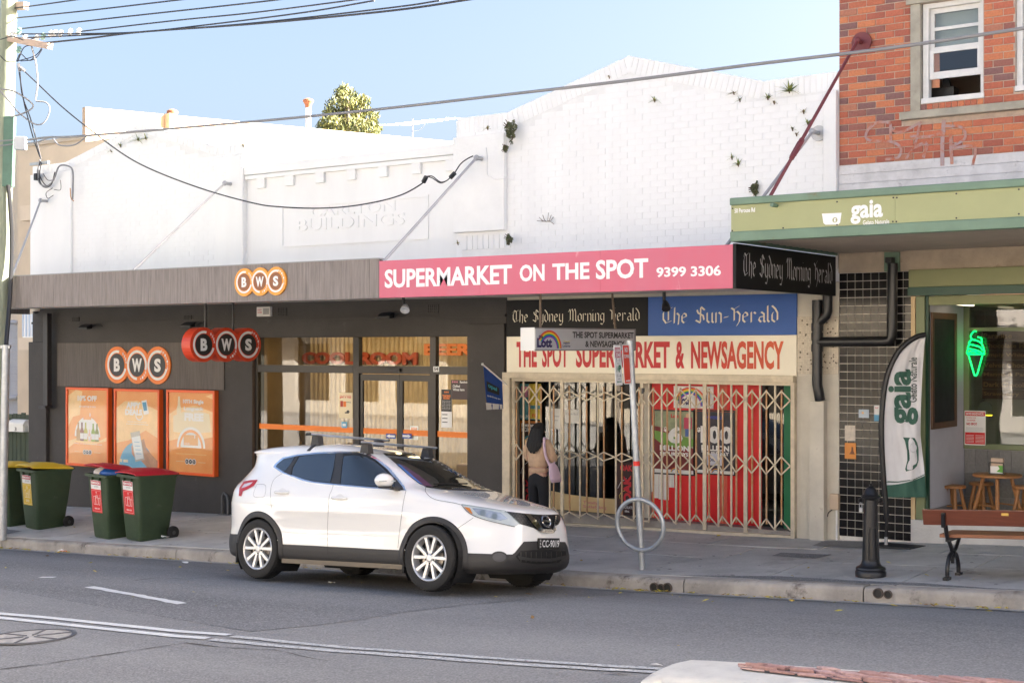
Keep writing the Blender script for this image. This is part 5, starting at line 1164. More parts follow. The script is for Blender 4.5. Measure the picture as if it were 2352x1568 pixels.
t, B = wcard((312, 1190, 452, 1425), 'orange magazine cover poster reading Better Homes behind the gate', M('magazine orange', (.52, .17, .03), .5)); B.rec(.08, .08, .92, .94, M('magazine brown', (.10, .06, .04), .5, var=.4), 1); B.text('Better', .1, .82, .7, .93, wp, 2, .03); B.text('HOMES', .1, .68, .7, .80, wp, 2, .03); B.circ(.5, .32, .26, M('plate blue', (.08, .22, .25), .5), 2); B.circ(.5, .32, .20, peach, 3)
t, B = wcard((528, 1103, 602, 1245), 'narrow white notice sheet taped inside the glass', off_white, YG - .006, 'notice', 'notice'); B.rec(.2, .6, .8, .63, M('grey ink', (.35, .35, .35), .6), 1); B.rec(.2, .4, .7, .43, MAT['grey ink'], 1)
t, B = wcard((628, 1110, 732, 1205), 'handwritten white come back note taped inside the glass', off_white, YG - .006, 'notice', 'notice'); B.text('Come Back', .08, .6, .9, .78, MAT['grey ink'], 1, 0)
# milk advertisement and cream swoosh low on the glass
zl0 = zst + .13
r = rect(D7, 980, 835, 1110, 1270, YG - .006); t = thing('milk_poster', 'brown chocolate milk poster with red lettering low on the glass', 'poster', (r[0], YG, r[2])); choc = M('chocolate print', (.045, .018, .018), .5); box('sheet', (r[0], YG - .008, r[2]), (r[1], YG - .002, r[3]), choc, t); B = fboard(r, YG - .008, t, .001)
O = B.P(.88, .22) ; Bv = Board(B.P(.92, .22), V3((0, 0, 1)) * (r[3] - r[2]) * .55, V3((-1, 0, 0)) * (r[1] - r[0]) * .5, t, .002); Bv.text('OAK', 0, 0, 1, 1, M('oak red', (.60, .03, .04), .5), 1, .06); B.text('OAK', .2, .84, 1.0, .96, MAT['oak red'], 1, .05); B.text('CHOCOLATE', .2, .12, 1.0, .17, wp, 1, .02); B.text('600mL', .5, .05, .8, .09, wp, 1, .02); B.stroke([(.05, .5), (.25, .62), (.6, .70)], .01, wp, 1); B.stroke([(.2, .3), (.15, .36), (.3, .44), (.5, .46)], .012, M('gold print', (.6, .45, .1), .5), 1)
r = rect(D7, 165, 760, 262, 1180, YG - .006); t = thing('milk_poster', 'dark milk poster with red lettering behind the woman', 'poster', (r[0], YG, r[2])); box('sheet', (r[0], YG - .008, zl0), (r[1] + .15, YG - .002, r[3]), choc, t); B = fboard(r, YG - .008, t, .001); Bv = Board(B.P(.98, .02), V3((0, 0, 1)) * (r[3] - r[2]) * .5, V3((-1, 0, 0)) * (r[1] - r[0]) * .45, t, .002); Bv.text('OAK', 0, 0, 1, 1, MAT['oak red'], 1, .06); B.stroke([(.1, .6), (.3, .75), (.8, .86)], .01, wp, 1)
sw = [W(D7(*p), YG - .004) for p in [(455, 1075), (600, 1105), (800, 1128), (978, 1140), (978, 1240), (760, 1240), (455, 1230)]]; zq = zl0
t = thing('milk_banner', 'cream banner with pink lettering low on the newsagency glass', 'banner', sw[-1]); x9 = sw[0].x - .9
MB().prism([V3((x9, YG - .006, sw[0].z + .05))] + [V3((p.x, YG - .006, p.z)) for p in sw[:4]] + [V3((sw[3].x, YG - .006, zq)), V3((x9, YG - .006, zq))], (0, .005, 0)).build('sheet', M('custard print', (.62, .46, .22), .5), t)
r = rect(D7, 695, 1160, 890, 1225, YG - .008); B = fboard(r, YG - .007, t, .001); pk = M('pink lettering', (.55, .22, .20), .5); B.text('Totally', 0, .55, .65, 1, pk, 1, .03); B.text('Satisfying', 0, 0, 1, .5, pk, 1, .03)
r = rect(D4, 778, 0, 808, 520, YG - .03); t = thing('notice_strip', 'long narrow white strip of notes beside the lottery posters', 'notice', (r[0], YG, r[2])); box('sheet', (r[0], YG - .042, r[2]), (r[1], YG - .036, r[3]), off_white, t)
for i, (x0, y0, x1, y1) in enumerate(((812, 365, 850, 570), (852, 365, 890, 580), (893, 365, 930, 585), (934, 370, 973, 487))):
    t, B = card(D4, (x0, y0, x1, y1), YG - .045, ('first', 'second', 'third', 'fourth')[i] + ' narrow paper note in the row on the red panel', 'paper_note', 'note', off_white); B.rec(.1, .9, .9, .91, MAT['grey ink'], 1); B.rec(.1, .5, .9, .505, MAT['grey ink'], 1)

# ================================================================ folding lattice gate
gate = thing('folding_gate', 'rusty cream folding lattice gate across the newsagency front', 'gate', (-10, YB - .05, 0))
YQ = YB - .01; gm_ = M('cream gate paint', (.60, .52, .38), .55, .1, var=.2, scale=8, bump=.2, dirt=((.42, .20, .06), 9, .70))
rust = M('rusty gate bar', (.50, .38, .24), .7, .1, var=.5, scale=14, col2=(.42, .17, .04), stretch=(1, 1, .5))
def qx(x, y=1250): return W(A7(x, y), YQ).x
def qz(x, y): return W(A7(x, y), YQ).z
zgt = qz(1200, 905); gz = lambda x: zb(x) + .02
box('top_rail', (XM + .0, YQ - .10, zgt), (xg1, YQ + .02, zgt + .085), gm_, gate, .005); box('top_channel', (XM + .07, YQ - .045, zgt - .045), (xg1 - .03, YQ + .015, zgt - .001), gm_, gate, .003)
box('side_post', (XM + .0, YQ - .10, zb(XM) - .05), (qx(268), YQ + .02, zgt - .001), gm_, gate, .005); box('side_post', (qx(2212), YQ - .06, zb(xg1) - .05), (xg1, YQ + .02, zgt - .001), gm_, gate, .005)
box('side_channel', (qx(270), YQ - .05, zb(XM)), (qx(290), YQ + .02, zgt - .046), gm_, gate)
MB().hexa([(XM, YQ - .03, zb(XM) - .06), (xg1, YQ - .03, zb(xg1) - .06), (xg1, YQ + .06, zb(xg1) - .06), (XM, YQ + .06, zb(XM) - .06), (XM, YQ - .03, zb(XM) + .045), (xg1, YQ - .03, zb(xg1) + .045), (xg1, YQ + .06, zb(xg1) + .045), (XM, YQ + .06, zb(XM) + .045)]).build('bottom_rail', gm_, gate, bevel=.005)
full = [342, 432, 525, 735, 860, 985, 1110, 1215, 1305, 1405, 1500, 1700, 1790, 1990, 2095]; wide = [612, 1168, 1605, 1890]
short = [300, 388, 470, 558, 668, 788, 908, 1033, 1153, 1252, 1348, 1440, 1550, 1640, 1735, 1830, 1940, 2040, 2145]
for x in full: X = qx(x); MB().box((X - .012, YQ - .020, gz(X) + .08), (X + .012, YQ - .002, zgt - .046)).build('bar', gm_, gate)
for x in wide: X = qx(x); MB().box((X - .026, YQ - .026, gz(X) + .03), (X + .026, YQ - .002, zgt - .046)).build('stile', gm_, gate)
for x in short: X = qx(x); MB().box((X - .010, YQ - .042, gz(X) + .16), (X + .010, YQ - .026, zgt - .10)).build('rusty_bar', rust, gate)
allx = sorted(full + wide + short + [275, 2208])
def zat(x, y0, y1, xa=300, xb=2145): return 0
lat = [(qz(1200, 965), qz(1200, 1085)), (qz(1200, 1392), qz(1200, 1510))]
for i, (a, b) in enumerate(zip(allx, allx[1:])):
    Xa, Xb = qx(a), qx(b); mid_open = 612 < (a + b) / 2 < 1120
    for z0, z1 in lat:                       # z0 upper, z1 lower
        zc = (z0 + z1) / 2; amp = (z0 - z1) * (.26 if mid_open else .5)
        A_short = a in short; za, zb__ = (amp, 0) if A_short else (0, amp)
        m1 = MB().bar((Xa, YQ - .046, zc + za), (Xb, YQ - .046, zc + zb__), .006, .018, up=(0, 0, 1)); m1.build('lattice_strap', gm_, gate)
        m1 = MB().bar((Xa, YQ - .053, zc - za), (Xb, YQ - .053, zc - zb__), .006, .018); m1.build('lattice_strap', gm_, gate)
    za = gz(Xa) + (.22 if a in short else .10); zz = gz(Xb) + (.22 if b in short else .10); k_ = .5 if mid_open else 1
    MB().bar((Xa, YQ - .046, gz(Xa) + (.10 + .13 * k_ if a in short else .10)), (Xb, YQ - .046, gz(Xb) + (.10 + .13 * k_ if b in short else .10)), .006, .018).build('lattice_strap', gm_, gate)
m = MB(); X = qx(1180); m.box((X - .012, YQ - .06, qz(1180, 1000)), (X + .02, YQ - .027, qz(1180, 960))); m.build('lock', black_metal, gate)
box('threshold', (XM + .0, YB - .09, -.1), (xg1 - .6, YB - .031, zb(-10) - .01), mos, gate)

# ================================================================ pipes, rods and fittings on the walls
pblack = M('black pvc pipe', (.012, .012, .013), .35)
def pline(K, pts, Y): return [W(K(*p), Y) for p in pts]
t = thing('drain_pipes', 'black waste pipes running across the pilaster and tiled pillar', 'pipes', W(A8(735, 1095), YB - .1))
Yp = YB - .13; rp_ = .065
MB().tube(pline(A8, [(735, 470), (735, 1000)], Yp) + [W(A8(745, 1050), Yp), W(A8(752, 1098), Yp + .02)], rp_, 14).build('stack', pblack, t, smooth=True)
MB().tube(pline(A8, [(800, 425), (800, 540), (792, 565), (742, 612)], Yp), rp_ * .95, 14).build('branch', pblack, t, smooth=True)
MB().tube(pline(A8, [(745, 733), (1160, 728), (1190, 722), (1203, 700), (1205, 640), (1208, 240)], Yp), rp_ * .95, 14).build('cross_pipe', pblack, t, smooth=True)
for x, y in ((735, 640), (735, 700), (735, 770)): p = W(A8(x, y), Yp); MB().tube([p + V3((0, 0, -.05)), p + V3((0, 0, .05))], rp_ * 1.15, 14).build('collar', pblack, t, smooth=True)
r = rect(A8, 1160, 170, 1255, 292, YB - .03); t = thing('drain_box', 'sage green drain box below the gelato awning', 'drain box', (r[0], YB, r[2])); box('box', (r[0], YB - .06, r[2]), (r[1], YB - .021, r[3]), sage, t, .004); box('collar', (r[0] + .06, YB - .19, r[3] - .14), (r[1] - .05, YB - .061, r[3] - .07), pblack, t, .01)
r = rect(D5, 370, 292, 430, 400, YB - .05); t = thing('junction_box', 'beige junction box with white conduit on the pilaster', 'box', (r[0], YB, r[2])); box('cover', (r[0], YB - .07, r[2]), (r[1], YB - .001, r[3]), M('beige plastic', (.52, .40, .28), .5), t, .012)
p = W(D5(415, 400), YB - .03); MB().tube([p, V3((p.x, p.y, zb(p.x)))], .013, 8).build('conduit', wp, t, smooth=True); MB().tube(bez([W(D5(383, 400), YB - .04), W(D5(360, 420), YB - .02), W(D5(354, 445), YB - .005)], 5), .006, 6).build('cable', black, t, smooth=True)
for i, (rc, base, lab) in enumerate((((995, 1155, 1060, 1208), M('pale blue paper', (.45, .52, .58), .6), 'pale blue card stuck on the black tiles'), ((1092, 1130, 1125, 1228), wp, 'white and blue card on the black tiles beside the feather flag'), ((908, 1255, 975, 1352), M('cream paper', (.62, .55, .45), .6, var=.3, scale=20), 'crumpled cream notice on the black tiles'), ((908, 1365, 978, 1465), M('orange paper', (.66, .26, .05), .6), 'orange notice on the black tiles'))):
    t, B = card(A8, rc, YB - .012, lab, 'wall_notice', 'notice', base)
    if i == 0: B.circ(.4, .6, .15, peach, 1)
    if i == 1: B.rec(0, 0, 1, .4, blue_p, 1); B.text('Surf', .2, .8, .8, .9, redp)
    if i == 3: B.poly([(.6, .75), (.75, .75), (.78, .5), (.9, .3), (.4, .3), (.58, .5)], M('dark ink', (.15, .05, .02), .6), 1)
steel = M('grey steel rod', (.42, .42, .43), .45, .5); maroon = M('maroon paint', (.17, .035, .04), .5, var=.15, scale=8)
def rod(name, label, a, b, mat, rr=.018, plate=.09, turn=False):
    t = thing(name, label, 'tie rod', a); d = (b - a).normalized()
    MB().tube([a, b], rr, 8).build('rod', mat, t, smooth=True)
    MB().disc(V3((a.x, YB - .02, a.z)), (0, -1, 0), plate, 14, .02).build('wall_plate', mat, t); MB().tube([V3((a.x, YB - .02, a.z)), a], .03, 8).build('boss', mat, t, smooth=True); MB().blob(a, .045, .045, .045, 10, 6).build('eye', mat, t, smooth=True)
    if turn:
        c = a.lerp(b, .72); n = d.cross(V3((0, 1, 0))).normalized() * .03
        m = MB(); m.tube([c - d * .14 + n, c + d * .14 + n], .012, 6); m.tube([c - d * .14 - n, c + d * .14 - n], .012, 6); m.tube([c - d * .19, c - d * .13], .03, 8); m.tube([c + d * .13, c + d * .19], .03, 8); m.build('turnbuckle', mat, t, smooth=True)
zaw = zA1 + .02
def aw_end(p): q = W(p, YW + .25); return V3((q.x, YW + .25, zaw - .14))
rod('tie_rod', 'grey awning tie rod below the left gable', W(A1(1410, 1150), YB - .2), aw_end((282, 622)), steel)
rod('tie_rod', 'grey awning tie rod from the pilaster to the pink sign', W(A2(1775, 650), YB - .22), aw_end((864, 604)), steel, .02, .11)
rod('tie_rod', 'grey awning tie rod at the far left pier', W(A1(255, 1258), YB - .2), aw_end((20, 515)), steel)
rod('tie_rod', 'grey awning tie rod behind the maroon rod', W(A4(705, 825), YB - .22), aw_end((1652, 566)), steel, .02, .10)
a = W(A4(988, 255), YB - .16); b = W(A4(440, 1240), YW + .3); b = V3((b.x, YW + .3, zr[3] + .03)); rod('tie_rod', 'maroon tie rod with turnbuckle anchored in the red bricks', a, b, maroon, .02, .13, True)

# ================================================================ power pole, wires
px_b = G((-16, 1232), zpath); ptop = WD((26, -180), 23.2)
base_ = V3((px_b.x, px_b.y, zpath(px_b.x, px_b.y))); 
pole = thing('power_pole', 'leaning pale green timber power pole at the left edge', 'pole', base_)
tim = M('treated timber', (.30, .33, .24), .85, var=.3, scale=3, bump=.5, bscale=14, stretch=(6, 6, .4), dirt=((.42, .36, .22), 2.4, .6))
ax = (ptop - base_); MB().tube([base_, base_ + ax * .5, ptop], [.165, .145, .125], 18).build('post', tim, pole, smooth=True)
axn = ax.normalized()
def on_pole(y, off=(0, 0, 0)): t_ = (WD((0, y), 23.2).z - base_.z) / ax.z; return base_ + ax * t_ + V3(off)
rightv = V3((CP, SP, 0)); fwd = V3((-SP, CP, 0))
galv = M('galvanised steel', (.46, .48, .49), .45, .6, var=.2, scale=10)
g0, g1 = WD((6, 1230), 22.6), WD((14, 792), 22.6); g0 = V3((g0.x, g0.y, zpath(g0.x, g0.y))); MB().tube([g0, g1], .062, 14).build('cable_guard', galv, pole, smooth=True)
MB().bar(g1 + V3((0, 0, -.03)) - rightv * .08, g1 + V3((0, 0, -.03)) + rightv * .07, .08, .05).build('guard_strap', galv, pole)
MB().tube(bez([g1, WD((22, 690), 22.9), WD((27, 560), 23), WD((23, 470), 23), WD((19, 425), 23)], 8), .035, 8).build('riser_cable', black, pole, smooth=True)
q = [WD(A1(22, 730), 23.0), WD(A1(88, 725), 23.0), WD(A1(75, 1170), 23.0), WD(A1(12, 1170), 23.0)]
MB().prism(q, fwd * .12).build('cable_cover', M('green metal cover', (.10, .19, .14), .5, .1, var=.15), pole, bevel=.01)
arm_w = M('weathered crossarm', (.55, .42, .33), .8, var=.2, scale=6, stretch=(1, 6, 6))
p0, p1 = WD(A1(-40, 225), 23.3), WD(A1(315, 292), 22.6); MB().bar(p0, p1, .11, .10).build('crossarm', arm_w, pole, bevel=.008)
p0, p1 = WD(A1(60, 40), 23.3), WD(A1(165, 38), 23.1); MB().bar(p0, p1, .11, .12).build('crossarm', arm_w, pole, bevel=.008)
ins_m = M('porcelain', (.70, .72, .72), .3); ins_g = M('green glass insulator', (.25, .42, .38), .2)
for x, y, mt in ((80, 215, ins_m), (155, 240, ins_m), (232, 240, ins_m), (270, 228, ins_g), (120, 195, ins_g), (320, 213, ins_m), (345, 210, ins_m), (380, 212, ins_m), (440, 203, ins_m), (495, 200, ins_m), (118, 312, ins_g)):
    p = WD(A1(x, y), 22.9); MB().lathe([(.0, .06), (.03, .05), (.045, .02), (.025, .0), (.045, -.03), (.02, -.06), (.0, -.06)], p, (0, .3, 1), 10).build('insulator', mt, pole, smooth=True)
q = WD(A1(125, 900), 22.75); MB().bar(q - rightv * .085, q + rightv * .10, .10, .21, up=(0, 0, 1)).build('telecom_box', M('grey plastic box', (.52, .54, .56), .5), pole, bevel=.012)
wire_m = M('dark cable', (.02, .022, .03), .5); wire_g = M('grey cable', (.22, .22, .23), .5)
def wire(label, pts, r=.011, mat=wire_m, n=8, name='overhead_wire', cat='wire'):
    P = [WD(K(*p) if K else p, d) for K, p, d in pts]; t = tag(MB().tube(bez(P, n), r, 6).build(name, mat, None, smooth=True), label, cat); return t
I_ = None
wire('topmost overhead wire leaving the top left corner', [(I_, (-60, 31), 24), (I_, (0, 23.5), 23.5), (I_, (90, 12), 22.5), (I_, (190, -2), 21.5)])
wire('second overhead wire from the top crossing the sky', [(I_, (-60, 52), 24), (I_, (0, 45.5), 23.5), (I_, (200, 25), 21.8), (I_, (440, -3), 20)])
wire('third overhead wire from the top crossing the sky', [(I_, (45, 67), 23), (I_, (250, 43), 21.6), (I_, (588, 6), 19.6), (I_, (680, -6), 19)])
wire('fourth overhead wire strung from the insulators', [(A1, (495, 200), 22.9), (I_, (400, 48), 21.5), (I_, (588, 29), 20.5), (I_, (840, -3), 19)])
wire('upper of the three converging wires below the others', [(A1, (60, 215), 23), (I_, (180, 78), 22.4), (I_, (320, 74), 21.5), (I_, (480, 57), 20.5), (I_, (700, 29), 19.4), (I_, (860, 2), 18.6)])
wire('middle of the three converging wires below the others', [(A1, (110, 240), 23), (I_, (200, 81), 22.3), (I_, (320, 74.5), 21.4), (I_, (588, 53), 19.9), (I_, (900, 18), 18.4), (I_, (1010, 2), 18)])
wire('lower thick twisted wire sweeping up to the right', [(A1, (240, 275), 22.8), (I_, (200, 89), 22.2), (I_, (330, 73.5), 21.3), (I_, (588, 55), 19.8), (I_, (900, 25), 18.3), (I_, (1100, -4), 17.6)], .014)
P_ = [(A1, (165, 880), 22.7), (A1, (300, 862), 22.2), (A1, (540, 852), 21), (I_, (588, 279), 19.4), (I_, (880, 250), 17.6), (I_, (1177, 216), 16.2), (I_, (1450, 184.5), 15.2), (I_, (1722, 149.5), 14.3), (I_, (2050, 110), 13.6), (I_, (2400, 58), 13.0)]
wire('thick grey telecom cable crossing in front of the white gable', P_, .017, wire_g, name='telecom_cable', cat='cable')
wire('slack grey cable loop beside the telecom box', [(A1, (165, 902), 22.7), (A1, (240, 890), 22.5), (A1, (320, 865), 22.3), (A1, (375, 912), 22.1), (A1, (470, 908), 21.7), (A1, (545, 855), 21)], .012, wire_g, name='telecom_cable', cat='cable')
dp = [(A1, (150, 445), 23), (A1, (240, 530), 23), (A1, (400, 680), 22.9), (A1, (600, 840), 22.8), (A1, (800, 985), 22.6), (A1, (1000, 1085), 22.4), (A1, (1300, 1195), 22.1), (A1, (1606, 1278), 21.9), (A2, (250, 1035), 21.8), (A2, (500, 1045), 21.6), (A2, (750, 1033), 21.5), (A2, (1000, 993), 21.3), (A2, (1200, 935), 21.15), (A2, (1350, 850), 21.0), (A2, (1370, 815), 21.0)]
t = thing('service_wire', 'black service wire sagging from the pole to the gable bracket', 'wire', WD((500, 440), 22))
MB().tube(bez([WD(K(*p), d) for K, p, d in dp], 6), .011, 6).build('span', wire_m, t, smooth=True)
for K, a, b in ((A2, (1360, 840), (1382, 798)), (A2, (1572, 805), (1605, 770))): MB().tube([WD(K(*a), 21), WD(K(*b), 20.95)], .035, 8).build('connector', black, t, smooth=True)
for dy in (0, 14): MB().tube(bez([WD(A2(*p), 20.95) for p in ((1385, 795), (1430, 795 + dy), (1490, 838 + dy * .6), (1540, 830), (1580, 795))], 6), .008, 6).build('tail', wire_m, t, smooth=True)
MB().tube(bez([WD(A2(*p), 20.9) for p in ((1600, 775), (1650, 700), (1700, 660), (1750, 635))], 6), .009, 6).build('tail', wire_m, t, smooth=True)
t = thing('pole_cables', 'tangle of loose looping cables hanging on the power pole', 'cables', WD((45, 200), 22.8))
for pts, r_w in (([(5, 560), (90, 575), (190, 640), (205, 675), (150, 710), (70, 735)], .014), ([(0, 570), (60, 640), (120, 710), (220, 780), (280, 765), (312, 690), (290, 645), (225, 635)], .012), ([(200, 300), (225, 400), (235, 520), (222, 630)], .014), ([(110, 390), (150, 300), (200, 295), (205, 370), (130, 385)], .008), ([(105, 380), (130, 340), (180, 380), (230, 360), (265, 310)], .008), ([(0, 350), (40, 385), (100, 385), (220, 350), (270, 290)], .008), ([(0, 250), (80, 230), (160, 255), (230, 235)], .008), ([(120, 455), (150, 640), (175, 740), (210, 870), (250, 985)], .010), ([(125, 455), (140, 600), (190, 740), (225, 870), (258, 1000)], .010), ([(115, 400), (125, 450)], .025), ([(130, 425), (155, 445)], .03), ([(0, 885), (85, 880)], .012), ([(0, 915), (85, 905)], .012)):
    MB().tube(bez([WD(A1(*p), 22.85) for p in pts], 6), r_w, 6).build('cable', wire_m if r_w < .012 else wire_g, t, smooth=True)
t = thing('entry_cables', 'bundle of black and grey cables looping on the white pier', 'cables', W(A1(300, 1150), YB - .15))
for pts, r_w, mt in (([(250, 1000), (240, 1090), (250, 1150), (300, 1170), (340, 1120), (370, 1045), (420, 1040), (455, 1070), (458, 1180), (455, 1250)], .016, wire_g), ([(255, 1010), (235, 1090), (270, 1170), (320, 1160), (345, 1080)], .012, wire_m), ([(260, 1020), (250, 1100), (290, 1165), (330, 1140)], .010, wire_m), ([(330, 1180), (290, 1210), (300, 1245), (335, 1225)], .007, wire_m), ([(380, 1130), (380, 1190), (340, 1190)], .006, wire_m), ([(440, 1180), (445, 1240), (462, 1262)], .009, M('orange cable', (.5, .25, .08), .5)), ([(270, 1090), (300, 1130), (340, 1130)], .007, wire_m)):
    MB().tube(bez([W(A1(*p), YB - .16) for p in pts], 6), r_w, 6).build('cable', mt, t, smooth=True)
q = W(A1(248, 1025), YB - .1); MB().bar(q - V3((.28, 0, 0)), q + V3((.28, 0, 0)), .04, .05).build('bracket', galv, t); box('insulator_block', (q.x - .05, YB - .2, q.z - .33), (q.x + .03, YB - .1, q.z - .2), black, t, .008)
t = thing('wall_cable', 'thin pale cable fixed to the white pilaster', 'cable', W(A2(1890, 800), YB - .1)); MB().tube(bez(pline(A2, [(1850, 570), (1858, 650), (1860, 780), (1890, 800), (1925, 820), (2000, 808), (2060, 820)], YB - .105), 5), .007, 6).build('cable', MAT['white painted pilaster'], t, smooth=True)

# ================================================================ weeds growing from the wall
weed_g = ramp_mat('weed leaf', [(.17, .25, .05), (.25, .30, .07), (.13, .19, .05), (.32, .32, .08)], 'island', .6, 0); dry = ramp_mat('dry weed leaf', [(.30, .28, .06), (.22, .20, .05), (.36, .30, .08)], 'island', .7, 0); scrub = ramp_mat('scrub leaf', [(.10, .12, .05), (.15, .16, .07), (.07, .08, .04), (.20, .19, .10)], 'island', .7, 0); tw_m = M('brown stem', (.12, .07, .04), .9)
def weed(K, x, y, s, label, kind='fern', Y=YB - .01, seed=0):
    rr = random.Random(seed + x); p = W(K(x, y), Y); t = thing('wall_weed', label, 'plant', p); m = MB(); st = MB()
    if kind == 'bush':
        for i in range(int(2600 * s)):
            a = rr.uniform(0, 2 * pi); q = rr.random() ** .5 * (.75 + .2 * sin(3 * a + seed) + .15 * sin(7 * a))
            c = p + V3((cos(a) * q * s * .32, -rr.uniform(.01, .10) * (1 - q * .6), sin(a) * q * s * .52)); d = V3((rr.gauss(0, 1), rr.gauss(0, 1), rr.gauss(0, 1))).normalized() * .014; e = d.orthogonal().normalized() * .008
            m.add([c - d, c + e, c + d, c - e], [(0, 1, 2, 3)])
        for i in range(8): a = rr.uniform(0, 2 * pi); st.tube([p + V3((0, .01, 0)), p + V3((cos(a) * s * .3, -.09, sin(a) * s * .5))], .005, 5)
        m.build('foliage', scrub, t)
    else:
        for i in range(rr.randint(9, 14)):
            a = rr.uniform(-.3, pi + .3); L = s * rr.uniform(.45, .85); dr = V3((cos(a), -rr.uniform(.2, .7), abs(sin(a)) * .9 - .1)).normalized(); droop = rr.uniform(.1, .5); pr = p; wdt = s * .065
            side = dr.cross(V3((0, 0, 1)))
            side = side.normalized() if side.length > .1 else V3((1, 0, 0))
            for k in range(5):
                q = p + dr * L * (k + 1) / 5 + V3((0, 0, -droop * L * ((k + 1) / 5) ** 2)); w0 = wdt * (1 - k / 5.2); w1 = wdt * (1 - (k + 1) / 5.2)
                m.add([pr - side * w0, pr + side * w0, q + side * w1, q - side * w1], [(0, 1, 2, 3)]); pr = q
        m.build('fronds', dry if kind == 'dry' else weed_g, t); st.tube([p + V3((0, .01, -.02)), p + V3((0, -.02, .02))], .008, 5)
    st.build('stem', tw_m, t)
for i, (K, x, y, s, lab, kd) in enumerate(((A1, 865, 880, .27, 'green fern weed near the left gable peak', 'fern'), (A1, 915, 870, .2, 'smaller green weed just right of the left gable peak fern', 'fern'), (A1, 755, 918, .17, 'small weed left of the left gable peak', 'fern'), (A1, 697, 948, .15, 'lowest small weed on the left gable slope', 'fern'), (A1, 1432, 1110, .22, 'green weed growing above the grey tie rod plate', 'fern'), (A1, 1525, 915, .10, 'dry sprig on top of the left gable pier', 'dry'),
        (A3, 432, 565, .36, 'dense dark bush growing out of the pilaster top', 'bush'), (A3, 396, 688, .12, 'small leafy bush below the dense bush on the pilaster', 'bush'), (A3, 420, 1322, .17, 'little dark bush above the pink sign beside the pilaster', 'bush'), (A3, 262, 548, .15, 'dry yellow sprig on the pilaster face', 'dry'), (A3, 55, 1350, .12, 'dry sprig at the pilaster foot', 'dry'), (A3, 1425, 355, .18, 'single fern frond in the middle of the right gable', 'fern'), (A3, 1110, 190, .09, 'tiny sprig under the right gable peak', 'dry'),
        (A4, 560, 575, .32, 'largest green fern on the right end of the white parapet', 'fern'), (A4, 425, 618, .18, 'fern left of the largest fern on the white parapet', 'fern'), (A4, 212, 585, .14, 'yellow green tuft on the right gable slope', 'dry'), (A4, 250, 630, .12, 'small weed below the yellow green tuft', 'fern'), (A4, 465, 645, .10, 'tiny tuft below the parapet ferns', 'dry'), (A4, 650, 705, .12, 'dry tuft below the largest parapet fern', 'dry'), (A4, 678, 780, .20, 'fern beside the round rod plate on the white wall', 'fern'), (A4, 580, 812, .12, 'small star shaped weed left of the round rod plate', 'fern'), (A4, 605, 845, .10, 'dry tuft under the star shaped weed', 'dry'), (A4, 200, 992, .14, 'dark weed low on the white gable wall', 'fern'), (A4, 240, 1035, .19, 'dark trailing weed low on the white gable wall', 'fern'), (A4, 350, 1185, .2, 'brown bush just above the gelato awning corner', 'bush'))):
    weed(K, x, y, s, lab, kd, YB - (.10 if lab.find('pilaster') > 0 else .01), i)
t = thing('wall_twigs', 'spray of dead twigs on the white gable wall', 'twigs', W(A3(676, 1195), YB - .03)); m = MB()
for dx, dy in ((-55, -30), (-30, -45), (-45, -10), (30, -45), (45, -30), (50, 20), (10, -60), (-70, -5)): m.tube(bez([W(A3(676, 1195), YB - .005), W(A3(676 + dx * .5, 1195 + dy * .15), YB - .05), W(A3(676 + dx, 1195 + dy), YB - .07)], 4), .004, 4)
m.build('twig', tw_m, t)

# ================================================================ street furniture
# sign pole with bicycle ring
pb_ = G(D4(722, 1131), zpath); ptp = WD(A7(1082, 648), (pb_ - CAM).dot(fwd)); pb_ = V3((pb_.x, pb_.y, zpath(pb_.x, pb_.y)))
t = thing('sign_pole', 'leaning galvanised parking sign pole on the footpath', 'pole', pb_)
MB().tube([pb_, ptp], .037, 16).build('post', galv, t, smooth=True); MB().tube([ptp, ptp + V3((0, 0, .03))], .041, 16).build('cap', galv, t, smooth=True)
ax2 = (ptp - pb_).normalized(); bnd = [G(D4(680, 296))]; 
def on2(y): z = WD((0, y), (pb_ - CAM).dot(fwd)).z; return pb_ + (ptp - pb_) * ((z - pb_.z) / (ptp.z - pb_.z))
ya, yb2 = D4(0, 280)[1], D4(0, 317)[1]; MB().tube([on2(yb2), on2(ya)], .0385, 16).build('red_band', M('red tape', (.75, .03, .02), .5), t, smooth=True)
rc = on2(D4(0, 775)[1]) ; Rr = .292
rg = thing('bicycle_ring', 'galvanised round bicycle ring clamped on the sign pole', 'bicycle rack', rc)
pl = (rightv * .86 - fwd * .5).normalized(); cen = rc - fwd * .045
MB().tube([cen + pl * Rr * cos(2 * pi * k / 48) + ax2 * Rr * sin(2 * pi * k / 48) for k in range(49)], .026, 12, cap=False).build('ring', galv, rg, smooth=True)
for s in (-1, 1): q = rc + ax2 * s * Rr; MB().tube([q - fwd * .085, q + fwd * .04], .012, 8).build('bolt', steel, rg, smooth=True)
Us = (rightv * .417 + fwd * .909).normalized(); Vs = (ax2).normalized(); dpo = (on2(880) - CAM).dot(fwd)
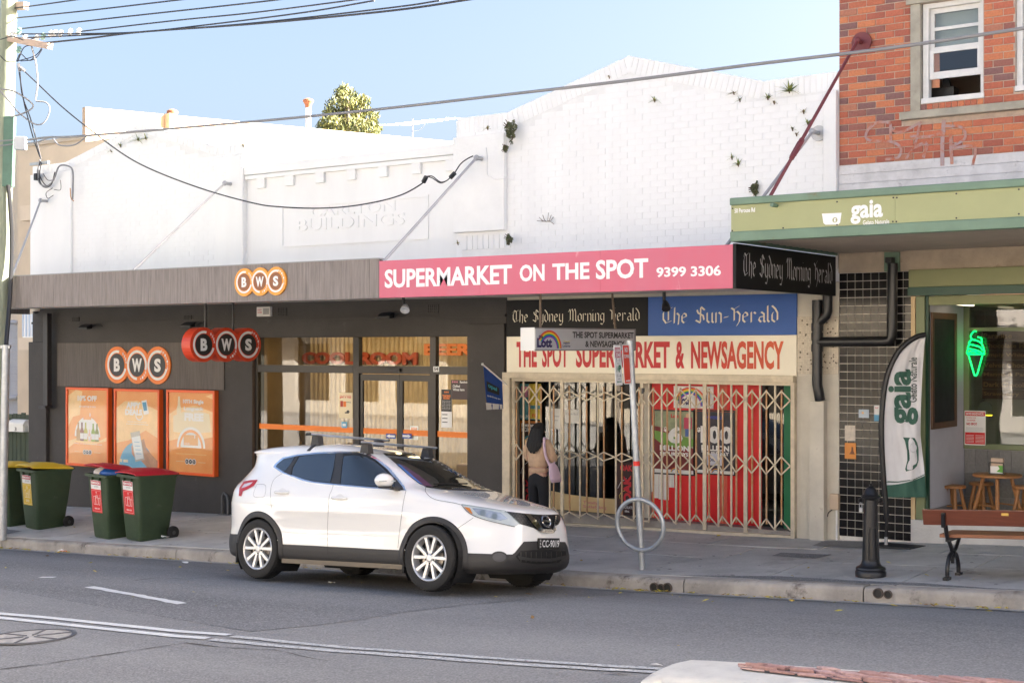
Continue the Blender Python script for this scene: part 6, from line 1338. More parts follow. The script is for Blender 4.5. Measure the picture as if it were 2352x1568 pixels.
def pplate(name, label, K, x0, x1, ym, hgt, d_r):
    pr = WD(K(x1, ym), d_r); O = pr - Us * .222 - Vs * hgt / 2; t = thing(name, label, 'sign', O); Nn = Us.cross(Vs).normalized()
    n = 5; P = []
    for cu_, cv_, a0 in ((.202, hgt - .02, 0), (.02, hgt - .02, 90), (.02, .02, 180), (.202, .02, 270)):
        P += [O + Us * (cu_ + .02 * cos(radians(a0 + 90 * k / n))) + Vs * (cv_ + .02 * sin(radians(a0 + 90 * k / n))) for k in range(n + 1)]
    MB().prism(P, Nn * -.004).build('plate', wp, t); MB().bar(O + Us * .1 + Vs * (hgt * .93) - Nn * .012, O + Us * .30 + Vs * hgt * .93 - Nn * .012, .012, .03).build('bracket', galv, t)
    return t, Board(O, Us * .222, Vs * hgt, t, .001)
t, B = pplate('parking_sign', 'white parking sign reading LOADING ZONE and quarter hour P', A7, 965, 1022, 800, .455, dpo - .26)
mg = M('crimson print', (.45, .01, .07), .5); gp = M('green print', (.0, .14, .06), .5)
B.rec(.12, .68, .9, .93, mg, 0); B.text('LOADING', .16, .82, .86, .91, wp, 1, .04); B.text('ZONE', .2, .70, .82, .80, wp, 1, .05); B.text('7 - 11', .2, .58, .8, .66, char_p, 1, .02); B.rec(.3, .535, .7, .545, char_p, 1); B.text('1/4', .16, .33, .5, .48, gp, 1, .01); B.text('P', .52, .32, .88, .50, gp, 1, .06); B.text('11 - 6', .2, .20, .8, .28, char_p, 1, .02); B.rec(.3, .155, .7, .165, char_p, 1); B.poly([(.18, .085), (.34, .12), (.34, .095), (.82, .095), (.82, .075), (.34, .075), (.34, .05)], gp, 1)
t, B = pplate('parking_sign', 'red and white parking sign reading NO STOPPING', A7, 1018, 1080, 795, .455, dpo - .03)
sr = M('signal red', (.78, .05, .02), .5); B.rec(.06, .025, .94, .975, sr, 0); B.text('NO', .28, .80, .74, .93, wp, 1, .05); B.text('STOPPING', .06, .655, .94, .745, wp, 2, .03); B.rec(.06, .66, .94, .665, sr, 1); B.poly([(.86, .085), (.66, .13), (.66, .10), (.24, .10), (.24, .07), (.66, .07), (.66, .04)], wp, 1)
# bollard
c = G(D5(645, 848), zpath); c.z = zpath(c.x, c.y)
t = thing('bollard', 'black cast iron bollard with domed cap near the kerb', 'bollard', c)
MB().lathe([(0, 0), (.160, 0), (.162, .05), (.150, .068), (.158, .08), (.150, .10), (.115, .115), (.10, .14), (.092, .17)], c, n=32).build('base', black_metal, t, smooth=True)
MB().lathe([(.092, .16), (.066, .80), (.066, .815)], c, n=28).build('shaft', black_metal, t, smooth=True)
MB().lathe([(.066, .81), (.10, .83), (.104, .85), (.085, .862), (.075, .87), (.062, .91), (.035, .942), (.014, .95), (.018, .965), (.0, .978)], c, n=28).build('cap', black_metal, t, smooth=True)
for s in (-1, 1): q = c + rightv * s * .105 + V3((0, 0, .80)); MB().tube([q + V3((0, 0, 1)) * .026 * cos(k * pi / 6) + rightv * .026 * sin(k * pi / 6) for k in range(13)], .006, 6, cap=False).build('chain_ring', black_metal, t, smooth=True)
q = c - fwd * .088 + V3((0, 0, .35)); f_ = MB(); 
for a, b in (((-.045, -.17), (.045, -.17)), ((.045, -.17), (.04, .17)), ((.04, .17), (-.04, .17)), ((-.04, .17), (-.045, -.17))): f_.bar(q + rightv * a[0] + V3((0, .0, a[1])), q + rightv * b[0] + V3((0, 0, b[1])), .008, .008)
f_.build('access_panel', black_metal, t)
pd = thing('padlock', 'small steel padlock hanging on the bollard ring', 'padlock', c - rightv * .112 + V3((0, 0, .70)))
q = c - rightv * .112 - fwd * .02 + V3((0, 0, .73)); MB().bar(q - V3((0, 0, .05)), q, .035, .02, up=tuple(fwd)).build('body', steel, pd, bevel=.004); MB().tube(bez([q + rightv * .012, q + rightv * .012 + V3((0, 0, .035)), q + V3((0, 0, .05)), q - rightv * .012 + V3((0, 0, .035)), q - rightv * .012], 4), .004, 6).build('shackle', steel, pd, smooth=True)
# feather flag
fb = G(D5(748, 650), zpath); fb.z = zpath(fb.x, fb.y); df = (fb - CAM).dot(fwd)
t = thing('feather_flag', 'white and green feather flag with gaia lettering on a black pole', 'flag', fb)
bm_ = M('black rubber', (.02, .02, .02), .7); q = fb
MB().hexa([q + V3(v) for v in ((-.2, -.15, .0), (.35, -.15, .005), (.42, .2, .005), (-.13, .2, .0), (-.2, -.15, .025), (.35, -.15, .03), (.42, .2, .03), (-.13, .2, .025))]).build('base_plate', bm_, t, bevel=.005)
MB().tube([q, q + V3((0, 0, .12))], .022, 8).build('ground_socket', steel, t, smooth=True)
edge = [(230, 1545), (222, 1400), (212, 1300), (206, 1200), (200, 1100), (197, 1000), (198, 900), (205, 800), (217, 700), (243, 600), (290, 500), (335, 445), (390, 402), (440, 380), (474, 376)]
def FD(x, y, o=0): return WD(D8(x, y), df - o)
MB().tube([q + V3((0, 0, .05))] + bez([FD(*p) for p in edge], 4), [.02] * 2 + [.034] * (len(bez([FD(*p) for p in edge], 4)) - 1), 8).build('pole_sleeve', black, t, smooth=True)
tab = [(376, 455, 474), (400, 392, 473), (440, 348, 468), (500, 300, 462), (600, 255, 455), (700, 229, 450), (800, 216, 446), (900, 208, 443), (1000, 206, 442), (1100, 208, 452), (1200, 214, 465), (1300, 220, 472), (1392, 227, 478)]
def fedge(y):
    for a, b in zip(tab, tab[1:]):
        if a[0] <= y <= b[0]: k = (y - a[0]) / (b[0] - a[0]); return a[1] + (b[1] - a[1]) * k, a[2] + (b[2] - a[2]) * k
    return tab[-1][1:]
def fpt(x, y, o=0):
    l, rr = fedge(y); u = (x - l) / max(1, rr - l); w = .030 * sin(u * 7 + (y - 400) * .004) * u * (1 - .35 * u) + .016 * sin(u * 15 + (y - 380) * .013) * u + .008 * sin(u * 31 - y * .02) * u
    return FD(x, y, w + o)
def fmesh(poly_y0, poly_y1, name, mat, l=None, o=0, top=None):
    m = MB(); nu, nv = 22, 60
    for j in range(nv + 1):
        y = poly_y0 + (poly_y1 - poly_y0) * j / nv
        for i in range(nu + 1):
            a, b = fedge(y); x = a + (b - a) * i / nu; yy = y
            if top: yy = max(y, top(x) + (y - poly_y0) * (poly_y1 - top(x)) / (poly_y1 - poly_y0)); a, b = fedge(yy); x = a + (b - a) * i / nu
            m.v.append(fpt(x, yy, o))
    m.f = [(j * (nu + 1) + i, j * (nu + 1) + i + 1, (j + 1) * (nu + 1) + i + 1, (j + 1) * (nu + 1) + i) for j in range(nv) for i in range(nu)]
    return m.build(name, mat, t, smooth='full')
clothw = M('flag cloth', (.72, .71, .72), .8, var=.06, scale=4); fgreen = M('flag green', (.045, .12, .085), .8, var=.1)
fmesh(377, 1391, 'cloth', clothw); fmesh(1240, 1392, 'green_hem', fgreen, o=.004, top=lambda x: 1315 - 60 * ((x - 220) / 250) ** 2)
def ftext(s, x0, x1, y0, y1, mat, bold=.02):     # reads upward: first letter at the bottom (y1), tops to the left (x0)
    vs_, fs_ = text_mesh(s, bold); MB().add([fpt(x1 + (x0 - x1) * b, y1 + (y0 - y1) * a, .008) for a, b in vs_], fs_).build('lettering', mat, t)
ftext('gaia', 240, 428, 590, 938, fgreen, .035); ftext('Gelato Naturale', 368, 420, 515, 797, M('flag grey', (.10, .12, .12), .8), .02)
def fshape(pts, mat, o, nm):
    n = 10; m = MB(); P = []
    for a, b in zip(pts, pts[1:] + pts[:1]): P += [(a[0] + (b[0] - a[0]) * k / n, a[1] + (b[1] - a[1]) * k / n) for k in range(n)]
    tr_ = tessellate_polygon([[V3((x, y, 0)) for x, y in P]]); m.add([fpt(x, y, o) for x, y in P], [tuple(f) for f in tr_]); m.build(nm, mat, t)
fshape([(332, 1016), (405, 1020), (422, 1050), (430, 1090), (430, 1160), (420, 1195), (400, 1216), (352, 1230), (346, 1215), (360, 1160), (358, 1100), (345, 1040)], fgreen, .010, 'cup_emblem')
fshape([(395 + 24 * cos(k * pi / 6), 1083 + 30 * sin(k * pi / 6)) for k in range(12)], clothw, .013, 'cup_badge')
fshape([(238, 1290), (300, 1293), (400, 1278), (470, 1245), (470, 1250), (400, 1284), (300, 1299), (225, 1298)], fgreen, .010, 'swoosh')
# bench
f1 = G(D5(1165, 872), zpath); bx0 = f1.x; Lb = 1.9; by0 = f1.y
t = thing('park_bench', 'timber slat bench with black cast iron ends facing the shops', 'bench', (bx0, by0 + .15, zpath(bx0, by0 + .15)))
jar = M('jarrah timber', (.16, .045, .022), .45, var=.3, scale=4, stretch=(.5, 8, 8), coat=.2); jar2 = M('seat timber', (.30, .12, .055), .5, var=.3, scale=4, stretch=(.5, 8, 8))
zf = lambda x: zpath(x, by0 + .15)
xb0, xb1 = bx0 - .12, bx0 + Lb
def pk_(x, y, z): return V3((x, by0 + y, zf(x) + z))
bh = (W(D5(1100, 392), by0 - .14).z - zf(bx0), W(D5(1100, 500), by0 - .14).z - zf(bx0))
MB().hexa([pk_(xb0 - .08, -.165, bh[1]), pk_(xb1, -.165, bh[1]), pk_(xb1, -.120, bh[1]), pk_(xb0 - .08, -.120, bh[1]), pk_(xb0 - .08, -.205, bh[0]), pk_(xb1, -.205, bh[0]), pk_(xb1, -.160, bh[0]), pk_(xb0 - .08, -.160, bh[0])]).build('backrest', jar, t, bevel=.008)
sz = W(D5(1300, 585), by0 + .02).z - zf(bx0)
for k in range(5): y = .0 + k * .085; MB().hexa([pk_(xb0 + .03, y, sz - .018), pk_(xb1, y, sz - .018), pk_(xb1, y + .07, sz - .018), pk_(xb0 + .03, y + .07, sz - .018), pk_(xb0 + .03, y, sz + .02), pk_(xb1, y, sz + .02), pk_(xb1, y + .07, sz + .02), pk_(xb0 + .03, y + .07, sz + .02)]).build('seat_slat', jar2, t, bevel=.006)
q = W(D5(1550, 431), by0 - .19); MB().box(q - V3((.035, .008, .014)), q + V3((.035, .004, .014))).build('brass_plate', M('brass', (.45, .30, .08), .4, .7), t)
for xx in (bx0, bx0 + Lb - .35):
    m = MB(); g = zf(xx)
    sp_ = [pk_(xx, -.155, bh[0] - .03), pk_(xx, -.10, .62), pk_(xx, -.03, sz), pk_(xx, .06, .36), pk_(xx, .14, .27)]; m.tube(bez(sp_, 6), [.022] * 25, 8)
    m.tube(bez([pk_(xx, .36, sz - .02), pk_(xx, .34, .38), pk_(xx, .24, .29), pk_(xx, .14, .27)], 6), .02, 8); m.tube(bez([pk_(xx, .14, .27), pk_(xx, .03, .22), pk_(xx, -.02, .12), pk_(xx, -.02, .03)], 6), .022, 8); m.tube(bez([pk_(xx, .14, .27), pk_(xx, .26, .22), pk_(xx, .32, .12), pk_(xx, .33, .03)], 6), .022, 8)
    m.tube([pk_(xx, .14, .28), pk_(xx, .14, .15)], [.03, .018], 8); m.bar(pk_(xx, -.09, .015), pk_(xx, .03, .015), .05, .03); m.bar(pk_(xx, .29, .015), pk_(xx, .39, .015), .05, .03)
    m.bar(pk_(xx, -.02, sz - .04), pk_(xx, .40, sz - .04), .04, .035)
    m.build('iron_end', black_metal, t, smooth=True)
    MB().bar(pk_(xx + .02, -.20, bh[0] - .03), pk_(xx + .01, -.165, bh[1] - .02), .04, .05, up=(0, 1, 0)).build('back_bracket', black_metal, t, bevel=.01)
# stools and table in the alcove
hon = M('honey timber', (.36, .16, .05), .5, var=.25, scale=6, stretch=(6, 6, 1))
def stool(x, y, z, r, h, lab, nm='stool', legs=4, cat='stool', a0=.5):
    t = thing(nm, lab, cat, (x, y, z)); MB().lathe([(0, h - .035), (r * .96, h - .035), (r, h - .03), (r, h - .006), (r * .97, h), (0, h)], (x, y, z), n=28).build('seat' if cat == 'stool' else 'table_top', hon, t, smooth=True)
    for k in range(legs):
        a = a0 + 2 * pi * k / legs; MB().tube([V3((x + cos(a) * r * .55, y + sin(a) * r * .55, z + h - .036)), V3((x + cos(a) * r * 1.02, y + sin(a) * r * 1.02, z))], [.022, .026], 8).build('leg', hon, t, smooth=True)
    b = [V3((x + cos(a0 + 2 * pi * k / legs) * r * .86, y + sin(a0 + 2 * pi * k / legs) * r * .86, z + h * .3)) for k in range(legs)]
    for k in range(0, legs, 2): MB().tube([b[k], b[(k + 1) % legs]], .010, 6).build('stretcher', hon, t, smooth=True)
zfl = zpl
s1 = W(D5(1200, 240), 17.75); stool(s1.x, 17.75, zfl, .155, s1.z - zfl + .01, 'round timber stool nearest the alcove side wall')
s2 = W(D5(1390, 215), 18.1); stool(s2.x, 18.1, zfl, .150, s2.z - zfl, 'round timber stool behind the small table')
s3 = W(D5(1690, 240), 17.75); stool(s3.x, 17.75, zfl, .155, s3.z - zfl, 'round timber stool cut off by the right edge')
s4 = W(D5(1497, 165), 17.65); stool(s4.x, 17.65, zfl, .29, s4.z - zfl + .01, 'small round timber table in the gelato alcove', 'round_table', 4, 'table', .3)
tz = s4.z + .012; c = W(D5(1497, 160), 17.62); t = thing('napkin_holder', 'black napkin holder with green and white card on the table', 'napkin holder', (c.x, 17.62, tz)); w = .085; hh = .135
m = MB(); 
for a, b in (((-w, 0), (w, 0)), ((w, 0), (w, hh)), ((w, hh), (-w, hh)), ((-w, hh), (-w, 0))): m.bar(V3((c.x + a[0], 17.58, tz + a[1] + .006)), V3((c.x + b[0], 17.58, tz + b[1] + .006)), .012, .012)
m.build('wire_frame', black, t); box('card', (c.x - w + .01, 17.59, tz + .012), (c.x + w - .01, 17.594, tz + hh * .72), wp, t); Bq = Board((c.x - w + .01, 17.59, tz + .012), (2 * w - .02, 0, 0), (0, 0, hh * .7), t); Bq.poly([(.5, .2), (1, .1), (1, 1), (.6, 1), (.75, .6)], M('leaf green print', (.12, .38, .04), .5), 0); box('napkins', (c.x - w + .012, 17.60, tz + .002), (c.x + w - .012, 17.66, tz + hh * 1.45), M('kraft napkin', (.60, .45, .34), .9, var=.15), t, .01); box('base', (c.x - w, 17.575, tz), (c.x + w, 17.68, tz + .008), black, t)
# neon cone
neon = M('green neon', (.02, 1, .12), .4, emit=.32); YN = YA - .05
t = thing('neon_sign', 'glowing green neon ice cream cone in the gelato window', 'neon sign', W(D8(787, 500), YN))
for pts, cl in (([(735, 495), (790, 497), (846, 494)], 0), ([(744, 503), (775, 610), (782, 630), (790, 632), (800, 615), (830, 503)], 0), ([(792, 352), (776, 354), (758, 378), (764, 400), (800, 412), (822, 425), (826, 410), (822, 395), (800, 388)], 1), ([(765, 403), (748, 420), (748, 432), (780, 440), (815, 452), (832, 470), (836, 455), (826, 428)], 1), ([(748, 436), (738, 455), (745, 462), (780, 468), (815, 480), (828, 492)], 1), ([(740, 466), (732, 485), (740, 492), (760, 480), (785, 482), (805, 493)], 1), ([(836, 458), (842, 475), (838, 492)], 1)):
    MB().tube(bez([W(D8(*p), YN) for p in pts], 5) if cl else [W(D8(*p), YN) for p in pts], .011, 8).build('tube', neon, t, smooth=True)
q = W(D8(787, 500), YN); clear = glass_mat('clear acrylic', (.97, .98, .97), .02); MB().prism([W(D8(*p), YN + .02) for p in ((725, 490), (760, 345), (800, 345), (852, 485), (850, 505), (800, 640), (775, 640))], (0, .005, 0)).build('backing', clear, t)
r = rect(D8, 718, 850, 850, 1065, YA - .03); t = thing('protest_poster', 'red and white SAVE RANDWICK poster on the gelato window', 'poster', (r[0], YA, r[2])); box('sheet', (r[0], YA - .03, r[2]), (r[1], YA - .025, r[3]), wp, t); B = fboard(r, YA - .03, t, .001)
B.rec(.03, .85, .97, .97, redp, 0); B.text('SAVE RANDWICK', .07, .875, .93, .945, wp, 1, .03); B.text('NO PARKING SPACES', .08, .78, .55, .81, redp); B.text('NO SPOT', .1, .58, .6, .65, redp, 1, .04); B.text('NO BUSINESS', .12, .70, .52, .74, redp); B.rec(.03, .03, .97, .37, redp, 0)
for k in range(6): B.rec(.08, .08 + k * .04, .45, .09 + k * .04, wp, 1); B.rec(.52, .08 + k * .04, .92, .09 + k * .04, wp, 1); B.rec(.06, .40 + k * .022, .9, .405 + k * .022, MAT['grey ink'], 1)
r = rect(D8, 850, 880, 888, 922, 20.4); t = thing('counter_sign', 'small yellow edged round sign on the gelato counter', 'sign', (r[0], 20.2, r[2])); cc = V3(((r[0] + r[1]) / 2, 20.25, 1.75 + .1)); MB().disc(cc, (0, -1, 0), .1, 20, .01).build('disc', M('grey sign disc', (.16, .18, .17), .5), t); box('yellow_base', (cc.x - .09, 20.22, 1.751), (cc.x + .09, 20.28, 1.765), M('yellow glow', (1, .75, .03), .5, emit=.3), t)

# ================================================================ wheelie bins
bin_g = M('bin green', (.042, .068, .032), .5, var=.2, scale=5, bump=.2, bscale=120, dirt=((.10, .10, .075), 5, .60)); bin_y = M('bin yellow lid', (.88, .58, .03), .45); bin_r = M('bin red lid', (.60, .02, .035), .4)
def wheelie(p, rot, lidm, label, ang, red):
    t = thing('wheelie_bin', label, 'wheelie bin', group='wheelie bins on the footpath', mw=Matrix.Translation(p) @ Matrix.Rotation(rot, 4, 'Z') @ Matrix.Rotation(.02, 4, 'Y'))
    def ring(w, y0, y1, z, r=.04, n=4):
        P = []
        for cx, cy, a0 in ((w - r, y0 + r, -90), (w - r, y1 - r, 0), (-w + r, y1 - r, 90), (-w + r, y0 + r, 180)): P += [V3((cx + r * cos(radians(a0 + 90 * k / n)), cy + r * sin(radians(a0 + 90 * k / n)), z)) for k in range(n + 1)]
        return P
    rs = [ring(.195, -.24, .22, .0, .05), ring(.21, -.255, .245, .02, .05), ring(.245, -.30, .30, .5), ring(.272, -.335, .345, .94), ring(.275, -.34, .35, .955)]
    m = MB(); n = len(rs[0])
    for R in rs: m.v += R
    for k in range(len(rs) - 1):
        for i in range(n): m.f.append((k * n + i, k * n + (i + 1) % n, (k + 1) * n + (i + 1) % n, (k + 1) * n + i))
    m.f.append(tuple(range(n))[::-1]); m.build('body', bin_g, t, smooth=True, local=True)
    m = MB(); o_ = ring(.29, -.385, .355, .955); i_ = ring(.262, -.325, .34, .955); o2 = ring(.29, -.385, .355, .995); i2 = ring(.262, -.325, .34, .995)
    m.v += o_ + i_ + o2 + i2
    for i in range(n):
        j = (i + 1) % n; m.f += [(i, j, 2 * n + j, 2 * n + i), (2 * n + i, 2 * n + j, 3 * n + j, 3 * n + i), (3 * n + i, 3 * n + j, n + j, n + i), (i, j, n + j, n + i)]
    m.build('rim', bin_g, t, local=True)
    for s in (-1, 1): m = MB().box((s * .10 - .005, -.372, .90), (s * .10 + .005, -.30, .954)); m.build('comb_rib', bin_g, t, local=True)
    MB().tube([V3((-.2, .40, .98)), V3((.2, .40, .98))], .018, 8).build('handle', bin_g, t, smooth=True, local=True)
    for s in (-1, 1): MB().bar((s * .2, .34, .975), (s * .2, .41, .98), .03, .03).build('handle_bracket', bin_g, t, local=True)
    # lid, hinged at the back
    m = MB(); nu, nv = 8, 10; ca, sa = cos(ang), sin(ang)
    for side in (0, 1):
        for j in range(nv + 1):
            for i in range(nu + 1):
                u = -1 + 2 * i / nu; y = .36 - .76 * j / nv; x = u * (.30 - (.02 if j in (0, nv) else 0)); z = .045 * (1 - u * u * .5) * (1 if 0 < j < nv else .35) + (.025 if .2 < j / nv < .8 and abs(u) < .6 else 0)
                if abs(u) == 1: z = -.005
                if side: z -= .012
                yy = .36 - (.36 - y) * ca - z * 0; zz = 1.0 + z * ca + (.36 - y) * sa; m.v.append(V3((x, .36 - (.36 - y) * ca + z * sa * .0, zz)))
    N = (nu + 1) * (nv + 1)
    for j in range(nv):
        for i in range(nu): a = j * (nu + 1) + i; m.f += [(a, a + 1, a + nu + 2, a + nu + 1), (N + a, N + a + nu + 1, N + a + nu + 2, N + a + 1)]
    for j in range(nv):
        for i in (0, nu): a = j * (nu + 1) + i; m.f.append((a, a + nu + 1, N + a + nu + 1, N + a))
    for i in range(nu):
        for j in (0, nv): a = j * (nu + 1) + i; m.f.append((a, a + 1, N + a + 1, N + a))
    m.build('lid', lidm, t, smooth=True, local=True)
    tyre = M('bin tyre', (.012, .012, .012), .7)
    for s in (-1, 1): w = MB().lathe([(.03, -.025), (.085, -.028), (.10, -.018), (.10, .018), (.085, .028), (.03, .025), (.03, .03), (0, .03)], (s * .275, .27, .10), (s, 0, 0), 22).build('wheel', tyre, t, smooth=True, local=True); MB().lathe([(.0, .034), (.028, .034), (.03, .025)], (s * .275, .27, .10), (s, 0, 0), 14).build('hub', M('bin hub', (.05, .05, .05), .5), w, smooth=True, local=True)
    MB().tube([V3((-.26, .27, .10)), V3((.26, .27, .10))], .012, 8).build('axle', steel, t, smooth=True, local=True)
    def fy(z): return -.255 - .085 * (z - .02) / .935
    z0, z1 = .40, .90; O = V3((-.17, fy(z0) - .003, z0)); B = Board(O, V3((.27, 0, 0)), V3((0, fy(z1) - fy(z0), z1 - z0)), t)
    pc = M('sticker red', (.66, .015, .015), .5) if red else M('sticker yellow', (.66, .44, .02), .5)
    hd = M('sticker crimson', (.50, .01, .04), .5)
    B.rec(0, .0, 1, 1, wp, 0, 'sticker'); B.rec(.03, .86, .97, .985, hd, 1); B.text('REMONDIS', .06, .885, .92, .955, wp, 2, .05); B.text('13 73 73', .35, .78, .75, .825, char_p, 1, .01); B.rec(.0, .0, 1, .72, pc, 1)
    for L in ([(.06, .04), (.94, .04), (.94, .68), (.06, .68), (.06, .04)],): B.stroke(L, .006, wp, 2)
    if red:
        B.stroke([(.22, .50), (.22, .25), (.40, .25), (.40, .50), (.22, .50)], .012, wp, 2); B.stroke([(.42, .25), (.42, .45), (.48, .55), (.48, .46), (.58, .46), (.58, .55), (.64, .45), (.64, .25), (.42, .25)], .012, wp, 2); B.stroke([(.68, .45), (.72, .25), (.82, .25), (.86, .45), (.66, .45)], .012, wp, 2); B.stroke([(.77, .45), (.80, .56)], .010, wp, 2); B.stroke([(.46, .64), (.5, .58), (.54, .64), (.46, .64)], .01, wp, 2); B.text('GENERAL WASTE', .24, .10, .76, .145, wp, 2, .03)
    else:
        B.stroke([(.22, .50), (.22, .25), (.36, .25), (.36, .50), (.22, .50)], .010, wp, 2); B.stroke([(.40, .25), (.40, .40), (.55, .40), (.55, .25), (.40, .25)], .010, wp, 2); B.stroke([(.58, .25), (.58, .42), (.62, .50), (.66, .42), (.66, .25), (.58, .25)], .010, wp, 2); B.stroke([(.72, .25), (.72, .38), (.75, .44), (.75, .54), (.79, .54), (.79, .44), (.82, .38), (.82, .25), (.72, .25)], .010, wp, 2); B.circ(.5, .58, .05, wp, 2, 18, r2=.035); B.text('CO-MINGLED', .3, .15, .7, .185, wp, 2, .02); B.text('RECYCLING', .32, .10, .68, .135, wp, 2, .02)
    return t
def bin_at(K, x, y, dy=.25): g = G(K(x, y), zpath); return V3((g.x, g.y + dy, zpath(g.x, g.y + dy)))
b4 = bin_at(D1, 905, 612); b3 = bin_at(D1, 688, 597); b2 = bin_at(D1, 218, 534); b1 = bin_at(D1, 20, 514)
wheelie(b4, -.12, bin_r, 'green wheelie bin with closed red lid, nearest the parked car', .03, True)
wheelie(b3, -.10, bin_r, 'green wheelie bin with red lid propped open by a blue bag', .17, True)
wheelie(b2, -.10, bin_y, 'green wheelie bin with yellow lid and yellow sticker', .07, False)
wheelie(b1, -.06, bin_y, 'green wheelie bin with yellow lid partly behind the power pole', .06, False)
t = thing('rubbish_bag', 'blue and white rubbish bag bulging out of the propped bin', 'bag', b3 + V3((0, 0, 1)))
bagm = MB()
def bag(c, sx, sy, sz, nm, mat):
    m = MB().blob(c, sx, sy, sz, 18, 10, .07); m.build(nm, mat, t, smooth='full')
bag(b3 + V3((.06, .0, 1.0)), .21, .30, .115, 'blue_side', M('blue bag', (.02, .10, .38), .35, var=.2, scale=9, bump=.8, bscale=14)); bag(b3 + V3((-.12, -.10, 1.0)), .13, .20, .10, 'white_side', M('white bag', (.70, .66, .60), .4, bump=.8, bscale=14))
for nm_, b_, lab in (('packaging', b2, 'crumpled packaging under the raised yellow lid'), ('packaging', b1, 'crumpled packaging in the bin behind the pole')):
    t = thing(nm_, lab, 'packaging', b_ + V3((0, 0, 1))); m = MB(); rr = random.Random(4)
    for k in range(7): a = rr.uniform(0, 6); c_ = b_ + V3((rr.uniform(-.18, .18), rr.uniform(-.22, .1), 1.0 + rr.uniform(0, .025))); m.bar(c_ - V3((.07 * cos(a), .07 * sin(a), 0)), c_ + V3((.07 * cos(a), .07 * sin(a), .01)), .08, .03)
    m.build('cardboard', M('mixed card', (.45, .30, .14), .8, var=.5, scale=12, col2=(.6, .1, .05)), t)

# ================================================================ litter and leaves
leafm = ramp_mat('fallen leaf', [(.55, .42, .05), (.42, .30, .06), (.30, .26, .06), (.24, .14, .05), (.60, .50, .08)], 'island', .7, 0)
m = MB(); rr = random.Random(21)
def leaf(x, y, z, s):
    a = rr.uniform(0, 6.3); d = V3((cos(a), sin(a), rr.uniform(-.2, .35))).normalized() * s; e = V3((-sin(a), cos(a), rr.uniform(-.5, .5))).normalized() * s * .5; c_ = V3((x, y, z + s * .4))
    m.add([c_ - d, c_ - d * .3 + e, c_ + d, c_ - d * .3 - e, c_ + V3((0, 0, s * .2))], [(0, 4, 1), (1, 4, 2), (2, 4, 3), (3, 4, 0)])
for K, x, y, n, sx in ((D1, 100, 660, 40, .9), (D1, 20, 655, 25, .5), (D1, 330, 672, 10, .4), (D1, 500, 690, 9, .4), (D1, 760, 712, 5, .3), (D1, 1040, 725, 9, .3), (D1, 1170, 740, 14, .35), (D1, 1620, 770, 10, .3), (D4, 540, 1295, 9, .25), (D4, 660, 1300, 14, .3), (D4, 880, 1305, 16, .35), (D4, 1010, 1308, 6, .15), (D4, 1170, 1318, 4, .1), (D4, 1580, 1328, 8, .2), (D4, 1850, 1335, 9, .3), (D5, 250, 985, 8, .25), (D5, 60, 980, 6, .2), (D5, 660, 1012, 6, .15), (D5, 1130, 1040, 10, .2), (D5, 1510, 1065, 12, .25), (D3, 1640, 1440, 8, .25), (D2, 720, 1290, 6, .3), (D2, 180, 1252, 10, .3)):
    g = G(K(x, y), zroad)
    for k in range(n): xx = g.x + rr.gauss(0, sx * .5); yy = min(YK - .03, max(13.45, 13.64 + rr.gauss(0, .05))); leaf(xx, yy, zroad(xx, yy) + .012, rr.uniform(.02, .042))
for K, x, y in ((D1, 320, 722), (D1, 610, 765), (D1, 1215, 797), (D1, 500, 527), (D1, 640, 828), (D6, 1640, 270), (D6, 1660, 405), (D4, 550, 1332), (D4, 1220, 1388), (D4, 1900, 1388), (D5, 400, 1035), (D5, 800, 1060), (D5, 1440, 1100), (D5, 110, 1025), (D5, 225, 803), (D5, 1020, 852), (D4, 1320, 877), (D4, 245, 1073), (D4, 1900, 1193), (D5, 765, 768), (D5, 430, 1095), (D6, 480, 200)):
    g = G(K(x, y)); leaf(g.x, g.y, ground(g.x, g.y) + .008, rr.uniform(.03, .05))
for k in range(60): xx = rr.uniform(-23, -4); yy = rr.uniform(9, 16.8); leaf(xx, yy, ground(xx, yy) + .006, rr.uniform(.012, .025))
gm2 = MB()
for k in range(170):
    xx, yy, r_g = rr.uniform(-22, -3.5), rr.uniform(14.0, 16.9), rr.uniform(.012, .03); gm2.flat([V3((xx + r_g * cos(j * .9), yy + r_g * sin(j * .9), zpath(xx, yy) + .0065)) for j in range(7)])
tag(gm2.build('gum_spots', M('old gum', (.16, .155, .15), .8)), 'dark trodden gum spots on the footpath', kind='stuff')
tag(m.build('fallen_leaves', leafm), 'yellow fallen leaves along the gutter and footpath', kind='stuff')
def paper(K, x, y, s, lab, mat, f=ground):
    g = G(K(x, y), f); r2 = random.Random(int(x)); mm = MB(); n = 7
    P = [V3((g.x + s * 1.4 * cos(6.283 * k / n) * r2.uniform(.6, 1), g.y + s * .5 * sin(6.283 * k / n) * r2.uniform(.6, 1), f(g.x, g.y) + .012 + r2.uniform(0, s * .4))) for k in range(n)]
    c_ = V3((g.x, g.y, f(g.x, g.y) + s * .5)); mm.add(P + [c_], [(i, (i + 1) % n, n) for i in range(n)]); tag(mm.build('litter', mat), lab, 'litter')
paper(D1, 420, 680, .12, 'crumpled white paper in the gutter by the kerb', wp); paper(D1, 1112, 598, .10, 'white tissue beside the wheel of the red lidded bin', wp, zpath); paper(D1, 430, 692, .08, 'orange wrapper scrap in the gutter', orange); paper(D1, 1250, 765, .06, 'tiny white scrap in the gutter left of the car', wp); paper(E1, 105, 270, .07, 'white wrapper on the road beside the traffic island', off_white); paper(E1, 315, 228, .05, 'pale scrap against the island nose', off_white); paper(D6, 480, 198, .05, 'white scrap on the asphalt beside the car', wp)
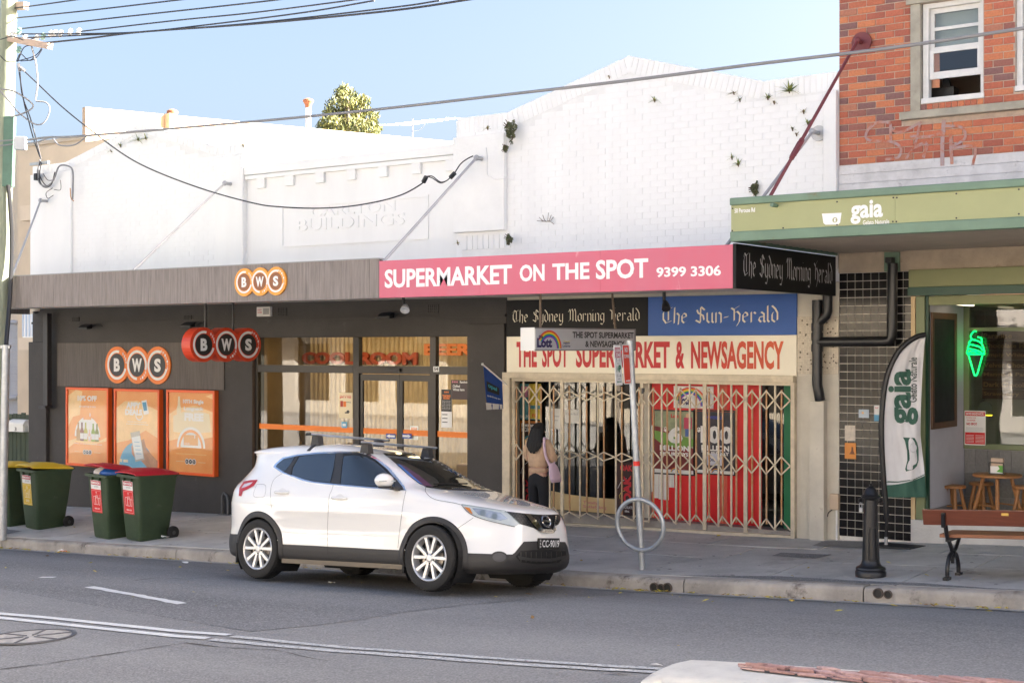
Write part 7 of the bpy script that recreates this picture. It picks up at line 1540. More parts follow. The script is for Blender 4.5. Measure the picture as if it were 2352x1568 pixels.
# drain outlets in the kerb
pipe_d = M('clay drain', (.10, .075, .06), .8)
for i, (K, x, y, r_d) in enumerate(((D4, 818, 1268, .052), (D4, 868, 1275, .048), (D4, 922, 1272, .055), (D5, 695, 962, .052), (D5, 762, 970, .042))):
    g = W(K(x, y), YK - .012); g.y = YK - .016; t = thing('drain_outlet', ('left', 'middle', 'right')[i] + ' round drain outlet of three in the kerb below the sign pole' if i < 3 else ('larger left', 'smaller right')[i - 3] + ' round drain outlet in the kerb near the bollard', 'drain', g, 'kerb drain outlets')
    MB().lathe([(r_d * .82, .012), (r_d, .012), (r_d, -.02), (r_d * .82, -.02)], g, (0, -1, 0), 20, closed=True).build('pipe_end', pipe_d, t, smooth=True); MB().disc(g + V3((0, .004, 0)), (0, -1, 0), r_d * .83, 20).build('bore', black, t)

# ================================================================ left neighbours, far wall, tree
fen = thing('paling_fence', 'dark green paling fence with square cut tops at far left', 'fence', (XL - 1, 17.35, zb(XL - 1)))
fgm = M('green fence paint', (.045, .062, .035), .7, var=.3, scale=6, bump=.3, stretch=(3, 3, .5)); zfe = W(A5(150, 1137), 17.35).z
for i in range(16):
    x = XL - .06 - i * .135; h = zfe + random.uniform(-.03, .02); MB().box((x - .12, 17.35, zb(x) - .3), (x, 17.375, h)).build('paling', fgm, fen, bevel=.004)
for z in (zfe - .32, zb(XL) + .3): MB().box((XL - 2.3, 17.376, z), (XL - .05, 17.43, z + .08)).build('rail', fgm, fen)
for i, (rc, lab) in enumerate((((86, 1192, 192, 1263), 'white letterbox numbered 3 on the green fence'), ((228, 1198, 262, 1265), 'white letterbox half hidden by the building corner'), ((10, 1192, 47, 1265), 'white letterbox behind the power pole'))):
    r = rect(A5, *rc, 17.2); t = thing('letterbox', lab, 'letterbox', (r[0], 17.2, r[2])); w = r[1] - r[0]; x1 = r[0] + max(w, .30)
    if i == 2: r = (r[1] - .34, r[1], r[2], r[3]); x1 = r[1]
    n = 8; P = [V3((r[0], 17.1, r[2])), V3((r[0], 17.34, r[2])), V3((r[0], 17.34, r[2] + .13))] + [V3((r[0], 17.22 + .12 * cos(k * pi / n), r[2] + .13 + .11 * sin(k * pi / n))) for k in range(1, n)] + [V3((r[0], 17.1, r[2] + .13))]
    MB().prism(P, (x1 - r[0], 0, 0)).build('box', off_white, t, bevel=.004); MB().box((r[0] - .01, 17.085, r[2] + .125), (x1 + .01, 17.0995, r[2] + .15)).build('flap', off_white, t)
    if i == 0: B = Board((r[0], 17.098, r[2]), (x1 - r[0], 0, 0), (0, 0, .12), t); B.text('3', .45, .15, .58, .75, char_p)
hb_ = thing('beige_house', 'beige rendered house with white balcony behind the fence', 'house', (-26, 20.5, -.5))
beige = M('beige render', (.60, .49, .36), .8, var=.08, scale=2); peachw = M('cream render', (.66, .55, .42), .8, var=.08, scale=2)
YH = 20.5; hx0, hx1 = W(A5(122, 800), YH).x, W(A5(300, 800), YH).x
hzt = W(A1(160, 940), YH).z
box('wall', (hx0, YH, -1), (hx1 + 3, YH + .3, hzt), beige, hb_); box('wall', (hx0, YH + .3, -1), (hx0 + .25, 27, hzt), beige, hb_)
r = rect(A5, 165, 445, 262, 610, YH - .35); box('balcony_panel', (r[0], YH - .38, r[2]), (hx1 + .8, YH - .34, r[3]), white_wall, hb_)
for k in range(9): box('balcony_slat', (r[0] + k * .12, YH - .395, r[2] + .03), (r[0] + k * .12 + .05, YH - .381, r[3]), M('blue white slat', (.55, .62, .72), .6), hb_)
box('balcony_slab', (r[0] - .1, YH - .42, r[2] - .28), (hx1 + .8, YH - .001, r[2] - .002), peachw, hb_); r2_ = rect(A5, 130, 660, 262, 1130, YH)
r = rect(A1, 148, 1292, 200, 1385, YH - .2); box('upper_ledge', (r[0], YH - .3, r[2]), (hx1 + .8, YH - .001, r[3]), peachw, hb_)
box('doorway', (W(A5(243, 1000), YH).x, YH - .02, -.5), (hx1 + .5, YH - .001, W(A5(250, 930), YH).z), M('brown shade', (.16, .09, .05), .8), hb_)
gh = thing('grey_house', 'pale grey weatherboard house wall glimpsed beside the pole', 'house', (-29, 24, -.5)); gw = M('pale grey wall', (.42, .42, .44), .8, var=.08); x0g, x1g = W((-60, 800), 24).x, W(A5(135, 800), 24).x
for k in range(22): z_ = -1 + k * .2; MB().hexa([(x0g, 24 - .012, z_), (x1g, 24 - .012, z_), (x1g, 24.2, z_), (x0g, 24.2, z_), (x0g, 24, z_ + .197), (x1g, 24, z_ + .197), (x1g, 24.2, z_ + .197), (x0g, 24.2, z_ + .197)]).build('weatherboard', gw, gh)
q0, q1 = W(A5(40, 1030), 23.9), W(A5(128, 1025), 23.9); MB().tube([q0, q1], .07, 10).build('drain_pipe', gw, gh, smooth=True)
q = W(A5(90, 480), 23.9); MB().tube([W(A5(70, 500), 23.9), W(A5(128, 505), 23.9)], .06, 10).build('gutter', gw, gh, smooth=True)
wb = thing('white_building', 'low cream building rising behind the left gable', 'building', (-34, 27, -.5)); zq_ = W((120, 330), 27).z
box('wall', (W((44, 400), 27).x - 6, 27, -1), (W((196, 400), 27).x, 34, zq_), peachw, wb); box('parapet_cap', (W((44, 400), 27).x - 6.05, 26.95, zq_ + .001), (W((196, 400), 27).x, 34.05, zq_ + .12), peachw, wb)
fw = thing('far_wall', 'tall sunlit cream party wall behind the shops', 'wall', (-31, 24, 0))
stain = M('stained cream render', (.56, .43, .30), .9, var=.2, scale=.5, col2=(.60, .44, .30), bump=.3, dirt=((.42, .27, .16), .9, .56))
pn = W((197, 246), 24); Xw = pn.x; pf = WX((1060, 327), Xw); pf2 = WX((1160, 333), Xw)
MB().prism([V3((Xw, pn.y, -1)), V3((Xw, pf2.y + 4, -1)), V3((Xw, pf2.y + 4, pf2.z)), V3((Xw, pf.y, pf.z)), V3((Xw, pn.y, pn.z))], (-.14, 0, 0)).build('wall', stain, fw)
for y_, px in ((30, (396, 300)), ):
    q = WX(px, Xw + .15); box('buttress', (Xw + .001, q.y - .15, -1), (Xw + .2, q.y + .15, WX((396, 262), Xw + .15).z), stain, fw)
terr = M('terracotta', (.42, .17, .09), .8)
for (bx_, ty, h, rr_, lab) in (((396, 275), 251, 0, .085, 'short terracotta chimney pot on the sunlit wall'), ((708, 300), 226, 0, .09, 'tall white flue pipe with terracotta cap behind the wall')):
    a = WX(bx_, Xw - .3); zt_ = WX((bx_[0], ty), Xw - .3).z; t = thing('chimney_flue', lab, 'chimney', a); MB().tube([V3((a.x, a.y, a.z - 1.5)), V3((a.x, a.y, zt_ - .15))], rr_, 14).build('pipe', white if rr_ > .087 else terr, t, smooth=True); MB().lathe([(rr_, -.3), (rr_ * 1.2, -.2), (rr_ * 1.9, -.1), (rr_ * 1.8, -.05), (rr_ * .6, 0), (0, 0)], (a.x, a.y, zt_), n=14).build('cap', terr, t, smooth=True)
an = thing('tv_antenna', 'thin rooftop television antenna against the sky', 'antenna', W(A2(1275, 480), 24)); al = M('aluminium', (.35, .38, .45), .4, .7)
MB().tube([W(A2(1275, 560), 24), W(A2(1275, 345), 24)], .018, 6).build('mast', al, an); MB().tube([W(A2(1145, 392), 24), W(A2(1600, 340), 24)], .016, 6).build('boom', al, an)
for k in range(9):
    c_ = W(A2(1145 + 56 * k, 392 - 6.4 * k), 24); L = .42 - .03 * k; MB().tube([c_ - V3((.3, 1, .1)) * L, c_ + V3((.3, 1, .1)) * L], .008, 5).build('element', al, an)
MB().tube(bez([W(A2(1280, 440), 24), W(A2(1340, 425), 24), W(A2(1385, 370), 24)], 5), .008, 5).build('lead', al, an)
# tree
dT = 72; tb = WD((800, 900), dT); tb.z = -1
tr_ = thing('gum_tree', 'sunlit yellow green gum tree crown beyond the rooftops', 'tree', tb)
bark = M('gum bark', (.30, .25, .20), .9, var=.3); leaf_y = ramp_mat('gum leaf', [(.24, .25, .075), (.30, .29, .09), (.15, .17, .05), (.34, .32, .11), (.11, .13, .045)], 'island', .7, 0)
cpt = [(760, 280, 30), (800, 225, 30), (775, 245, 34), (820, 250, 34), (845, 270, 32), (790, 205, 18), (780, 215, 16), (740, 290, 18), (865, 295, 16), (815, 290, 34), (775, 300, 32), (850, 300, 28), (800, 265, 36), (835, 232, 20), (755, 262, 20), (800, 330, 50), (750, 340, 40), (860, 340, 40)]
tk = WD((800, 320), dT)
MB().tube([tb, V3((tb.x + .2, tb.y, tk.z - 6)), tk], [.45, .3, .16], 10).build('trunk', bark, tr_, smooth=True)
lm = MB(); br = MB(); rr = random.Random(8)
for x, y, r in cpt:
    c_ = WD((x, y), dT + rr.uniform(-1.0, 1.5)); R = r * dT / F * .84
    br.tube([tk + V3((0, 0, rr.uniform(-1, .2))), c_], [.08, .03], 6)
    for k in range(int(330 * (r / 30) ** 2)):
        v = V3((rr.gauss(0, 1), rr.gauss(0, 1), rr.gauss(0, 1))).normalized() * R * rr.uniform(.35, 1.12) ** .7; v.z *= .85; p = c_ + v; d = V3((rr.gauss(0, .6), rr.gauss(0, .6), -1)).normalized() * .12; e = d.orthogonal().normalized(); e.rotate(Matrix.Rotation(rr.uniform(0, 6.28), 3, d)); e *= .035
        lm.add([p - d, p + e, p + d, p - e], [(0, 1, 2, 3)])
lm.build('crown', leaf_y, tr_); br.build('limb', bark, tr_, smooth=True)
# unseen right neighbour, added to keep the street in shade; shops across the road behind the camera catch the sun
nbx = thing('unseen_shade_building', 'unseen brick building added at the right of the row to shade the street', 'building', (12, 20, 0)); box('wall', (X2 + .02, YB, -.5), (34, 26, 9.0), brick_s, nbx); box('parapet', (X2 + .02, YB - .05, 9.0), (34, 26.05, 9.3), stone, nbx)
osd = [('opposite_shop', -42, -27, 7.5, (.76, .71, .62)), ('opposite_shop', -27, -14, 6.2, (.77, .68, .54)), ('opposite_shop', -14, -3, 7.0, (.76, .71, .65)), ('opposite_shop', -3, 12, 7.8, (.76, .68, .58)), ('opposite_shop', 12, 28, 7.0, (.76, .71, .65))]
for i, (nm, x0, x1, h, cc) in enumerate(osd):
    t = thing(nm, ('cream', 'golden', 'stone coloured', 'tan', 'pale')[i] + ' shop row building across the road, seen only in reflections', 'building', ((x0 + x1) / 2, -8, 0), 'shops across the road')
    wm = M('opposite wall %d' % i, cc, .8, var=.15, scale=.8); zg = zroad(x0, -8) - 1
    holes = [(x0 + 1 + k * 2.6, x0 + 2.9 + k * 2.6, .6, 2.9) for k in range(int((x1 - x0 - 1) / 2.6))] + [(x0 + 1.2 + k * 3.2, x0 + 2.4 + k * 3.2, 4.4, 6.0) for k in range(int((x1 - x0 - 1) / 3.2)) if h > 6.5]
    wall('wall', x0, x1, zg, h, -8.3, -8.0, wm, t, holes)
    for a, b, c_, d in holes: box('window_pane', (a, -8.2, c_), (b, -8.19, d), dkf, t)
    box('awning', (x0, -7.98, 3.2), (x1, -6.6, 3.4), M('opposite awning', (.7, .65, .58), .7), t)
for i, x in enumerate((-24, -10, 3)):
    t = thing('street_tree', ('left', 'middle', 'right')[i] + ' golden leaved street tree across the road, seen only in reflections', 'tree', (x, -4.6, 0), 'trees across the road'); MB().tube([V3((x, -4.6, -1)), V3((x + .2, -4.6, 2.6)), V3((x + .1, -4.4, 4.2))], [.16, .12, .07], 8).build('trunk', bark, t, smooth=True); lm = MB(); rr = random.Random(i)
    for k in range(1500):
        v = V3((rr.gauss(0, 1), rr.gauss(0, 1), rr.gauss(0, 1))).normalized() * rr.uniform(.5, 1.5); p = V3((x, -4.6, 4.4)) + V3((v.x * 1.2, v.y, v.z * .9)); d = V3((rr.gauss(0, 1), rr.gauss(0, 1), rr.gauss(0, 1))).normalized() * .09; e = d.orthogonal().normalized() * .06; lm.add([p - d, p + e, p + d, p - e], [(0, 1, 2, 3)])
    lm.build('crown', leaf_y, t)
tag(box('opposite_footpath', (-60, -8, -2.5), (30, -5.2, .12), concrete), 'footpath on the far side of the road', kind='structure')
bpy.data.objects['opposite_footpath'].location.z = 0

# ================================================================ the parked car
ca_, cpit, crol = .660, .049, -.106
def c2w(v): return rightv * v[0] + fwd * v[1] + V3((0, 0, v[2]))
cf = c2w((cos(ca_), -sin(ca_), sin(cpit))).normalized(); cl = c2w((sin(ca_), cos(ca_), crol)); cl = (cl - cf * cl.dot(cf)).normalized(); cu_ = cf.cross(cl)
cpos = CAM + c2w((-1.383, 16.378, -2.696))
CM = Matrix(((cf.x, cl.x, cu_.x, cpos.x), (cf.y, cl.y, cu_.y, cpos.y), (cf.z, cl.z, cu_.z, cpos.z), (0, 0, 0, 1))); CI = CM.inverted()
car = thing('parked_car', 'white compact crossover car with roof racks parked at the kerb', 'car', mw=CM)
paint = M('pearl white car paint', (.80, .79, .76), .22, coat=1.0, spec=.5); clad = M('black plastic cladding', (.030, .028, .027), .55, bump=.15, bscale=200); cglass = M('tinted car glass', (.010, .013, .013), .02, spec=.9, coat=1.0); chrome = M('chrome', (.75, .75, .76), .08, 1.0); rubber = M('tyre rubber', (.018, .017, .016), .8, var=.2, bump=.2, bscale=60); cdark = M('car dark void', (.006, .006, .006), .7)
# body skin: plan contours stacked by height (z, front x, rear x, half width, front and rear squareness)
LV = [(.20, 2.02, -1.98, .78, 5.0, 6), (.25, 2.14, -2.08, .855, 4.4, 6), (.33, 2.20, -2.13, .885, 4.0, 5.5), (.45, 2.225, -2.15, .893, 3.6, 5.2), (.58, 2.215, -2.14, .893, 3.4, 5), (.70, 2.195, -2.115, .897, 3.3, 5.4), (.80, 2.16, -2.105, .902, 3.1, 5.6), (.865, 2.11, -2.10, .903, 2.9, 5.8), (.905, 1.98, -2.095, .90, 3.0, 5.8), (.95, 1.76, -2.09, .895, 3.3, 5.8), (1.0, 1.50, -2.085, .885, 3.6, 5.8), (1.05, 1.23, -2.075, .868, 3.9, 5.6), (1.09, 1.07, -2.06, .85, 3.6, 5.4), (1.14, .93, -2.03, .825, 3.3, 5.0), (1.22, .74, -1.98, .79, 3.3, 4.6), (1.32, .50, -1.905, .745, 3.3, 4.6), (1.42, .24, -1.88, .70, 3.4, 5.2), (1.485, .03, -1.90, .655, 3.5, 5.6), (1.53, -.12, -1.74, .60, 3.3, 4.5), (1.558, -.25, -1.45, .53, 3.0, 3.6), (1.575, -.38, -1.18, .43, 2.6, 3.0), (1.584, -.52, -.98, .28, 2.3, 2.5), (1.587, -.66, -.86, .10, 2.0, 2.0)]
def lev(z):
    k = max(1, min(len(LV) - 3, next((i for i in range(len(LV) - 1) if LV[i + 1][0] >= z), len(LV) - 2)))
    a, b, c, d = LV[k - 1], LV[k], LV[k + 1], LV[k + 2]; t = (z - b[0]) / (c[0] - b[0]); t = min(max(t, -1 if k == 1 else 0), 1)
    if k == 1 and t < 0: t2 = (z - a[0]) / (b[0] - a[0]); return [a[j] + (b[j] - a[j]) * t2 for j in range(6)]
    o = [z]
    for j in range(1, 6):
        m1 = (c[j] - a[j]) / (c[0] - a[0]); m2 = (d[j] - b[j]) / (d[0] - b[0]); h = c[0] - b[0]
        o.append((2 * t ** 3 - 3 * t * t + 1) * b[j] + (t ** 3 - 2 * t * t + t) * h * m1 + (-2 * t ** 3 + 3 * t * t) * c[j] + (t ** 3 - t * t) * h * m2)
    return o
zs = [.20 + .0125 * i for i in range(105)]; zs = [z for z in zs if z < 1.50] + [1.50, 1.51, 1.52, 1.53, 1.54, 1.55, 1.557, 1.563, 1.569, 1.574, 1.578, 1.581, 1.584, 1.586]
NP = 260; XC = -.2
def contour(z):
    _, xf, xr, w, nf, nr = lev(z); P = []; xc = XC if xf > XC + .3 else (xf + xr) / 2
    pinch = .016 * math.exp(-((z - .56) / .13) ** 2) - .010 * math.exp(-((z - .80) / .05) ** 2)      # door waist and shoulder
    for k in range(NP):
        a = 2 * pi * k / NP; c_, s_ = cos(a), sin(a); n = nf if c_ >= 0 else nr; A = (xf - xc) if c_ >= 0 else (xc - xr)
        x = xc + A * math.copysign(abs(c_) ** (2 / n), c_); y = w * math.copysign(abs(s_) ** (2 / n), s_)
        if abs(x) < 1.0: y *= 1 - pinch
        P.append(V3((x, y, z)))
    return P
body = MB(); rings = [contour(z) for z in zs]
for R in rings: body.v += R
for i in range(len(zs) - 1):
    for k in range(NP): body.f.append((i * NP + k, i * NP + (k + 1) % NP, (i + 1) * NP + (k + 1) % NP, (i + 1) * NP + k))
body.f.append(tuple((len(zs) - 1) * NP + k for k in range(NP)))
BV = BVHTree.FromPolygons([tuple(v) for v in body.v], body.f)
WC = [(1.323, .345), (-1.323, .345)]
keepf = []; lowf = []
def zcl(x): return .40 + (.10 if x < -1.7 else 0)
for f in body.f:
    c_ = sum((body.v[i] for i in f), V3((0, 0, 0))) / len(f)
    if abs(c_.y) > .45 and any((c_.x - wx) ** 2 + (c_.z - wz) ** 2 < .385 ** 2 for wx, wz in WC): continue
    (lowf if c_.z < (.5 if c_.x < -1.6 else .41) else keepf).append(f)
def sub(fs, name, mat):
    used = sorted({i for f in fs for i in f}); mp = {j: i for i, j in enumerate(used)}; m = MB(); m.v = [body.v[j] for j in used]; m.f = [tuple(mp[i] for i in f) for f in fs]; return m.build(name, mat, car, smooth='full', local=True)
bo = sub(keepf, 'body', paint); lo_ = sub(lowf, 'lower_cladding', clad)
m = MB(); m.v = [V3((p.x * .985, p.y * .97, .205)) for p in rings[1]]; m.f = [tuple(range(NP))]
fl_ = MB().box((-1.9, -.6, .22), (1.95, .6, .30)); fl_.build('underbody', cdark, car, local=True)
MB().box((-.92, -.80, .22), (.92, .80, .26)).build('floor_pan', cdark, car, local=True)
def cray(p):
    o = CI @ CAM; d = (CI.to_3x3() @ ray(p)).normalized(); h = BV.ray_cast(o, d); return h[0], h[1]
def cplane(p, axis, val):
    o = CI @ CAM; d = CI.to_3x3() @ ray(p); t = (val - o[axis]) / d[axis]; return o + d * t
def decal(K, pts, name, mat, off=.004, step=5, mirror=False, par=None, smoothpts=0, th=0):
    P = [K(*p) for p in pts]
    if smoothpts:
        q = [V3((*p, 0)) for p in P]; q = bez(q + [q[0]], smoothpts)[:-1]; P = [(v.x, v.y) for v in q]
    n = len(P); pv = [V3((x, y)).to_2d() for x, y in P]; fine = []; 
    for a, b in zip(pv, pv[1:] + pv[:1]):
        k = max(1, int((b - a).length / step)); fine += [a.lerp(b, i / k) for i in range(k)]
    ne = len(fine); ed = [(i, (i + 1) % ne) for i in range(ne)]; xs = [v.x for v in fine]; ys = [v.y for v in fine]; pts2 = list(fine); x = min(xs) + step * .6
    while x < max(xs):
        y = min(ys) + step * .6
        while y < max(ys): pts2.append(V3((x, y)).to_2d()); y += step
        x += step
    vv, ee, ff, *_ = delaunay_2d_cdt(pts2, ed, [], 1, 1e-4); H = [cray((v[0], v[1])) for v in vv]
    ok = [f for f in ff if all(H[i][0] is not None for i in f)]
    if not ok: print('decal missed', name); return None
    def mk(s):
        m = MB(); m.v = [(H[i][0] + H[i][1] * off if H[i][0] is not None else V3((0, 0, .5))) for i in range(len(vv))]; m.f = [tuple(f) for f in ok]
        if s < 0: m.v = [V3((v.x, -v.y, v.z)) for v in m.v]
        used = sorted({i for f in m.f for i in f}); mp = {j: i for i, j in enumerate(used)}; m.v = [m.v[j] for j in used]; m.f = [tuple(mp[i] for i in f) for f in m.f]
        return m.build(name, mat, par or car, smooth='full', local=True)
    o = mk(1)
    if mirror: mk(-1)
    return o
def seam(K, pts, name='panel_gap', w=.004, mat=cdark, off=.003, mirror=False, sm=5, par=None):
    q = bez([V3((*K(*p), 0)) for p in pts], sm); H = [cray((v.x, v.y)) for v in q]; H = [h for h in H if h[0] is not None]
    def mk(s):
        m = MB()
        for i, (p, n) in enumerate(H):
            t = H[min(i + 1, len(H) - 1)][0] - H[max(i - 1, 0)][0]; sd = t.cross(n).normalized() * w / 2
            for e in (-1, 1): v = p + n * off + sd * e; m.v.append(V3((v.x, v.y * s, v.z)))
        m.f = [(2 * i, 2 * i + 1, 2 * i + 3, 2 * i + 2) for i in range(len(H) - 1)]; return m.build(name, mat, par or car, smooth='full', local=True)
    if len(H) > 1:
        o = mk(1)
        if mirror: mk(-1)
        return o
# glazing on the side, windscreen
decal(D2, [(478, 375), (500, 340), (560, 290), (690, 262), (850, 245), (1080, 234), (1250, 238), (1340, 255), (1420, 305), (1520, 385), (1600, 480), (1650, 545), (1667, 583), (1560, 578), (1300, 560), (1020, 535), (830, 515), (740, 495), (660, 465), (560, 428)], 'window_surround', chrome, .003, mirror=True)
decal(D2, [(500, 372), (520, 345), (575, 302), (700, 275), (860, 258), (1080, 248), (1240, 250), (1325, 268), (1405, 318), (1500, 398), (1575, 488), (1625, 555), (1640, 578), (1560, 568), (1300, 548), (1020, 524), (840, 505), (755, 485), (670, 455), (575, 422)], 'window_rubber', cdark, .005, mirror=True)
for pts in ([(505, 372), (530, 345), (580, 308), (672, 285), (640, 345), (582, 418), (545, 402)], [(648, 445), (660, 380), (715, 285), (860, 262), (1040, 256), (1020, 390), (990, 515), (850, 502), (760, 482), (690, 460)], [(1085, 528), (1095, 420), (1112, 280), (1200, 272), (1300, 285), (1390, 330), (1490, 420), (1555, 500), (1562, 562), (1300, 544)]): decal(D2, pts, 'side_window', cglass, .008, mirror=True)
for pts in ([(585, 425), (640, 350), (685, 278), (712, 276), (650, 380), (638, 450)], [(1000, 520), (1030, 390), (1045, 253), (1110, 252), (1090, 400), (1078, 530)], [(1565, 565), (1565, 470), (1640, 560), (1650, 582)]): decal(D2, pts, 'door_pillar', M('pillar black', (.03, .027, .024), .4), .009, mirror=True)
decal(D3, [(75, 258), (250, 250), (400, 262), (560, 285), (640, 320), (740, 380), (900, 480), (1020, 560), (1090, 590), (960, 580), (640, 572), (460, 550), (400, 528), (300, 450), (190, 350), (120, 290)], 'windscreen', cglass, .005)
seam(D3, [(70, 254), (250, 246), (400, 258), (570, 282), (660, 320), (760, 382), (920, 482), (1110, 592)], 'screen_trim', .018, cdark, .004); seam(D3, [(455, 552), (640, 576), (960, 584), (1120, 596)], 'cowl', .035, cdark, .004)
decal(D3, [(215, 350), (260, 365), (390, 450), (520, 552), (450, 548), (400, 525), (300, 445)], 'sun_shade', M('purple shade', (.10, .04, .08), .3), .007); decal(D3, [(195, 350), (225, 360), (320, 440), (430, 540), (395, 524), (300, 450)], 'sun_shade', M('blue shade', (.05, .16, .42), .3), .009); decal(D3, [(670, 385), (760, 400), (900, 485), (1010, 562), (960, 575), (860, 500)], 'dash_paper', M('dash paper', (.22, .20, .13), .5), .007)
# door and panel gaps, fuel flap, handles
seam(D2, [(1078, 240), (1050, 380), (1010, 560), (980, 640), (970, 800), (965, 960), (968, 1150)], mirror=True); seam(D2, [(1667, 585), (1640, 720), (1610, 950), (1595, 1100)], mirror=True); seam(D2, [(560, 430), (490, 480), (458, 560), (455, 680), (470, 760)], mirror=True)
seam(D3, [(455, 555), (455, 600), (530, 662), (700, 695), (900, 740), (1150, 775), (1330, 792), (1500, 803), (1640, 800)], 'bonnet_gap', .005); seam(D3, [(745, 920), (880, 830)]); seam(D2, [(330, 530), (395, 530), (412, 555), (405, 620), (380, 645), (310, 640), (305, 600), (330, 530)], 'fuel_flap', .003, sm=3)
for K, x, y in ((D2, 560, 603), (D2, 1075, 655)):
    h, n = cray(K(x, y)); 
    for s in (1, -1):
        P = [V3((h.x + dx, s * (h.y - dy), h.z + .003)) for dx, dy in ((-.105, .0), (-.08, .035), (0, .042), (.08, .035), (.105, 0))]; MB().tube(bez(P, 4), [.012] + [.017] * 15 + [.012], 8).build('door_handle', paint, car, smooth=True, local=True)
    decal(K, [(x - 35, y - 20), (x, y - 42), (x + 35, y - 20), (x + 40, y + 8), (x, y + 22), (x - 40, y + 8)], 'handle_shade_patch', M('handle recess shade', (.62, .61, .58), .3), .002, smoothpts=3)  # shade of the handle cup painted as a flat greyer patch
# arches
for wx, wz in WC:
    for s in (-1, 1):
        m = MB(); n = 44
        for i in range(n + 1):
            a = radians(-32 + 244 * i / n)
            for r_a, o_ in ((.365, -.03), (.368, .014), (.415, .016), (.435, .004)):
                x, z = wx + r_a * cos(a), max(.24, wz + r_a * sin(a)); h = BV.ray_cast(V3((x, s * 2, z)), V3((0, -s, 0))); y = abs(h[0].y) if h[0] is not None else .88; m.v.append(V3((x, s * (y + o_), z)))
        m.f = [(i * 4 + j, i * 4 + j + 1, i * 4 + j + 5, i * 4 + j + 4) for i in range(n) for j in range(3)]; m.build('arch_flare', clad, car, smooth=True, local=True)
        m = MB(); n = 24
        for i in range(n + 1):
            a = radians(-40 + 260 * i / n)
            for y in (.52, .86): m.v.append(V3((wx + .388 * cos(a), s * y, wz + .388 * sin(a))))
        m.f = [(2 * i, 2 * i + 1, 2 * i + 3, 2 * i + 2) for i in range(n)]; m.f.append(tuple(2 * i for i in range(n + 1))); m.build('wheel_well', cdark, car, local=True)
        a0 = wx - .38 ; MB().hexa([V3(v) for v in ((a0 - .012, s * .62, .17), (a0 + .012, s * .62, .17), (a0 + .012, s * .86, .17), (a0 - .012, s * .86, .17), (a0 - .01, s * .62, .40), (a0 + .02, s * .62, .40), (a0 + .02, s * .87, .40), (a0 - .01, s * .87, .40))]).build('mud_flap', rubber, car, local=True)
# wheels
alloy = M('silver alloy', (.62, .62, .62), .32, .45); spk = None
def wheel(x, s):
    O = V3((x, s * .79, .345)); A = V3((0, s, 0)); w = MB().lathe([(.245, -.10), (.30, -.112), (.332, -.10), (.343, -.07), (.345, 0), (.343, .07), (.332, .10), (.30, .112), (.245, .095), (.238, .06), (.24, -.09)], O, A, 48, closed=True).build('wheel', rubber, car, smooth=True, local=True)
    m = MB()
    for k in range(60):
        a = 2 * pi * k / 60
        for yy in (-.055, .0, .055): c_ = O + A * yy + V3((cos(a), 0, sin(a))) * .3445; m.bar(c_ - A * .02, c_ + A * .02, .006, .006)
    m.build('tread', cdark, w, local=True)
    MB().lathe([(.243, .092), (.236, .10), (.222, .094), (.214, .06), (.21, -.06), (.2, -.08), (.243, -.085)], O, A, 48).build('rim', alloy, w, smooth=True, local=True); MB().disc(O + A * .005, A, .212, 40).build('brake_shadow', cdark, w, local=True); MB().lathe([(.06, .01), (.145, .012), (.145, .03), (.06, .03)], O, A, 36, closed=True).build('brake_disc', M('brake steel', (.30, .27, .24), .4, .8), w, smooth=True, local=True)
    m = MB()
    for k in range(5):
        for e in (-1, 1):
            a = 2 * pi * k / 5 + pi / 2; b = a + e * .30; d0 = V3((cos(a + e * .16), 0, sin(a + e * .16))); d1 = V3((cos(b), 0, sin(b))); t0 = V3((-sin(a), 0, cos(a))); p, q = O + d0 * .04 + A * .075, O + d1 * .225 + A * .088
            hw0, hw1 = t0 * .017, V3((-sin(b), 0, cos(b))) * .024; m.hexa([p - hw0 - A * .03, p + hw0 - A * .03, q + hw1 - A * .03, q - hw1 - A * .03, p - hw0 + A * .006, p + hw0 + A * .006, q + hw1 * .75, q - hw1 * .75])
    m.build('spokes', alloy, w, bevel=.004, local=True); MB().lathe([(.072, .03), (.07, .075), (.035, .085), (.03, .09), (0, .092)], O, A, 24).build('hub', alloy, w, smooth=True, local=True)
    for k in range(5): a = 2 * pi * k / 5 - pi / 2; MB().disc(O + V3((cos(a), 0, sin(a))) * .055 + A * .078, A, .011, 8, .006).build('wheel_nut', cdark, w, local=True)
for x in (1.323, -1.323):
    for s in (-1, 1): wheel(x, s)
# sill step strip
for s in (-1, 1): MB().bar((-.93, s * .845, .225), (.93, s * .845, .235), .03, .05).build('sill_strip', M('dusty sill', (.16, .13, .09), .6), car, local=True)
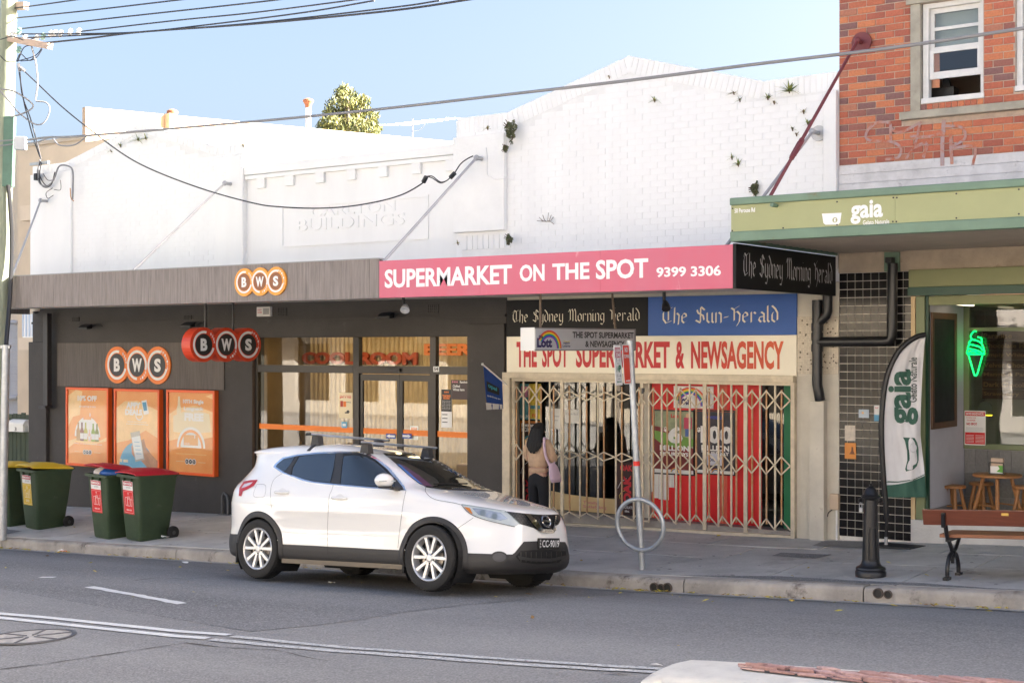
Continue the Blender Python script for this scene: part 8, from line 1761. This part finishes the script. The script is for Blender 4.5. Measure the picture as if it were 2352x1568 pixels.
# lights
lens = M('headlamp lens', (.42, .46, .46), .06, coat=1.0); lensd = M('headlamp chrome', (.55, .58, .60), .12, .7); amber = M('amber lens', (.5, .18, .03), .2)
hl_ = decal(D3, [(770, 712), (850, 722), (1000, 745), (1120, 765), (1180, 785), (1230, 830), (1290, 885), (1250, 908), (1130, 885), (1000, 850), (900, 822), (840, 790)], 'headlight', lens, .006, 4, mirror=True)
decal(D3, [(870, 745), (960, 755), (1040, 770), (1130, 790), (1190, 840), (1120, 855), (1000, 825), (930, 805)], 'lamp_reflector', lensd, .009, 4, mirror=True)
for x, y in ((965, 790), (1070, 820)): decal(D3, [(x - 28, y - 5), (x - 12, y - 28), (x + 15, y - 26), (x + 28, y), (x + 14, y + 22), (x - 14, y + 20)], 'projector', M('projector glass', (.20, .24, .26), .05, .3), .011, 4, smoothpts=3)
decal(D3, [(800, 735), (850, 745), (880, 800), (850, 785)], 'indicator', amber, .010, 4); seam(D3, [(775, 712), (900, 730), (1120, 765), (1180, 782), (1295, 887)], 'lamp_edge', .010, M('lamp rim', (.2, .25, .24), .2), .008); seam(D3, [(775, 716), (850, 792), (1000, 852), (1250, 910)], 'lamp_edge', .006, cdark, .008)
tl = decal(D2, [(172, 634), (178, 560), (215, 506), (270, 494), (342, 490), (304, 546), (240, 580), (208, 592), (196, 636)], 'tail_light', M('tail red', (.45, .010, .004), .3), .007, 4, mirror=True); decal(D2, [(196, 566), (225, 528), (300, 512), (272, 538), (230, 556)], 'lamp_clear', M('clear lamp', (.60, .54, .54), .12, coat=1.0), .010, 4, mirror=True)
# grille, badge, bumper
mesh_m = M('grille mesh', (.010, .010, .011), .35)
gr_ = decal(D3, [(1170, 772), (1330, 790), (1500, 804), (1655, 798), (1660, 850), (1640, 890), (1600, 905), (1590, 955), (1480, 955), (1420, 920), (1300, 885), (1240, 830)], 'grille', mesh_m, .005, 4)
m = MB()
for i in range(17):
    for j in range(6):
        x, y = 1200 + i * 27 + (j % 2) * 13, 790 + j * 20 + i * 1.5; h, n = cray(D3(x, y))
        if h is not None and in_poly(x, y, [(1190, 782), (1500, 812), (1650, 806), (1650, 880), (1590, 900), (1580, 945), (1490, 945), (1300, 878)]): c_ = h + n * .008; e = V3((0, .016, 0)); m.add([c_ - e, c_ + V3((0, 0, .006)), c_ + e, c_ - V3((0, 0, .006))], [(0, 1, 2, 3)])
m.build('grille_slots', M('grille cell', (.05, .05, .055), .3), gr_, local=True)
for pts in ([(1335, 798), (1380, 802), (1500, 930), (1590, 935), (1605, 815), (1615, 815), (1612, 940), (1590, 965), (1485, 960), (1440, 930)],): decal(D3, pts, 'chrome_vee', chrome, .020, 4)
h, n = cray(D3(1520, 866))
c_ = h + n * .022; q = MB(); e1 = V3((0, 1, 0)); e1 = (e1 - n * e1.dot(n)).normalized(); e2 = n.cross(e1).normalized()
q.tube([c_ + e1 * .068 * cos(k * pi / 16) + e2 * .060 * sin(k * pi / 16) for k in range(33)], .0095, 8, cap=False); q.bar(c_ - e1 * .078, c_ + e1 * .078, .018, .024, up=tuple(e2)); q.build('badge', chrome, car, smooth=True, local=True)
decal(D3, [(1185, 1188), (1250, 1140), (1330, 1042), (1480, 1036), (1700, 1045), (1722, 1090), (1738, 1185), (1730, 1255), (1500, 1262), (1230, 1240)], 'bumper_insert', clad, .006, 5); gl_ = decal(D3, [(1255, 1175), (1300, 1125), (1420, 1115), (1600, 1118), (1700, 1125), (1705, 1160), (1640, 1225), (1450, 1240), (1300, 1222)], 'lower_grille', cdark, .012, 5)
for y0, y1 in ((1172, 1196),): decal(D3, [(1270, y0 - 5), (1380, y0 + 12), (1560, y0 + 14), (1705, y0 - 14), (1690, y1 - 10), (1560, y1 + 16), (1380, y1 + 14), (1280, y1)], 'grille_bar', clad, .026, 5)
m = MB()
for xx in (1300, 1345, 1390, 1435, 1480, 1525, 1570, 1615, 1660):
    a, na = cray(D3(xx, 1135)); b, nb2 = cray(D3(xx, 1220)); m.bar(a + na * .015, b + nb2 * .015, .006, .006)
m.build('grille_slats', M('radiator grey', (.05, .045, .04), .6), car, local=True)
h, n = cray(D3(1112, 1182)); 
q = MB()
for k in range(25): pass
decal(D3, [(1035 + 77 + 76 * cos(k * pi / 9) - 0, 1182 + 54 * sin(k * pi / 9)) for k in range(18)], 'fog_lamp_surround', clad, .012, 4); decal(D3, [(1112 + 58 * cos(k * pi / 9), 1182 + 38 * sin(k * pi / 9)) for k in range(18)], 'fog_lamp_blank', M('fog blank', (.055, .055, .06), .45), .020, 4)
decal(D3, [(832, 1165), (1000, 1168), (1035, 1195), (1090, 1235), (1190, 1215), (1240, 1240), (1500, 1262), (1735, 1250), (1752, 1285), (1500, 1330), (1200, 1318), (900, 1292), (838, 1280)], 'bumper_skirt', clad, .007, 5)
# number plate
pa = cray(D3(1450, 1060))[0]; pq = cray(D3(1638, 1058))[0]; yc = (pa.y + pq.y) / 2; xpl = max(pa.x, pq.x, cray(D3(1540, 1060))[0].x) + .022
zc = cplane(D3(1543, 1060), 0, xpl).z; hw_ = .186; hh_ = .058
ct = MB().box((xpl - .02, yc - hw_, zc - hh_), (xpl, yc + hw_, zc + hh_)).build('number_plate', M('plate black', (.012, .012, .012), .4), car, bevel=.003, local=True)
B = Board((xpl, yc - hw_, zc - hh_), (0, 2 * hw_, 0), (0, 0, 2 * hh_), ct, .001); B.text('CC-9019', .16, .18, .97, .82, wp, 1, .015); B.text('N', .05, .68, .10, .88, wp, 1); B.text('S', .05, .4, .10, .6, wp, 1); B.text('W', .04, .12, .11, .32, wp, 1)
# mirrors
for s in (-1,):
    h = cplane(D3(85, 495), 1, -.98); c_ = V3((h.x, s * .985, h.z)); mi = MB().blob(c_, .085, .125, .078, 20, 12); mi.build('wing_mirror', paint, car, smooth='full', local=True)
    MB().blob(c_ + V3((.0, -s * .02, -.07)), .07, .10, .018, 14, 8).build('mirror_base', clad, car, smooth='full', local=True); MB().bar(c_ + V3((.03, -s * .08, -.075)), c_ + V3((.06, -s * .17, -.09)), .09, .035).build('mirror_arm', clad, car, bevel=.008, local=True); MB().bar(c_ + V3((.055, -s * .09, .0)), c_ + V3((.045, s * .115, -.008)), .06, .012).build('mirror_indicator', lens, car, bevel=.003, local=True)
# wipers, aerial, roof racks
MB().tube([V3((.98, -.45, 1.13)), V3((.96, .15, 1.15))], .008, 6).build('wiper', cdark, car, local=True)
MB().tube([V3((-1.52, 0, 1.54)), V3((-1.66, 0, 1.76))], .004, 5).build('aerial', cdark, car, local=True)
for xx, nm in ((-.78, 'rear'), (.02, 'front')):
    zr_ = BV.ray_cast(V3((xx, 0, 3)), V3((0, 0, -1)))[0].z; zb9 = zr_ + .095
    rk = MB(); pr_ = [(.038 * cos(2 * pi * k / 12), .014 * sin(2 * pi * k / 12)) for k in range(12)]
    for y in (-.66, .66): rk.v += [V3((xx + a, y, zb9 + b)) for a, b in pr_]
    rk.f = [(k, (k + 1) % 12, 12 + (k + 1) % 12, 12 + k) for k in range(12)] + [tuple(range(12))[::-1], tuple(range(12, 24))]
    ro = rk.build('roof_bar', M('satin aluminium', (.62, .66, .70), .35, .7), car, smooth=True, local=True)
    for s in (-1, 1):
        MB().box((xx - .04, s * .66, zb9 - .016), (xx + .04, s * .675, zb9 + .016)).build('end_cap', cdark, ro, bevel=.004, local=True); yf = s * .52; zf_ = BV.ray_cast(V3((xx, yf, 3)), V3((0, 0, -1)))[0].z
        MB().hexa([V3(v) for v in ((xx - .07, yf - .045, zf_ - .01), (xx + .07, yf - .045, zf_ - .01), (xx + .07, yf + .045, zf_ - .01), (xx - .07, yf + .045, zf_ - .01), (xx - .045, yf - .045, zb9 - .012), (xx + .045, yf - .045, zb9 - .012), (xx + .045, yf + .045, zb9 - .012), (xx - .045, yf + .045, zb9 - .012))]).build('rack_foot', clad, ro, bevel=.008, local=True)
        hs_ = BV.ray_cast(V3((xx, s * 2, zf_ - .07)), V3((0, -s, 0)))[0]; MB().bar(V3((xx, yf + s * .03, zf_ + .01)), V3((xx, hs_.y + s * .006, zf_ - .07)), .05, .012, up=(0, 0, 1)).build('rack_strap', clad, ro, local=True)

# ================================================================ woman looking into the newsagency
gp_ = W(D7(322, 1000), 16.35); wx0 = gp_.x; wg = V3((wx0, 16.35, zpath(wx0, 16.35)))
zh_ = W(D7(322, 503), 16.35).z; Hh = zh_ - wg.z; k_ = Hh / 1.60
wom = thing('person', 'person with long black hair, tan sweater and pink shoulder bag facing the gate', 'person', wg)
def skin(name, verts, edges, mat, root=0, par=None, sub=2):
    me = bpy.data.meshes.new(name); me.from_pydata([tuple(V3(v[:3]) * k_) for v in verts], edges, []); o = bpy.data.objects.new(name, me); COL.objects.link(o)
    sk = o.modifiers.new('s', 'SKIN'); sd = o.modifiers.new('d', 'SUBSURF'); sd.levels = sub; sd.render_levels = sub
    for i, v in enumerate(verts): r = v[3] * k_; me.skin_vertices[0].data[i].radius = (r, (v[4] if len(v) > 4 else v[3]) * k_); me.skin_vertices[0].data[i].use_root = (i == root)
    bpy.context.view_layer.update(); m2 = bpy.data.meshes.new_from_object(o.evaluated_get(bpy.context.evaluated_depsgraph_get())); bpy.data.objects.remove(o)
    m2.polygons.foreach_set('use_smooth', [True] * len(m2.polygons)); m2.materials.clear(); r = link(name, m2, mat, par or wom); return r
skin_m = M('skin', (.50, .30, .21), .5, var=.05); knit = M('tan fleece', (.58, .40, .26), .95, var=.12, scale=20, bump=.5, bscale=120); trou = M('black trousers', (.012, .012, .014), .85, bump=.2, bscale=60); hair_m = M('black hair', (.007, .006, .006), .6, var=.4, scale=30, stretch=(8, 8, .6), bump=.5, bscale=40); lil = M('lilac bag', (.66, .48, .56), .8, var=.06)
# body (x right, y into the shop; she faces +y)
skin('body', [(0, 0, .86, .10), (0, 0, 1.05, .095), (0, .005, 1.24, .105), (0, 0, 1.34, .06), (0, .005, 1.40, .043), (0, .02, 1.47, .072), (0, .025, 1.535, .078), (-.085, 0, .80, .082), (-.085, .01, .46, .056), (-.085, -.02, .09, .036), (-.085, .07, .03, .034), (.085, 0, .80, .082), (.085, .01, .46, .056), (.085, -.02, .09, .036), (.085, .07, .03, .034), (-.15, 0, 1.30, .052), (-.20, .02, 1.05, .040), (-.13, .20, 1.10, .031), (-.075, .27, 1.13, .026), (.15, 0, 1.30, .052), (.20, .02, 1.05, .040), (.13, .20, 1.10, .031), (.075, .27, 1.13, .026)],
     [(0, 1), (1, 2), (2, 3), (3, 4), (4, 5), (5, 6), (0, 7), (7, 8), (8, 9), (9, 10), (0, 11), (11, 12), (12, 13), (13, 14), (2, 15), (15, 16), (16, 17), (17, 18), (2, 19), (19, 20), (20, 21), (21, 22)], skin_m)
for s in (-1, 1):
    for j in range(5):
        a = V3((s * (.075 - .010 * (j - 2)), .285 - (.03 if j == 4 else 0), 1.155 - .016 * j)); L = (.055, .062, .066, .06, .045)[j]
        b = a + V3((-s * .02, L * .7, .012)); c_ = b + V3((-s * .03, L * .2, .002))
        skin('finger', [(*a, .0085), (*b, .008), (*c_, .0065)], [(0, 1), (1, 2)], skin_m, sub=1)
skin('sweater', [(0, 0, .93, .150, .125), (0, 0, 1.0, .178, .14), (0, .0, 1.15, .172, .13), (0, .0, 1.29, .145, .105), (0, 0, 1.36, .07, .065), (-.155, 0, 1.31, .070), (-.225, .01, 1.17, .066), (-.235, .04, 1.05, .060), (-.17, .18, 1.09, .048), (-.12, .235, 1.115, .038), (.155, 0, 1.31, .070), (.225, .01, 1.17, .066), (.235, .04, 1.05, .060), (.17, .18, 1.09, .048), (.12, .235, 1.115, .038)],
     [(0, 1), (1, 2), (2, 3), (3, 4), (3, 5), (5, 6), (6, 7), (7, 8), (8, 9), (3, 10), (10, 11), (11, 12), (12, 13), (13, 14)], knit)
def lp(z): return z
MB().lathe([(.135, .875), (.152, .885), (.155, .925), (.145, .935)], (0, 0, 0), n=28).build('hem_band', knit, wom, smooth='full', local=True).scale = (k_ * 1.0, k_ * .82, k_)
skin('trousers', [(0, 0, .90, .125, .105), (0, -.01, .82, .14, .115), (-.088, -.01, .74, .098), (-.09, .01, .46, .080), (-.09, -.01, .12, .082), (.088, -.01, .74, .098), (.09, .01, .46, .080), (.09, -.01, .12, .082)], [(0, 1), (1, 2), (2, 3), (3, 4), (1, 5), (5, 6), (6, 7)], trou)
for s in (-1, 1): skin('shoe', [(s * .09, -.05, .04, .040), (s * .09, .05, .035, .042), (s * .092, .13, .025, .034)], [(0, 1), (1, 2)], black, sub=2)
# hair: crown shell and long strands
hv = MB(); rr = random.Random(3); nr_ = 26; prof = [(1.605, .02, .03), (1.59, .065, .05), (1.56, .092, .075), (1.50, .104, .095), (1.42, .108, .105), (1.34, .115, .112), (1.26, .122, .118), (1.18, .125, .118), (1.10, .118, .112), (1.02, .095, .105), (.95, .055, .095), (.915, .02, .085)]
for z, rx, ry in prof:
    for k in range(nr_):
        a = 2 * pi * k / nr_; wv = 1 + .035 * sin(k * 3.1 + z * 9); yo = .02 if z > 1.45 else .0
        y = sin(a) * ry
        if z < 1.45: y = -.045 - ry * .75 * max(0, -sin(a)) + .0 * y if sin(a) < 0 else -.045 + ry * .2 * sin(a)
        z2 = z if z > 1.45 else 1.45 - (1.45 - z) * .55
        hv.v.append(V3((cos(a) * rx * wv + (.004 * sin(z * 20)), yo + y, z2)) * k_)
hv.f = [(i * nr_ + k, (i + 1) * nr_ + k, (i + 1) * nr_ + (k + 1) % nr_, i * nr_ + (k + 1) % nr_) for i in range(len(prof) - 1) for k in range(nr_)] + [tuple(range(nr_)), tuple(range((len(prof) - 1) * nr_, len(prof) * nr_))[::-1]]
hr = hv.build('hair', hair_m, wom, smooth='full', local=True)
st = MB()
for k in range(70):
    a = rr.uniform(-1, 1); x0 = a * .10; z1 = rr.uniform(1.13, 1.2) + abs(a) * .05; w = rr.uniform(-.012, .012)
    st.tube([V3(p) * k_ for p in bez([(x0 * .8, -.055 - .03 * (1 - a * a), 1.54), (x0 * 1.1, -.105 - .03 * (1 - a * a), 1.38), (x0 * 1.2 + w, -.125 - .025 * (1 - a * a), 1.27), (x0 * .85, -.125 - .02 * (1 - a * a), z1)], 5)], [.007] * 15 + [.003], 5)
st.build('hair_strands', hair_m, hr, smooth='full', local=True)
for s in (-1, 1): MB().blob(V3((s * .082, .03, 1.49)) * k_, .012, .02, .03, 8, 6).build('ear', skin_m, wom, smooth='full', local=True)
MB().blob(V3((0, .105, 1.485)) * k_, .014, .022, .022, 8, 6).build('nose', skin_m, wom, smooth='full', local=True)
for s in (-1, 1): MB().blob(V3((s * .032, .088, 1.515)) * k_, .013, .010, .008, 8, 6).build('eye', wp, wom, smooth='full', local=True)
MB().blob(V3((0, .092, 1.445)) * k_, .024, .012, .006, 8, 6).build('mouth', M('lips', (.4, .15, .13), .5), wom, smooth='full', local=True)
bg_ = thing('shoulder_bag', 'lilac tote bag hanging from the right shoulder of the person', 'bag', wg)
MB().tube([V3(p) * k_ for p in bez([(.145, -.06, 1.39), (.175, -.105, 1.28), (.20, -.10, 1.12), (.245, -.06, .98)], 6)], [.019] * 19, 8).build('strap', lil, bg_, smooth='full', local=True)
MB().tube([V3(p) * k_ for p in bez([(.145, -.06, 1.39), (.165, .05, 1.33), (.24, .06, 1.12), (.26, .02, .98)], 6)], .012, 6).build('strap', lil, bg_, smooth='full', local=True)
m = MB(); pf_ = [(1.02, .03, .045), (.97, .05, .09), (.88, .055, .12), (.80, .05, .13), (.745, .022, .13)]; n = 16
for i, (z, rx, ry) in enumerate(pf_):
    for k in range(n): a = 2 * pi * k / n; m.v.append(V3((.255 + .02 * i + cos(a) * rx, -.02 + sin(a) * ry, z)) * k_)
m.f = [(i * n + k, (i + 1) * n + k, (i + 1) * n + (k + 1) % n, i * n + (k + 1) % n) for i in range(4) for k in range(n)] + [tuple(range(n)), tuple(range(4 * n, 5 * n))[::-1]]
m.build('pouch', lil, bg_, smooth='full', local=True)
ph = thing('phone', 'mobile phone held in front of the person', 'phone', wg + V3((0, .30, 1.16)) * k_); MB().box(V3((-.036, .30, 1.10)) * k_, V3((.036, .308, 1.25)) * k_).build('case', black, ph, bevel=.004, local=True); ph.location = wg;
